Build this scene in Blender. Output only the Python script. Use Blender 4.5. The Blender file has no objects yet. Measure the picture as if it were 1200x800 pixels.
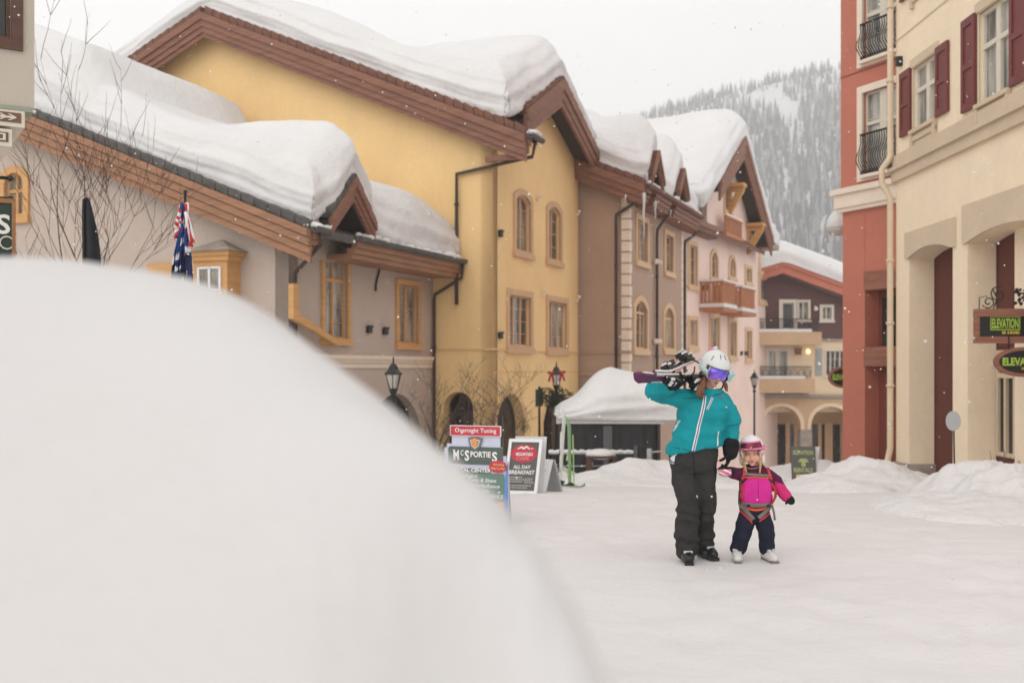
import bpy, bmesh, math, random
from mathutils import Vector, Matrix, noise
from mathutils.geometry import tessellate_polygon
from mathutils.bvhtree import BVHTree
random.seed(7)
SC = bpy.context.scene
COL = SC.collection
F, CX, HY, CZ = 1250.0, 600.0, 431.0, 1.57

def P(x, y, d):
    return Vector(((x-CX)/F*d, d, CZ+(HY-y)/F*d))

GP = [(-50, 0), (9, 0), (12, -.18), (16, -.32), (20.6, -.68), (27, -1.22), (33, -1.8), (45, -3.0), (66, -4.8), (80, -5.2), (5000, -5.2)]
def lerp_tab(tab, x):
    if x <= tab[0][0]: return tab[0][1]
    for (a, b), (c, d) in zip(tab, tab[1:]):
        if x <= c: return b+(d-b)*(x-a)/(c-a)
    return tab[-1][1]
def gz(y): return lerp_tab(GP, y)
def sm(t): t = max(0, min(1, t)); return t*t*(3-2*t)

# ------------------------------------------------------------------ materials
def lin(c):
    return tuple((v/12.92 if v <= .04045 else ((v+.055)/1.055)**2.4) for v in c)
def mat(name, col, rough=.7, var=.12, vscale=2.0, bump=.0, bscale=40., metal=0., spec=.4, fine=0., coat=0., sheen=0.):
    m = bpy.data.materials.new(name); m.use_nodes = True
    nt = m.node_tree; N = nt.nodes; L = nt.links
    b = N['Principled BSDF']
    b.inputs['Roughness'].default_value = rough
    b.inputs['Metallic'].default_value = metal
    b.inputs['Specular IOR Level'].default_value = spec
    if coat: b.inputs['Coat Weight'].default_value = coat
    if sheen: b.inputs['Sheen Weight'].default_value = sheen
    tc = N.new('ShaderNodeTexCoord')
    n1 = N.new('ShaderNodeTexNoise'); n1.inputs['Scale'].default_value = vscale; n1.inputs['Detail'].default_value = 5; n1.inputs['Roughness'].default_value = .6
    L.new(tc.outputs['Object'], n1.inputs['Vector'])
    mr = N.new('ShaderNodeMapRange'); mr.inputs['From Min'].default_value = .3; mr.inputs['From Max'].default_value = .7
    mr.inputs['To Min'].default_value = 1-var; mr.inputs['To Max'].default_value = 1+var
    L.new(n1.outputs['Fac'], mr.inputs['Value'])
    mx = N.new('ShaderNodeMix'); mx.data_type = 'RGBA'; mx.blend_type = 'MULTIPLY'; mx.inputs['Factor'].default_value = 1
    mx.inputs['A'].default_value = (*col, 1)
    L.new(mr.outputs['Result'], mx.inputs['B'])
    L.new(mx.outputs['Result'], b.inputs['Base Color'])
    if bump:
        n2 = N.new('ShaderNodeTexNoise'); n2.inputs['Scale'].default_value = bscale; n2.inputs['Detail'].default_value = 4
        L.new(tc.outputs['Object'], n2.inputs['Vector'])
        bp = N.new('ShaderNodeBump'); bp.inputs['Strength'].default_value = bump; bp.inputs['Distance'].default_value = .02
        L.new(n2.outputs['Fac'], bp.inputs['Height']); L.new(bp.outputs['Normal'], b.inputs['Normal'])
    return m

def stain(m, var=.06, sc=(2.2, 2.2, .22), fine=.03):
    """rain streaks and trowel mottling on a plaster"""
    nt = m.node_tree; N = nt.nodes; L = nt.links; b = N['Principled BSDF']; src = b.inputs['Base Color'].links[0].from_socket
    tc = [n for n in N if n.type == 'TEX_COORD'][0]
    for scale, v, det in ((sc, var, 4), ((9, 9, 7), fine, 6)):
        mp = N.new('ShaderNodeMapping'); mp.inputs['Scale'].default_value = scale; n = N.new('ShaderNodeTexNoise'); n.inputs['Scale'].default_value = 1; n.inputs['Detail'].default_value = det
        L.new(tc.outputs['Object'], mp.inputs['Vector']); L.new(mp.outputs['Vector'], n.inputs['Vector'])
        r = N.new('ShaderNodeMapRange'); r.inputs['From Min'].default_value = .35; r.inputs['From Max'].default_value = .65; r.inputs['To Min'].default_value = 1-v; r.inputs['To Max'].default_value = 1+v*.5
        L.new(n.outputs['Fac'], r.inputs['Value']); mx = N.new('ShaderNodeMix'); mx.data_type = 'RGBA'; mx.blend_type = 'MULTIPLY'; mx.inputs['Factor'].default_value = 1
        L.new(src, mx.inputs['A']); L.new(r.outputs['Result'], mx.inputs['B']); src = mx.outputs['Result']
    L.new(src, b.inputs['Base Color'])
    return m
def mat_wood(name, col, var=.25, scale=(1.2, 1.2, 14)):
    m = mat(name, col, .65, 0, 1)
    nt = m.node_tree; N = nt.nodes; L = nt.links
    n1 = [n for n in N if n.type == 'TEX_NOISE'][0]; mr = [n for n in N if n.type == 'MAP_RANGE'][0]
    mp = N.new('ShaderNodeMapping'); mp.inputs['Scale'].default_value = scale
    tc = [n for n in N if n.type == 'TEX_COORD'][0]
    L.new(tc.outputs['Object'], mp.inputs['Vector']); L.new(mp.outputs['Vector'], n1.inputs['Vector'])
    mr.inputs['To Min'].default_value = 1-var; mr.inputs['To Max'].default_value = 1+var
    return m

def mat_snow(name, b1=.4, s1=5., b2=.3, s2=60., col=(.71, .70, .695)):
    m = mat(name, col, .75, .025, .8, spec=.25)
    nt = m.node_tree; N = nt.nodes; L = nt.links; b = N['Principled BSDF']
    tc = [n for n in N if n.type == 'TEX_COORD'][0]
    a = N.new('ShaderNodeTexNoise'); a.inputs['Scale'].default_value = s1; a.inputs['Detail'].default_value = 6
    c = N.new('ShaderNodeTexNoise'); c.inputs['Scale'].default_value = s2; c.inputs['Detail'].default_value = 3
    L.new(tc.outputs['Object'], a.inputs['Vector']); L.new(tc.outputs['Object'], c.inputs['Vector'])
    p1 = N.new('ShaderNodeBump'); p1.inputs['Strength'].default_value = b1; p1.inputs['Distance'].default_value = .12
    p2 = N.new('ShaderNodeBump'); p2.inputs['Strength'].default_value = b2; p2.inputs['Distance'].default_value = .012
    L.new(a.outputs['Fac'], p1.inputs['Height']); L.new(c.outputs['Fac'], p2.inputs['Height'])
    L.new(p1.outputs['Normal'], p2.inputs['Normal']); L.new(p2.outputs['Normal'], b.inputs['Normal'])
    return m

def mat_pane(name, dark=(.035, .035, .035), light=(.3, .27, .22), scale=2.2, mixlo=.45, mixhi=.62, rough=.06):
    """window glass with curtains or a dim room close behind it"""
    m = bpy.data.materials.new(name); m.use_nodes = True
    nt = m.node_tree; N = nt.nodes; L = nt.links; b = N['Principled BSDF']
    tc = N.new('ShaderNodeTexCoord'); mp = N.new('ShaderNodeMapping'); mp.inputs['Scale'].default_value = (scale, scale, scale*.25)
    n = N.new('ShaderNodeTexNoise'); n.inputs['Scale'].default_value = 1; n.inputs['Detail'].default_value = 3
    L.new(tc.outputs['Object'], mp.inputs['Vector']); L.new(mp.outputs['Vector'], n.inputs['Vector'])
    r = N.new('ShaderNodeValToRGB'); r.color_ramp.elements[0].position = mixlo; r.color_ramp.elements[1].position = mixhi
    r.color_ramp.elements[0].color = (*dark, 1); r.color_ramp.elements[1].color = (*light, 1)
    L.new(n.outputs['Fac'], r.inputs['Fac']); L.new(r.outputs['Color'], b.inputs['Base Color'])
    b.inputs['Roughness'].default_value = rough; b.inputs['Specular IOR Level'].default_value = .6
    return m

def rgb(r, g, b, k=1.0): return tuple(v*k for v in lin((r/255, g/255, b/255)))
M = {}
M['snow'] = mat_snow('snow_surface')
M['snow_ground'] = mat_snow('snow_ground', .22, 3.2, .4, 30., (.675, .645, .64))
M['snow_bank'] = mat_snow('snow_bank', .5, 4.5, .4, 22., (.678, .655, .65))
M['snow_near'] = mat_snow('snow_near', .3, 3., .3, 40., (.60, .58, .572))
M['gray'] = mat('stucco_mauve', (.52, .43, .365), .85, .05, .5, .35, 35)
M['yellow'] = mat('stucco_yellow', (.87, .605, .29), .85, .05, .45, .35, 35)
M['yellow_band'] = mat('stucco_yellow_band', (.74, .50, .25), .85, .05, .6, .3, 35)
M['taupe'] = mat('stucco_taupe', (.44, .305, .225), .85, .06, .5, .35, 35)
M['pink'] = mat('stucco_pink', (.84, .645, .555), .85, .05, .5, .35, 35)
M['quoin'] = mat('quoin', (.78, .66, .54), .8, .05, 3)
M['cream'] = mat('stucco_cream', (.75, .60, .42), .85, .05, .6, .3, 35)
M['tan'] = mat('stucco_tan', (.56, .38, .235), .85, .07, .7, .3, 35)
M['burgundy'] = mat('stucco_burgundy', (.12, .06, .058), .85, .08, .8, .3, 35)
M['red'] = mat('stucco_red', (.50, .17, .115), .85, .07, .6, .3, 40)
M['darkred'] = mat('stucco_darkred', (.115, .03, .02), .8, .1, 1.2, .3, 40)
M['beige'] = mat('stucco_beige', (.87, .72, .53), .88, .05, .5, .5, 45)
M['beige_trim'] = mat('beige_trim', (.62, .495, .355), .85, .06, .7, .4, 45)
for _k in ('gray', 'yellow', 'taupe', 'pink', 'cream', 'tan', 'burgundy', 'red', 'darkred', 'beige', 'beige_trim'): stain(M[_k], .025, (1.1, 1.1, .35), .03)
M['white_trim'] = mat('white_trim', (.66, .60, .50), .7, .05, 2)
M['stone'] = mat('stone_base', (.33, .28, .24), .9, .25, 3, .6, 10)
M['fascia'] = mat_wood('fascia_brown', (.225, .10, .062))
M['fascia_orange'] = mat_wood('fascia_orange', (.33, .165, .09))
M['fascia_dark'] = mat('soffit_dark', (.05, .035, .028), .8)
M['wood_orange'] = mat_wood('window_wood', (.60, .33, .125), .15)
M['wood_bracket'] = mat_wood('bracket_wood', (.55, .29, .10), .2)
M['wood_balcony'] = mat_wood('balcony_wood', (.42, .16, .07), .25, (8, 8, 1.5))
M['casing_pink'] = mat('casing', (.62, .40, .235), .75, .06, 2)
M['casing_tan'] = mat('casing_tan', (.66, .45, .27), .75, .06, 2)
M['tile_gray'] = mat('tile_gray', (.095, .09, .085), .8, .25, 4, .4, 20)
M['tile_red'] = mat('tile_red', (.17, .075, .05), .8, .2, 4, .4, 20)
M['iron'] = mat('black_iron', (.012, .012, .013), .5, .1, 8)
M['pipe'] = mat('pipe_brown', (.055, .032, .025), .5, .1, 3)
M['pipe_beige'] = mat('pipe_beige', (.66, .53, .38), .6, .05, 3)
M['shutter'] = mat('shutter_red', (.155, .03, .026), .55, .12, 4)
M['pane'] = mat_pane('glass_room')
M['pane_dark'] = mat_pane('glass_dark', (.01, .009, .008), (.05, .045, .04))
M['pane_curtain'] = mat_pane('glass_curtain', (.12, .115, .105), (.42, .40, .36), 3.0, .35, .6)
M['bark'] = mat('bark', (.10, .07, .058), .9, .3, 10, .5, 60)
M['black'] = mat('black_fabric', (.014, .014, .017), .75, .2, 5, .2, 30)
M['tent_black'] = mat('tent_fabric', (.028, .027, .03), .7, .3, 1.5, .3, 6)
M['white_paint'] = mat('white_paint', (.78, .78, .79), .45, .04, 4)
M['grey_paint'] = mat('grey_paint', (.36, .37, .38), .5, .08, 4)

# ------------------------------------------------------------------ frames and mesh builder
class Fr:
    """a vertical (or leaning) plane: s along u, o out along n, z along v"""
    def __init__(self, O, u, v=None):
        self.O = Vector((O[0], O[1], O[2] if len(O) > 2 else 0)); u = Vector((u[0], u[1], 0)).normalized()
        self.u = u; self.n = Vector((u.y, -u.x, 0)); self.v = Vector(v) if v else Vector((0, 0, 1))
    def pt(self, s, o, z): return self.O+self.u*s+self.n*o+self.v*z
    def s_at(self, x, o=0):
        r = (x-CX)/F; q = self.O+self.n*o
        return (r*q.y-q.x)/(self.u.x-r*self.u.y)
    def sz(self, x, y, o=0):
        s = self.s_at(x, o); p = self.O+self.n*o+self.u*s
        return s, CZ+(HY-y)/F*p.y
    def dist(self, x, o=0): return (self.O+self.n*o+self.u*self.s_at(x, o)).y
    def side(self, s0=0, o0=0):
        q = self.pt(s0, o0, 0); return Fr((q.x, q.y), (self.n.x, self.n.y))

ORG = {}
class MB:
    def __init__(self): self.v = []; self.f = []; self.mi = []; self.sm = []
    def add(self, vs, fs, mi=0, smooth=False):
        k = len(self.v); self.v += [Vector(p) for p in vs]
        for f in fs: self.f.append([i+k for i in f]); self.mi.append(mi); self.sm.append(smooth)
    def box(self, fr, s0, s1, o0, o1, z0, z1, mi=0):
        c = [fr.pt(s, o, z) for z in (z0, z1) for (s, o) in ((s0, o0), (s1, o0), (s1, o1), (s0, o1))]
        self.add(c, [(0, 1, 2, 3), (4, 7, 6, 5), (0, 4, 5, 1), (1, 5, 6, 2), (2, 6, 7, 3), (3, 7, 4, 0)], mi)
    def panel(self, fr, outer, holes=(), o0=-.1, o1=0., mi=0):
        loops = [list(outer)]+[list(h) for h in holes]
        flat = [q for l in loops for q in l]
        tri = tessellate_polygon([[Vector((a, b, 0)) for a, b in l] for l in loops])
        n = len(flat)
        vs = [fr.pt(a, o1, b) for a, b in flat]+[fr.pt(a, o0, b) for a, b in flat]
        fs = [tuple(t) for t in tri]+[tuple(i+n for i in reversed(t)) for t in tri]
        k = 0
        for l in loops:
            m = len(l)
            for i in range(m):
                a, b = k+i, k+(i+1) % m
                fs.append((a, b, b+n, a+n))
            k += m
        self.add(vs, fs, mi)
    def tube(self, pts, r, seg=6, mi=0, cap=True, smooth=True):
        pts = [Vector(p) for p in pts]; n = len(pts)
        rr = r if isinstance(r, (list, tuple)) else [r]*n
        vs = []; up = None
        for i, p in enumerate(pts):
            t = (pts[min(i+1, n-1)]-pts[max(i-1, 0)])
            if t.length < 1e-9: t = Vector((0, 0, 1))
            t.normalize()
            if up is None:
                up = t.orthogonal().normalized()
            else:
                up = (up-t*up.dot(t))
                up = up.normalized() if up.length > 1e-6 else t.orthogonal().normalized()
            w = t.cross(up)
            for k in range(seg):
                a = 2*math.pi*k/seg
                vs.append(p+(up*math.cos(a)+w*math.sin(a))*rr[i])
        fs = [(i*seg+k, i*seg+(k+1) % seg, (i+1)*seg+(k+1) % seg, (i+1)*seg+k) for i in range(n-1) for k in range(seg)]
        if cap: fs += [tuple(reversed(range(seg))), tuple((n-1)*seg+k for k in range(seg))]
        self.add(vs, fs, mi, smooth)
    def lathe(self, c, prof, seg=16, mi=0, smooth=True, axis=None, sx=1, sy=1):
        c = Vector(c); q = Matrix.Identity(3)
        if axis: q = Vector((0, 0, 1)).rotation_difference(Vector(axis)).to_matrix()
        vs = [c+q @ Vector((r*sx*math.cos(2*math.pi*k/seg), r*sy*math.sin(2*math.pi*k/seg), z)) for r, z in prof for k in range(seg)]
        n = len(prof)
        fs = [(i*seg+k, i*seg+(k+1) % seg, (i+1)*seg+(k+1) % seg, (i+1)*seg+k) for i in range(n-1) for k in range(seg)]
        fs += [tuple(reversed(range(seg))), tuple((n-1)*seg+k for k in range(seg))]
        self.add(vs, fs, mi, smooth)
    def ball(self, c, r, seg=12, mi=0, sx=1, sy=1, sz=1):
        prof = [(r*math.sin(math.pi*i/8)+1e-4, -r*sz*math.cos(math.pi*i/8)) for i in range(9)]
        self.lathe(c, prof, seg, mi, True, None, sx, sy)
    def build(self, name, m, parent=None, recalc=True):
        org = Vector((0, 0, 0))
        if parent: org = ORG[parent.name]
        me = bpy.data.meshes.new(name)
        me.from_pydata([tuple(p-org) for p in self.v], [], self.f)
        for q in (m if isinstance(m, (list, tuple)) else [m]): me.materials.append(q)
        me.polygons.foreach_set('material_index', self.mi); me.polygons.foreach_set('use_smooth', self.sm)
        if recalc:
            bm = bmesh.new(); bm.from_mesh(me); bmesh.ops.recalc_face_normals(bm, faces=bm.faces); bm.to_mesh(me); bm.free()
        me.update()
        o = bpy.data.objects.new(name, me); COL.objects.link(o)
        if parent: o.parent = parent
        ORG[o.name] = org
        return o

def recenter(o):
    """move a one-mesh thing's origin to its base"""
    me = o.data; vs = [v.co for v in me.vertices]
    c = Vector(((min(v.x for v in vs)+max(v.x for v in vs))/2, (min(v.y for v in vs)+max(v.y for v in vs))/2, min(v.z for v in vs)))
    me.transform(Matrix.Translation(-c)); o.location = c; ORG[o.name] = c
    return o
def tag(o, label, cat, group=None, kind='thing'):
    if label: o['label'] = label
    if cat: o['category'] = cat
    if group: o['group'] = group
    if kind: o['kind'] = kind
    return o
def thing(name, label, cat, loc=(0, 0, 0), group=None):
    o = bpy.data.objects.new(name, None); COL.objects.link(o); o.location = loc; o.empty_display_size = .2
    ORG[o.name] = Vector(loc)
    return tag(o, label, cat, group)
def _unused_copy_thing(root, loc, label=None):
    r = root.copy(); COL.objects.link(r); r.location = loc; ORG[r.name] = Vector(loc)
    if label: r['label'] = label
    for ch in list(root.children):
        c = ch.copy(); COL.objects.link(c); c.parent = r
        for g in list(ch.children):
            d = g.copy(); COL.objects.link(d); d.parent = c
    return r

# ------------------------------------------------------------------ text
_TC = {}
def text_geo(body, bold=0.):
    key = (body, bold)
    if key not in _TC:
        cu = bpy.data.curves.new('t', 'FONT'); cu.body = body; cu.offset = bold; cu.resolution_u = 3
        ob = bpy.data.objects.new('t', cu); COL.objects.link(ob)
        dg = bpy.context.evaluated_depsgraph_get()
        me = bpy.data.meshes.new_from_object(ob.evaluated_get(dg))
        vs = [v.co.copy() for v in me.vertices]; fs = [tuple(p.vertices) for p in me.polygons]
        bpy.data.objects.remove(ob); bpy.data.curves.remove(cu); bpy.data.meshes.remove(me)
        _TC[key] = (vs, fs)
    return _TC[key]
def put_text(mb, fr, body, s0, s1, z0, z1, o, bold=0., mi=0, shear=0.):
    vs, fs = text_geo(body, bold)
    xa, xb = min(v.x for v in vs), max(v.x for v in vs); ya, yb = min(v.y for v in vs), max(v.y for v in vs)
    out = []
    for v in vs:
        a = (v.x-xa)/(xb-xa); b = (v.y-ya)/(yb-ya)
        out.append(fr.pt(s0+(s1-s0)*a+shear*(z1-z0)*b, o, z0+(z1-z0)*b))
    mb.add(out, fs, mi)
def ell(cx, cz, rx, rz, n=28): return [(cx+rx*math.cos(2*math.pi*i/n), cz+rz*math.sin(2*math.pi*i/n)) for i in range(n)]
def rect(s0, s1, z0, z1): return [(s0, z0), (s1, z0), (s1, z1), (s0, z1)]
def arch(s0, s1, z0, z1, rise, n=12):
    """flat bottom, arched top: z1 is the crown, springing at z1 - rise"""
    w = (s1-s0)/2; c = (s0+s1)/2; rise = min(rise, w)
    R = (w*w+rise*rise)/(2*rise); cz = z1-R; a0 = math.asin(min(1, w/R))
    pts = [(s0, z0), (s1, z0)]
    for i in range(n+1):
        a = a0-2*a0*i/n
        pts.append((c+R*math.sin(a), cz+R*math.cos(a)))
    return pts
def grow(poly, e):
    cx = sum(p[0] for p in poly)/len(poly)
    s0, s1 = min(p[0] for p in poly), max(p[0] for p in poly); z0, z1 = min(p[1] for p in poly), max(p[1] for p in poly)
    fx = (s1-s0+2*e)/(s1-s0); fz = (z1-z0+2*e)/(z1-z0); mz = (z0+z1)/2
    return [(cx+(a-cx)*fx, mz+(b-mz)*fz) for a, b in poly]

# ------------------------------------------------------------------ windows, pipes, roofs
def window(fr, par, poly, casing=.12, cm='casing_pink', sm_='casing_pink', pm='pane', nx=2, nz=3, depth=.14, proud=.05, transom=None, bar=.05, sill=True, name='window', sub_bars=.018):
    """makes the casing (part) with its sash and pane (sub-parts); returns the hole for the wall"""
    s0, s1 = min(p[0] for p in poly), max(p[0] for p in poly); z0, z1 = min(p[1] for p in poly), max(p[1] for p in poly)
    a = MB()
    a.panel(fr, grow(poly, casing), [poly], -.03, proud)
    if sill: a.box(fr, s0-casing-.04, s1+casing+.04, -.02, proud+.06, z0-casing-.05, z0-casing*.4)
    w = a.build(name, M[cm], par)
    b = MB()
    b.panel(fr, grow(poly, .004), [grow(poly, -.05)], -depth-.03, -depth+.04)
    def top_at(s):
        zs = [p[1] for p in poly if abs(p[0]-s) < (s1-s0)/9]
        return max(zs) if zs else z1
    for i in range(1, nx):
        s = s0+(s1-s0)*i/nx
        b.box(fr, s-bar/2-.012, s+bar/2+.012, -depth-.02, -depth+.05, z0+.02, top_at(s)-.02)
    if transom:
        b.box(fr, s0+.02, s1-.02, -depth-.02, -depth+.055, transom-.045, transom+.045)
    for j in range(1, nz):
        z = z0+(z1-z0)*j/nz
        b.box(fr, s0+.03, s1-.03, -depth-.015, -depth+.02, z-sub_bars/2, z+sub_bars/2)
    b.build('sash', M[sm_], w)
    c = MB(); c.panel(fr, grow(poly, -.002), [], -depth-.05, -depth-.01)
    c.build('pane', M[pm], w)
    return poly
def prect(fr, x0, y0, x1, y1, o=0):
    xc = (x0+x1)/2
    s0, s1 = fr.s_at(x0, o), fr.s_at(x1, o)
    return min(s0, s1), max(s0, s1), fr.sz(xc, y1, o)[1], fr.sz(xc, y0, o)[1]

def pipe(par, pts, r=.05, m='pipe', name='downpipe', clips=True):
    a = MB(); a.tube(pts, r, 8)
    L = 0
    for p, q in zip(pts, pts[1:]):
        d = (Vector(q)-Vector(p))
        if clips and abs(d.z) > 1.5 and abs(d.z)/d.length > .9:
            k = int(d.length/1.8)
            for i in range(1, k+1):
                c = Vector(p)+d*(i/(k+1)); a.lathe(c-Vector((0, 0, .03)), [(r*1.35, 0), (r*1.35, .06)], 8)
    return a.build(name, M[m], par)

def rake(sd, oA, zA, oB, zB, out, bands, par, m, name='rake_board', back=.06):
    a = MB()
    for d0, d1, pj in bands:
        a.panel(sd, [(oA, zA-d1), (oB, zB-d1), (oB, zB-d0), (oA, zA-d0)], [], out-back-.02*d1, out+pj)
    return a.build(name, M[m], par)
def tiles(sd, oA, zA, oB, zB, out, step, h, par, m, name='verge_tiles', inner=.5):
    a = MB(); L = math.hypot(oB-oA, zB-zA); n = max(1, int(L/step)); sgn = 1
    for i in range(n):
        t0, t1 = i/n, (i+.93)/n
        j = random.uniform(-.012, .012)
        a.panel(sd, [(oA+(oB-oA)*t0, zA+(zB-zA)*t0-.02), (oA+(oB-oA)*t1, zA+(zB-zA)*t1-.05), (oA+(oB-oA)*t1, zA+(zB-zA)*t1+h*.78+j), (oA+(oB-oA)*t0, zA+(zB-zA)*t0+h+j)], [], out-inner, out+.04)
    return a.build(name, M[m], par)
def slab(fr, s0, s1, prof, thick, par, m, name='roof'):
    """roof slab: prof is a polyline of (o, z) of the top surface, from the street eave back"""
    sd = fr.side(0); a = MB()
    poly = list(prof)+[(o, z-thick) for o, z in reversed(prof)]
    a.panel(sd, poly, [], -s1, -s0)
    return a.build(name, M[m], par)

def cluster(n, a, b, pw=2.5):
    out = []
    for i in range(n+1):
        t = i/n*2-1
        t = math.copysign(1-(1-abs(t))**pw, t)
        out.append(a+(b-a)*(t+1)/2)
    return out
def snow_on(name, label, fr, s0, s1, o0, o1, zr, T, r=.9, seed=0, ns=60, no=50, bulge=.12, open_edges=(), tvar=.15, strata=.05, cat='roof snow', m='snow', Tf=None, power=2.4, group=None, parent=None, crumbs=(), front=None):
    """thick snow lying on a roof whose top is zr(s, o)"""
    S = cluster(ns, s0, s1); O = cluster(no, o0, o1)
    top = []; bot = []
    for i, s in enumerate(S):
        for j, o in enumerate(O):
            es = [('s0', s-s0), ('s1', s1-s), ('o0', o-o0), ('o1', o1-o)]
            f = 1.; ds = 0.; do = 0.
            for k, e in es:
                if k in open_edges: continue
                t = max(0., min(e/r, 1.)); g = (1-(1-t)**power)**(1/power) if t < 1 else 1.
                f = min(f*1.0, g) if g < f else f
                zf = 1-(1-t)
                q = (1-t)**2*math.sin(math.pi*min(1, g))*bulge
                wob = (noise.noise(Vector((s*.7+seed, o*.7, g*3.)))*.13+noise.noise(Vector((s*2.6+seed, o*2.6, g*4.)))*.05)*(1-t)
                hh = g*T+.12*noise.noise(Vector((s*.4, o*.4, seed)))
                lay = (math.sin(hh*13)*.5+math.sin(hh*31+1)*.3+noise.noise(Vector((hh*5, seed, .3)))*.9)*strata*max(0, 1-t*1.15)**1.2*min(1, g*5)
                if k == 's0': ds -= q+wob+lay
                if k == 's1': ds += q+wob+lay
                if k == 'o0': do -= q+wob+lay
                if k == 'o1': do += q+wob+lay
            if front: do += front(s)*sm((o-o1+1.2)/1.2)
            base = zr(s, o)
            th = T if Tf is None else T*Tf(s, o)
            nz = noise.noise(Vector((s*.35+seed*3.1, o*.35, 0)))*tvar*1.35+noise.noise(Vector((s*1.3, o*1.3, seed)))*tvar*.22
            top.append(fr.pt(s+ds, o+do, base+(th+nz)*f))
            bot.append(fr.pt(s, o+(front(s)*sm((o-o1+1.2)/1.2) if front else 0), base-.06))
    n2 = len(O); a = MB(); N = len(top)
    fs = [(i*n2+j, (i+1)*n2+j, (i+1)*n2+j+1, i*n2+j+1) for i in range(ns) for j in range(no)]
    fb = [tuple(N+k for k in reversed(f)) for f in fs]
    ring = [i*n2 for i in range(ns+1)]+[ns*n2+j for j in range(1, no+1)]+[i*n2+no for i in range(ns-1, -1, -1)]+[j for j in range(no-1, 0, -1)]
    fr_ = [(ring[i], ring[(i+1) % len(ring)], N+ring[(i+1) % len(ring)], N+ring[i]) for i in range(len(ring))]
    a.add(top+bot, fs+fb+fr_, 0, True)
    rn = random.Random(seed)
    for (c0, c1, oc, zc, k) in crumbs:
        for _ in range(k):
            s_ = rn.uniform(c0, c1); rr = rn.uniform(.03, .11)*(1 if rn.random() < .8 else 1.6); a.ball(fr.pt(s_, oc+rn.uniform(-.14, .05), zc+rr*.3), rr, 8, sx=rn.uniform(.8, 1.6), sy=rn.uniform(.8, 1.3), sz=rn.uniform(.5, .9))
    o = a.build(name, M[m], parent)
    if parent is None:
        recenter(o); tag(o, label, cat, group)
    return o
def smax(a, b, k=.6):
    h = max(k-abs(a-b), 0)/k
    return max(a, b)+h*h*k*.25

def wall_light(par, fr, s, z, name='vent_cap', m='iron', w=.1, o=.1):
    a = MB(); a.box(fr, s-w, s+w, -.01, o, z-w, z+w); a.box(fr, s-w*1.3, s+w*1.3, o-.02, o+.02, z+w*.6, z+w*1.2)
    return a.build(name, M[m], par)
HAZE, EXPO = .0008, 0.24
# ================================================================== the row of buildings on the left side of the street
A1 = math.radians(22.2); U1 = (math.sin(A1), math.cos(A1))
FG = Fr((-5.57, 26.6), U1)          # mauve building, street front
FY = Fr((-.61, 33.3), U1)           # yellow building
FT = Fr((4.44, 40.5), U1)           # taupe building
FP = Fr((7.84, 49.0), (math.sin(math.radians(27.5)), math.cos(math.radians(27.5))))   # pink building

def line_fn(p, q):
    (a, b), (c, d) = p, q
    k = (d-b)/(c-a)
    return lambda o: b+k*(o-a)
BANDS = [(0, .185, .15), (.21, .40, .09), (.425, .61, .04), (.635, .8, -.01), (.0, .79, -.045)]

def eave(fr, par, s0, s1, oe, ze, m, name='eave_board', h=.5):
    a = MB()
    a.box(fr, s0, s1, oe-.16, oe+.02, ze-h*.45, ze-.02); a.box(fr, s0, s1, oe-.3, oe-.05, ze-h*.75, ze-h*.45)
    a.box(fr, s0, s1, 0, oe-.12, ze-h, ze-h*.75)
    return a.build(name, M[m], par)
def gutter(fr, par, s0, s1, oe, ze, name='gutter', m='tile_gray'):
    a = MB(); n = 9
    prof = [(oe+.02+.09*(1-math.cos(math.pi*i/(n-1))), ze-.02-.13*math.sin(math.pi*i/(n-1))) for i in range(n)]
    inner = [(o+(.02 if i < n/2 else -.02), z+.02) for i, (o, z) in enumerate(prof)]
    a.panel(fr.side(0), prof+inner[::-1], [], -s1, -s0)
    return a.build(name, M[m], par)
def chevron(fr, par, sp, zp, sl, zl, sr, zr_, o0, o1, h, m, name='gable_board', tile=None, soffit='fascia_dark', bands=((0, .4, .1), (.4, .75, .04), (.75, 1., 0))):
    """boards along the two rakes of a street-facing gable"""
    a = MB()
    for d0, d1, pj in bands:
        d0 *= h; d1 *= h
        a.panel(fr, [(sl, zl-d1), (sp, zp-d1*1.15), (sr, zr_-d1), (sr, zr_-d0), (sp, zp-d0*1.15), (sl, zl-d0)], [], o1-.1, o1+pj)
    g = a.build(name, M[m], par)
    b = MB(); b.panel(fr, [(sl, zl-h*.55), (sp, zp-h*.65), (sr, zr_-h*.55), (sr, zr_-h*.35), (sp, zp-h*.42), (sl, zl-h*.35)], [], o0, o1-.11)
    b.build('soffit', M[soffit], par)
    if tile:
        t = MB()
        for (sa, za, sb, zb) in ((sl, zl, sp, zp), (sr, zr_, sp, zp)):
            n = max(3, int(math.hypot(sb-sa, zb-za)/.28))
            for i in range(n):
                x0, x1 = i/n, (i+.9)/n; hh = .13+.03*(i % 2)
                q = [(sa+(sb-sa)*x0, za+(zb-za)*x0-.02), (sa+(sb-sa)*x1, za+(zb-za)*x1-.02), (sa+(sb-sa)*x1, za+(zb-za)*x1+hh*.8), (sa+(sb-sa)*x0, za+(zb-za)*x0+hh)]
                t.panel(fr, q, [], o0+.4, o1+.05)
        t.build('verge_tiles', M[tile], par)
    return g

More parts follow.
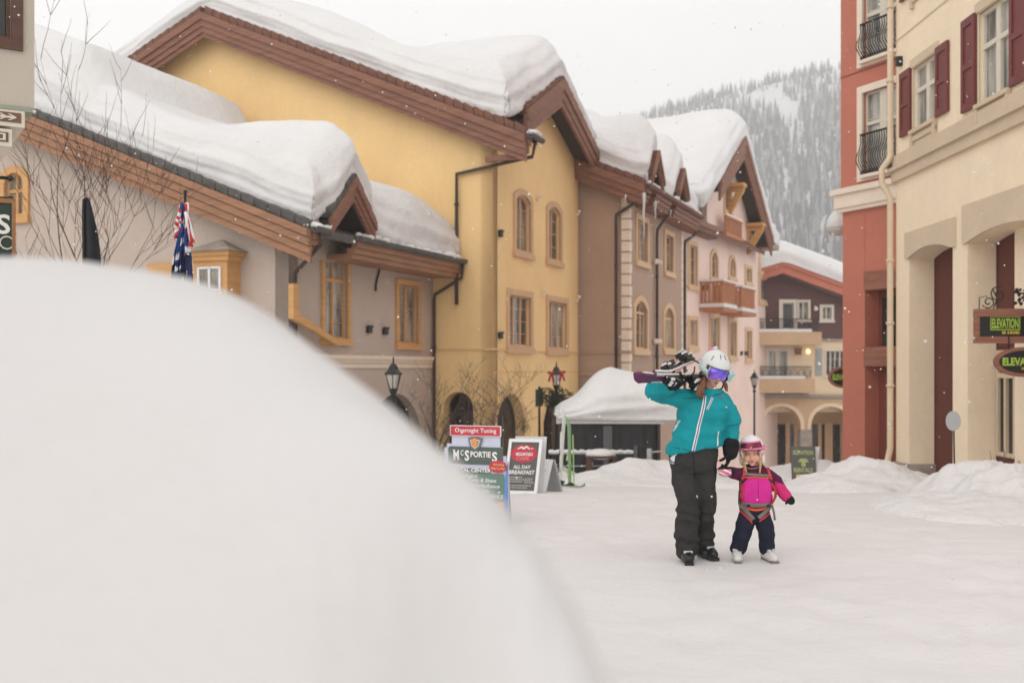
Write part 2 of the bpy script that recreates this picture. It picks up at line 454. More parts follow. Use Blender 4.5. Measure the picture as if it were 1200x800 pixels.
# ------------------------------------------------------------------ mauve building
def gray_building():
    B = thing('mauve_building', 'low mauve stucco building with orange wood windows and grey tiled roof edge', 'building', FG.pt(0, 0, gz(26)-.2))
    sd = FG.side(0); OUT = .6
    pA, pB = sd.sz(40, 137, OUT), sd.sz(362, 268, OUT)
    zf = line_fn(pA, pB); oe = pB[0]+.05; orr = -11.5
    k = (zf(0)-zf(-1))
    ztop = lambda o: zf(o)+.06
    # holes
    holes_f = []; holes_s = []
    sdw, zdw = FG.sz(392, 286)
    w = prect(FG, 379, 287, 406, 396); holes_f.append(window(FG, B, rect(*w), .14, 'wood_orange', 'wood_orange', 'pane_curtain', 2, 6, .12, .07, transom=w[2]+(w[3]-w[2])*.62))
    w = prect(FG, 466, 334, 489, 402); holes_f.append(window(FG, B, rect(*w), .15, 'wood_orange', 'wood_orange', 'pane_curtain', 2, 5, .12, .07))
    w = prect(FG, 432, 461, 492, 560); holes_f.append(window(FG, B, arch(w[0], w[1], gz(29)+.1, w[3], 1.1), .12, 'gray', 'fascia_dark', 'pane_dark', 3, 2, .3, .02, sill=False, name='arched_opening'))
    w = prect(sd, 7, 203, 29, 252); holes_s.append(window(sd, B, arch(w[0], w[1], w[2], w[3], .4), .2, 'wood_orange', 'wood_orange', 'pane', 2, 2, .12, .08, transom=w[2]+(w[3]-w[2])*.58))
    a = MB(); a.panel(FG, rect(0, 8.08, gz(30)-2, ztop(.0)-.18), holes_f, -.4, 0)
    a.build('street_wall', M['gray'], B)
    a = MB(); a.panel(sd, [(-23, gz(26)-2), (-.41, gz(26)-2), (-.41, zf(-.41)-.2), (orr, zf(orr)-.2), (-23, zf(-23+2*(-11.5-orr))-.2 if False else zf(0)-.2)], holes_s, -.4, 0)
    a.box(sd, -.41, 0, -.001-.4, 0, gz(26)-2, zf(0)-.22)
    a.build('gable_wall', M['gray'], B)
    # belt course
    s, z1 = FG.sz(455, 419); s, z0 = FG.sz(455, 431)
    a = MB(); a.box(FG, .0, 8.05, .003, .07, z0+.14, z1-.02); a.box(FG, 0, 8.05, .003, .12, z1-.06, z1+.05); a.box(FG, 0, 8.05, .003, .04, z0, z0+.13); a.build('belt_course', M['quoin'], B)
    # small gabled oriel window on the gable wall
    w = prect(sd, 243, 308, 282, 350)
    o = MB(); s0, s1, z0, z1 = w
    o.box(sd, s0, s1, .003, .55, z0-1, z1); o.box(sd, s0-.08, s1+.08, .003, .62, z1, z1+.12); o.box(sd, s0-.14, s1+.14, .003, .68, z1+.12, z1+.24)
    ob = o.build('oriel', M['wood_orange'], B)
    o = MB(); c = (s0+s1)/2; zt = sd.sz(263, 279, .3)[1]
    pts = [sd.pt(s0-.25, .8, z1+.24), sd.pt(s1+.25, .8, z1+.24), sd.pt(s1+.25, .0, z1+.24), sd.pt(s0-.25, .0, z1+.24), sd.pt(c, .05, zt)]
    o.add(pts, [(0, 1, 4), (1, 2, 4), (2, 3, 4), (3, 0, 4), (3, 2, 1, 0)]); o.build('oriel_roof', M['stone'], ob)
    o = MB(); o.box(sd, s0+.2, s1-.2, .551, .57, z0-.4, z1-.18); o.build('pane', M['pane'], ob)
    o = MB()
    for q in (s0+.18, c, s1-.2): o.box(sd, q-.03, q+.03, .56, .6, z0-.4, z1-.16)
    for q in (z1-.18, z1-.75): o.box(sd, s0+.18, s1-.2, .56, .6, q-.02, q+.03)
    o.build('sash', M['white_paint'], ob)
    o = MB(); w = prect(sd, 176, 309, 206, 340); o.box(sd, w[0], w[1], .003, .12, w[2]-1, w[3]); o.build('wood_panel', M['wood_orange'], B)
    # roof, rake boards and tiles
    sl = slab(FG, -OUT+.05, 8.05, [(oe, ztop(oe)), (orr, ztop(orr)), (2*orr-oe, ztop(oe))], .2, B, 'tile_gray')
    rake(sd, orr, zf(orr), oe-.02, zf(oe-.02), OUT, BANDS, B, 'fascia_orange')
    tiles(sd, orr, zf(orr)+.06, oe-.03, zf(oe-.03)+.06, OUT, .42, .17, B, 'tile_gray')
    sD = FG.s_at(377, oe); sE = FG.s_at(418, oe)
    eave(FG, B, -OUT+.1, sD, oe, zf(oe)+.02, 'fascia_orange'); eave(FG, B, sE, 8.05, oe, zf(oe)+.02, 'fascia_orange')
    gutter(FG, B, -OUT, sD+.15, oe, zf(oe)+.08); gutter(FG, B, sE-.1, 8.05, oe, zf(oe)+.08)
    # dormer over the tall window
    OD = oe+.08; sp, zp = FG.sz(415, 207, OD); zb = zf(oe)-.1; hw = 1.05
    zq = zp-hw*1.0
    a = MB(); a.panel(FG, [(sp-hw+.3, zb-.4), (sp+hw-.3, zb-.4), (sp+hw-.3, zq), (sp, zp-.4), (sp-hw+.3, zq)], [], -.4, .12); a.build('dormer_wall', M['gray'], B)
    chevron(FG, B, sp, zp, sp-hw, zq, sp+hw, zq, -.2, OD, .55, 'fascia', tile='tile_gray')
    a = MB(); a.panel(FG, [(sp-hw, zq), (sp, zp), (sp+hw, zq), (sp+hw, zq-.12), (sp, zp-.14), (sp-hw, zq-.12)], [], -2.4, OD-.01); a.build('dormer_roof', M['tile_gray'], B)
    zd = lambda s, o: zp-1.0*abs(s-sp)+.05
    # things on the walls
    for (x, y) in ((431, 386), (450, 388)):
        s, z = FG.sz(x, y); wall_light(B, FG, s, z)
    s, z = FG.sz(441, 321)
    a = MB(); a.tube([FG.pt(s+.12*math.sin(t*5.2)*(1 if t < .6 else .8), .04, z+.5-t) for t in [i/12 for i in range(13)]], .03, 6); a.build('wall_anchor', M['iron'], B)
    pipe(B, [FG.pt(sD-.2, oe+.1, zf(oe)-.05), FG.pt(sD-.2, oe+.08, zf(oe)-.35), FG.pt(.12, .12, zf(oe)-.95), FG.pt(.12, .1, zf(oe)-1.2), FG.pt(.12, .1, gz(27)-.3)])
    pipe(B, [FG.pt(7.9, oe+.1, zf(oe)-.05), FG.pt(7.9, oe+.05, zf(oe)-.5), FG.pt(7.95, .12, zf(oe)-1.0), FG.pt(7.95, .1, zf(oe)-1.2), FG.pt(7.95, .1, gz(33)-.3)])
    # timber stair side panel under the tall window
    a = MB(); q = [FG.sz(344, 332, .3), FG.sz(350, 332, .3), FG.sz(351, 367, .3), FG.sz(397, 399, .3), FG.sz(397, 405, .3), FG.sz(344, 373, .3)]
    a.panel(FG, q, [], .15, .3); a.build('stair_panel', M['wood_orange'], B)
    main = lambda s, o: ztop(o)+.02
    zr = lambda s, o: smax(main(s, o), zd(s, o), .7)
    snow_on('roof_snow', 'deep layered snow on the mauve building roof, wrapped round its dormer', FG, -OUT+.34, 7.95, orr-.5, oe-.14, zr, 1.5, .95, 3, 120, 90, .07, (), .16,
            Tf=lambda s, o: (1+.62*sm((-o-6.3)/.5))*(1-.12*sm((s-5.2)/3)),
            front=lambda s: .2*sm((hw+.1-abs(s-sp))/.35),
            crumbs=[(sE+.2, 7.9, oe+.06, zf(oe)+.06, 70), (-OUT+.2, sD+.1, oe+.06, zf(oe)+.07, 34), (sE+.1, sE+1.2, oe-.05, zf(oe)+.1, 22)])
    # crumbs of snow sliding off the eave
    return B
GB = gray_building()

# ------------------------------------------------------------------ yellow building
def yellow_building():
    B = thing('yellow_building', 'tall yellow stucco building with a snow covered gabled roof and four casement windows', 'building', FY.pt(0, 0, gz(33)-.2))
    sd = FY.side(0); OUT = .7
    zf = line_fn(sd.sz(250, 20, OUT), sd.sz(604, 153, OUT)); oe = sd.s_at(618, OUT); orr = sd.s_at(238, OUT)
    ztop = lambda o: zf(o)+.06
    S1 = 8.35
    hf = []; hs = []
    for (x0, y0, x1, y1, ar, pm) in ((604, 229, 621, 294, .22, 'pane'), (642, 243, 656, 304, .22, 'pane'), (596, 347, 621, 405, 0, 'pane'), (642, 354, 663, 408, 0, 'pane_curtain')):
        w = prect(FY, x0, y0, x1, y1)
        hf.append(window(FY, B, arch(*w, ar) if ar else rect(*w), .2, 'casing_pink', 'casing_pink', pm, 2 if ar else 3, 4, .14, .06))
    for (x0, x1) in ((581, 614), (636, 668)):
        w = prect(FY, x0, 461, x1, 545)
        hf.append(window(FY, B, arch(w[0], w[1], gz(36)-.1, w[3], 1.0), .22, 'yellow_band', 'fascia_dark', 'pane_dark', 2, 2, .35, .03, sill=False, name='arched_opening'))
    w = prect(sd, 520, 459, 555, 545)
    hs.append(window(sd, B, arch(w[0], w[1], gz(33)-.1, w[3], .55), .12, 'yellow', 'fascia_dark', 'pane_dark', 2, 2, .5, .02, sill=False, name='arched_opening'))
    # street-facing gable
    OG = .8
    sp, zp = FY.sz(659, 92, OG); sr, zr_ = FY.sz(700, 178, OG); sl, zl = FY.sz(617, 128, OG)
    a = MB(); a.panel(FY, [(0, gz(34)-2), (S1, gz(34)-2), (S1, ztop(0)-.0+1.6), (sp, zp-.75), (sl+.5, zl-.1), (sl+.5, ztop(0)-.2), (0, ztop(0)-.2)], hf, -.4, 0); a.build('street_wall', M['yellow'], B)
    a = MB(); a.panel(sd, [(-24, gz(33)-2), (-.41, gz(33)-2), (-.41, zf(-.41)-.2), (orr, zf(orr)-.2), (-24, zf(2*orr+24)-.2)], hs, -.4, 0)
    a.box(sd, -.41, -.0, -.4, 0, gz(33)-2, zf(0)-.22); a.build('gable_wall', M['yellow'], B)
    a = MB()
    s, z = FY.sz(600, 410); a.box(FY, .0, S1, .003, .04, z-.03, z+.03); a.box(sd, -4, .04, .003, .04, z-.03, z+.03)
    s, z = FY.sz(600, 436); a.box(FY, .0, S1, .003, .012, z-.02, z+.02)
    a.build('string_course', M['yellow_band'], B)
    slab(FY, -OUT+.05, FY.s_at(630, oe), [(oe, ztop(oe)), (0, ztop(0)), (-.5, ztop(-.5))], .2, B, 'tile_red')
    slab(FY, -OUT+.05, S1, [(-.3, ztop(-.3)-.002), (orr, ztop(orr)), (2*orr-oe, ztop(oe))], .2, B, 'tile_red')
    rake(sd, orr, zf(orr), oe-.05, zf(oe-.05), OUT, [(0, .24, .16), (.24, .46, .09), (.46, .66, .04), (.66, .82, -.02)], B, 'fascia')
    rake(sd, orr, zf(orr), 2*orr-oe, zf(oe), OUT, [(0, .24, .16), (.24, .46, .09), (.46, .66, .04), (.66, .82, -.02)], B, 'fascia')
    tiles(sd, orr+.1, zf(orr+.1)+.06, oe-.06, zf(oe-.06)+.06, OUT, .36, .22, B, 'tile_red')
    tiles(sd, orr-.1, zf(orr+.1)+.06, 2*orr-oe, zf(oe)+.06, OUT, .36, .22, B, 'tile_red')
    eave(FY, B, -OUT+.12, FY.s_at(622, oe), oe, zf(oe)+.02, 'fascia', h=.7); gutter(FY, B, -OUT, FY.s_at(632, oe), oe, zf(oe)+.06)
    chevron(FY, B, sp, zp, sl, zl, sr, zr_, -.05, OG, .85, 'fascia', tile='tile_red')
    a = MB(); a.panel(FY, [(sl, zl), (sp, zp), (sr, zr_), (sr, zr_-.15), (sp, zp-.17), (sl, zl-.15)], [], -8, OG-.02); a.build('gable_roof', M['tile_red'], B)
    a = MB(); a.box(FY, sl+.5, sl+.75, 0, OG-.2, zl-.95, zl-.25); a.build('gable_bracket', M['fascia'], B)
    # downpipe with its long diagonal run across the side wall
    s = [sd.sz(x, y, .12) for x, y in ((604, 180), (535, 204), (535, 275), (535, 440))]
    pipe(B, [FY.pt(-.15, oe+.05, zf(oe)-.1), FY.pt(-.15, oe-.05, zf(oe)-.55)]+[sd.pt(a_, .12, b_) for a_, b_ in s[1:3]]+[sd.pt(s[2][0], .12, s[2][1]-2.2)], .06)
    for (x, y, l) in ((585, 274, 0), (585, 393, 0)):
        s_, z_ = FY.sz(x, y); wall_light(B, FY, s_, z_)
    for (x, y) in ((629, 232), (635, 343), (675, 250), (675, 350)):
        s_, z_ = FY.sz(x, y); a = MB(); a.ball(FY.pt(s_, .12, z_+.06), .07); a.box(FY, s_-.05, s_+.05, 0, .1, z_-.1, z_-.02); a.build('wall_lamp', M['quoin'], B)
    # snow
    sl_pitch = (zp-zl)/(sp-sl); sr_pitch = (zp-zr_)/(sr-sp)
    main = lambda s, o: ztop(min(o, 99)) if o > orr else ztop(2*orr-o)
    gab = lambda s, o: (zp-sl_pitch*(sp-s) if s < sp else zp-sr_pitch*(s-sp))+.06
    zr = lambda s, o: smax(main(s, o), gab(s, o), .9)
    snow_on('roof_snow', 'thick white snow over the yellow building roof and its street gable', FY, -OUT+.32, sr+.1, 2*orr-oe, OG-.12, zr, 1.55, 1.1, 11, 120, 110, .08, (), .2, strata=.06, crumbs=[(-OUT+.2, FY.s_at(630, oe), oe-.0, zf(oe)+.08, 30), (-OUT+.25, .6, oe-.2, zf(oe)+.18, 24)])
    return B
YB = yellow_building()

# ------------------------------------------------------------------ taupe building
def taupe_building():
    B = thing('taupe_building', 'brown taupe stucco building with two tiny dormers and black downpipes', 'building', FT.pt(0, 0, gz(40)-.2))
    sd = FT.side(0); OUT = .6
    zf = line_fn(sd.sz(664, 183, OUT), sd.sz(756, 216, OUT)); oe = sd.s_at(757, OUT); orr = -9.
    ztop = lambda o: zf(o)+.06
    S1 = FT.s_at(800)-.02
    hf = []
    w = prect(FT, 746, 259, 758, 306); hf.append(window(FT, B, rect(*w), .2, 'casing_tan', 'casing_tan', 'pane_curtain', 2, 4, .14, .06))
    w = prect(FT, 779, 276, 788, 318); hf.append(window(FT, B, rect(*w), .2, 'casing_tan', 'casing_tan', 'pane', 2, 4, .14, .06))
    w = prect(FT, 743.5, 353, 757.5, 408); hf.append(window(FT, B, arch(*w, .35), .22, 'casing_tan', 'casing_tan', 'pane', 3, 3, .14, .06, transom=w[3]-.45))
    w = prect(FT, 778, 361, 789, 408); hf.append(window(FT, B, arch(*w, .35), .22, 'casing_tan', 'casing_tan', 'pane_curtain', 2, 3, .14, .06, transom=w[3]-.45))
    a = MB(); a.panel(FT, rect(0, S1, gz(42)-2, ztop(0)-.2), hf, -.4, 0); a.build('street_wall', M['taupe'], B)
    a = MB(); a.panel(sd, [(-18, gz(40)-2), (-.41, gz(40)-2), (-.41, zf(-.41)-.2), (orr, zf(orr)-.2), (-18, zf(0)-.2)], [], -.4, 0); a.box(sd, -.41, 0, -.4, 0, gz(40)-2, zf(0)-.22); a.build('gable_wall', M['taupe'], B)
    for c in (0, 1):
        a = MB()
        for i in range(26):
            z = gz(40)+i*.42+2.2
            if z > ztop(0)-.5: break
            e = .34 if i % 2 else .26
            if c == 0: a.box(FT, -.012, e, -.3, .03, z, z+.37)
            else: a.box(FT, S1-.3, S1, .003, .03, z, z+.37)
        a.build('quoin_strip', M['quoin'], B)
    a = MB(); s, z = FT.sz(745, 413); a.box(sd, -8, .04, .003, .05, z-.05, z+.03); a.box(FT, 0, S1, .003, .05, z-.05, z+.03)
    s, z = FT.sz(745, 438); a.box(sd, -8, .04, .003, .1, z-.06, z+.06); a.build('string_course', M['taupe'], B)
    w = prect(sd, 683, 452, 735, 545); a = MB(); a.panel(sd, rect(w[0], w[1], gz(40)-.2, w[3]), [rect(w[0]+.15, w[1]-.15, gz(40), w[3]-.2)], 0, .12); sh = a.build('shopfront', M['fascia_dark'], B)
    a = MB(); a.box(sd, w[0]+.16, w[1]-.16, .01, .05, gz(40), w[3]-.21); a.build('pane', M['pane_dark'], sh)
    slab(FT, -OUT+.05, S1, [(oe, ztop(oe)), (orr, ztop(orr)), (2*orr-oe, ztop(oe))], .2, B, 'tile_red')
    rake(sd, orr, zf(orr), oe-.05, zf(oe-.05), OUT, [(0, .3, .16), (.3, .55, .09), (.55, .78, .03)], B, 'fascia')
    tiles(sd, orr, zf(orr)+.06, oe-.06, zf(oe-.06)+.06, OUT, .4, .2, B, 'tile_red')
    sa = FT.s_at(768, oe); sb = FT.s_at(788, oe); sc = FT.s_at(792, oe)
    for (p, q) in ((-OUT+.1, sa-.6), (sa+.1, sb-.2), (sc, S1)): eave(FT, B, p, q, oe, zf(oe)+.02, 'fascia', h=.6)
    gutter(FT, B, -OUT, S1, oe, zf(oe)+.06, m='tile_red')
    dz = []
    for (x, y, yb) in ((771, 176, 216), (801, 197, 232)):
        OD = oe+.05; sp, zp = FT.sz(x, y, OD); hw = .85; zq = zp-hw*1.25
        a = MB(); a.panel(FT, [(sp-hw+.25, ztop(0)-.3), (sp+hw-.25, ztop(0)-.3), (sp+hw-.25, zq), (sp, zp-.4), (sp-hw+.25, zq)], [], -3.5, .1); a.build('dormer_wall', M['taupe'], B)
        chevron(FT, B, sp, zp, sp-hw, zq, sp+hw, zq, -.1, OD, .5, 'fascia')
        a = MB(); a.panel(FT, [(sp-hw, zq), (sp, zp), (sp+hw, zq), (sp+hw, zq-.1), (sp, zp-.12), (sp-hw, zq-.1)], [], -2.5, OD-.01); a.build('dormer_roof', M['tile_red'], B)
        dz.append((sp, zp))
    for (x0, y0, x1, y1) in ((755, 240, 722, 252), (793, 258, 770, 269), (825, 268, 802, 283)):
        if x0 == 755:
            q = sd.sz(x1, y1, .12); pts = [FT.pt(-.2, oe, zf(oe)-.3), sd.pt(q[0], .14, q[1]), sd.pt(q[0], .12, q[1]-.3), sd.pt(q[0], .12, gz(40))]
        elif x0 == 793:
            q = FT.sz(x1, y1, .12); pts = [FT.pt(sb, oe, zf(oe)-.3), FT.pt(q[0], .14, q[1]), FT.pt(q[0], .12, q[1]-.3), FT.pt(q[0], .12, gz(44))]
        else: continue
        pipe(B, pts, .06)
    for y in (307, 400):
        q = FT.sz(770, y, .12); a = MB(); a.ball(FT.pt(q[0]-.25, .14, q[1]), .12); a.ball(FT.pt(q[0]+.3, .14, q[1]), .12); a.box(FT, q[0]-.25, q[0]+.3, .1, .16, q[1]-.04, q[1]+.04); a.build('wall_lamp', M['quoin'], B)
    def zr(s, o):
        v = ztop(o if o > orr else 2*orr-o)
        for sp, zp in dz: v = smax(v, zp-1.25*abs(s-sp)+.05, .5)
        return v
    snow_on('roof_snow', 'sagging snow with two humps over the tiny dormers of the taupe building', FT, -OUT+.3, S1+.1, 2*orr-oe, oe-.14, zr, 1.5, 1.0, 23, 110, 90, .09, (), .22, strata=.06, crumbs=[(-OUT, S1, oe+.04, zf(oe)+.08, 90)])
    # icicles
    for (x, y0, y1, r) in ((754.5, 226, 282, .06), (768, 236, 258, .05), (733, 228, 240, .03), (786, 246, 256, .03)):
        q0 = FT.sz(x, y0, oe+.12); h = (y1-y0)/F*FT.dist(x, oe+.12)
        a = MB(); p = FT.pt(q0[0], oe+.12, q0[1]); n = 8
        a.tube([p+Vector((.012*math.sin(i*1.3), 0, -h*i/n)) for i in range(n+1)], [r*(1-.85*i/n)*(1+.12*math.sin(i*2.1)) for i in range(n+1)], 8)
        o = a.build('icicle', M['ice'])
        recenter(o); tag(o, {282: 'longest icicle of all, hanging as a white column from the taupe building eave', 258: 'medium icicle hanging right beside the longest one under the taupe eave', 240: 'stub of an icicle at the near corner of the taupe eave', 256: 'short thin icicle under the second little dormer of the taupe building'}[y1], 'icicle', 'icicles along the taupe eave')
    return B
mi = bpy.data.materials.new('ice'); mi.use_nodes = True
_b = mi.node_tree.nodes['Principled BSDF']; _b.inputs['Base Color'].default_value = (.78, .77, .76, 1); _b.inputs['Roughness'].default_value = .2; _b.inputs['Transmission Weight'].default_value = .25; _b.inputs['IOR'].default_value = 1.31
M['ice'] = mi
TB = taupe_building()

# ------------------------------------------------------------------ pink building
def pink_building():
    B = thing('pink_building', 'pale pink stucco building with wooden balconies and a tall bracketed street gable', 'building', FP.pt(0, 0, gz(49)-.2))
    S1 = FP.s_at(886); OG = .9
    sp, zp = FP.sz(873, 160, OG); sr, zr_ = FP.sz(905, 279, OG); sl, zl = FP.sz(844, 211, OG)
    ze = FP.sz(824, 262, .5)[1]
    hf = []
    for (x0, y0, x1, y1, ar, pm, tr) in ((807, 288, 816, 334, 0, 'pane', 0), (833, 296, 840, 325, .4, 'pane_dark', 0), (854.5, 303, 861, 324, .4, 'pane', 0), (873.5, 315, 880, 330, 0, 'pane', 0),
                             (807, 375, 816, 405, 0, 'pane_curtain', 0), (832, 372, 842, 411, 0, 'pane_curtain', 0), (854, 377, 862, 417, 0, 'pane_curtain', 0), (874, 388, 880, 420, 0, 'pane', 0), (849, 207, 856, 246, 0, 'pane', 0)):
        w = prect(FP, x0, y0, x1, y1); hf.append(window(FP, B, arch(*w, ar) if ar else rect(*w), .2, 'casing_tan', 'casing_tan', pm, 2, 3, .12, .06))
    a = MB(); a.panel(FP, [(.02, gz(50)-2), (S1, gz(50)-2), (S1, zr_+2.2), (sp, zp-.8), (sl+.8, zl-.2), (sl+.8, ze), (.02, ze)], hf, -.4, 0); a.build('street_wall', M['pink'], B)
    # set-back glazed bay at the far end
    a = MB(); wh = []
    OB = -.9
    for (y0, y1) in ((290, 318), (328, 352)):
        w = prect(FP, 890, y0, 904, y1, OB); wh.append(window(FP.__class__(FP.pt(0, OB, 0), (FP.u.x, FP.u.y)), B, rect(*w), .3, 'casing_tan', 'casing_tan', 'pane_curtain', 2, 1, .1, .08))
    fb = Fr(FP.pt(0, OB, 0), (FP.u.x, FP.u.y)); sE = FP.s_at(911, OB)
    a.panel(fb, rect(S1-.5, sE, gz(58)-2, FP.sz(897, 284, OB)[1]), wh, -.4, 0); a.build('set_back_wall', M['pink'], B)
    a = MB(); a.box(FP, S1-.4, S1, -3, -.41, gz(58)-2, zr_+2); a.build('end_wall', M['pink'], B)
    a = MB(); a.box(FP, S1, sr+1.6, -3, .9, zr_-.55, zr_-.25); a.build('bay_canopy', M['stone'], B)
    # roof
    orr, ozr = -8.5, 14.6
    kk = (ozr-ze)/(-orr)
    ztop = lambda o: ze+.2+kk*(-o)
    slab(FP, .05, sr-.5, [(.6, ztop(.6)), (orr, ztop(orr)), (2*orr-.6, ztop(.6))], .2, B, 'tile_red')
    chevron(FP, B, sp, zp, sl, zl, sr, zr_, -.05, OG, 1.0, 'fascia')
    a = MB(); a.panel(FP, [(sl, zl), (sp, zp), (sr, zr_), (sr, zr_-.15), (sp, zp-.17), (sl, zl-.15)], [], -9, OG-.02); a.build('gable_roof', M['tile_red'], B)
    eave(FP, B, .05, sl+.9, .6, ze+.1, 'fascia', h=.6)
    # timber brackets
    for (x, y) in ((861, 222), (884, 268)):
        s, z = FP.sz(x, y, .4)
        a = MB(); sdp = FP.side(s)
        a.panel(sdp, [(0, z-1.4), (.12, z-1.4), (.9, z-.12), (.9, z+.1), (0, z+.1)], [[(.16, z-.7), (.5, z-.12), (.16, z-.12)]], -.12, .12); a.box(FP, s-.35, s+.35, 0, .95, z+.1, z+.28); a.build('timber_bracket', M['wood_bracket'], B)
    # balconies
    def balcony(x0, x1, y0, y1, d=1.15, snow=True):
        s0, s1 = FP.s_at(x0, d), FP.s_at(x1, d); z1 = FP.sz((x0+x1)/2, y0, d)[1]; z0 = FP.sz((x0+x1)/2, y1, d)[1]
        a = MB(); a.box(FP, s0-.05, s1+.05, .01, d+.05, z0-.35, z0-.16); a.box(FP, s0, s1, d-.06, d+.03, z1-.09, z1); a.box(FP, s0, s0+.08, .01, d, z1-.09, z1); a.box(FP, s1-.08, s1, .01, d, z1-.09, z1)
        a.box(FP, s0, s1, d-.03, d, z0+.02, z0+.1); a.box(FP, s0+.02, s0+.05, .01, d, z0+.02, z0+.1)
        b = a.build('balcony', M['wood_balcony'], B)
        a = MB(); n = int((s1-s0)/.17)
        for i in range(n): s = s0+(s1-s0)*(i+.5)/n; a.box(FP, s-.06, s+.06, d-.05, d-.01, z0-.1, z1-.08)
        n = int(d/.17)
        for k, sv in ((0, s0+.03), (1, s1-.05)):
            for i in range(n): o = d*(i+.5)/n; a.box(FP, sv, sv+.03, o-.06, o+.06, z0-.1, z1-.08)
        a.build('balusters', M['wood_balcony'], b)
        a = MB(); a.box(FP, s0-.06, s1+.06, .02, d+.07, z0-.155, z0+.02); a.box(FP, s0-.02, s1+.02, d-.08, d+.05, z1+.003, z1+.1); a.box(FP, s0-.02, s0+.1, .02, d-.085, z1+.003, z1+.1)
        a.build('snow_layer', M['snow'], b)
    balcony(847, 862, 331, 357); balcony(869, 885, 338, 362)
    # little curved french balcony under the gable window
    s0, z0 = FP.sz(849, 266, .4); s1, z1 = FP.sz(867, 285, .4)
    a = MB(); zz = (z0+z1)/2+.2
    for i in range(12):
        s = s0+(s1-s0)*i/11; a.box(FP, s-.07, s+.07, .4, .5, zz-.25, zz+.55)
    a.box(FP, s0-.1, s1+.1, .38, .54, zz+.55, zz+.64); a.box(FP, s0-.1, s1+.1, .01, .54, zz-.4, zz-.2); f = a.build('gable_balcony', M['wood_balcony'], B)
    a = MB(); a.box(FP, s0-.1, s1+.1, .36, .56, zz+.643, zz+.74); a.build('snow_layer', M['quoin'], f)
    for (x, y) in ((868, 414), (873, 414)):
        s, z = FP.sz(x, y); wall_light(B, FP, s, z)
    s, z = FP.sz(824, 337); wall_light(B, FP, s, z, w=.13, o=.2)
    q = FP.sz(802.5, 283, .12); pipe(B, [FP.pt(FP.s_at(825, .6), .6, FP.sz(825, 268, .6)[1]), FP.pt(q[0], .14, q[1]), FP.pt(q[0], .12, q[1]-.3), FP.pt(q[0], .12, gz(50))], .07)
    kl = (zp-zl)/(sp-sl); kr = (zp-zr_)/(sr-sp)
    def zr(s, o):
        m_ = ztop(o if o > orr else 2*orr-o)
        if s > sr-1: m_ -= 3*sm((s-sr+1)/1.5)
        g = (zp-kl*(sp-s) if s < sp else zp-kr*(s-sp))+.05
        return smax(max(m_, zr_-.2), g, .9)
    snow_on('roof_snow', 'smooth snow over the tall bracketed gable of the pink building', FP, .1, sr+1.7, 2*orr-.6, OG-.02, zr, 1.5, 1.1, 31, 110, 90, .12, (), .2)
    return B
PB = pink_building()
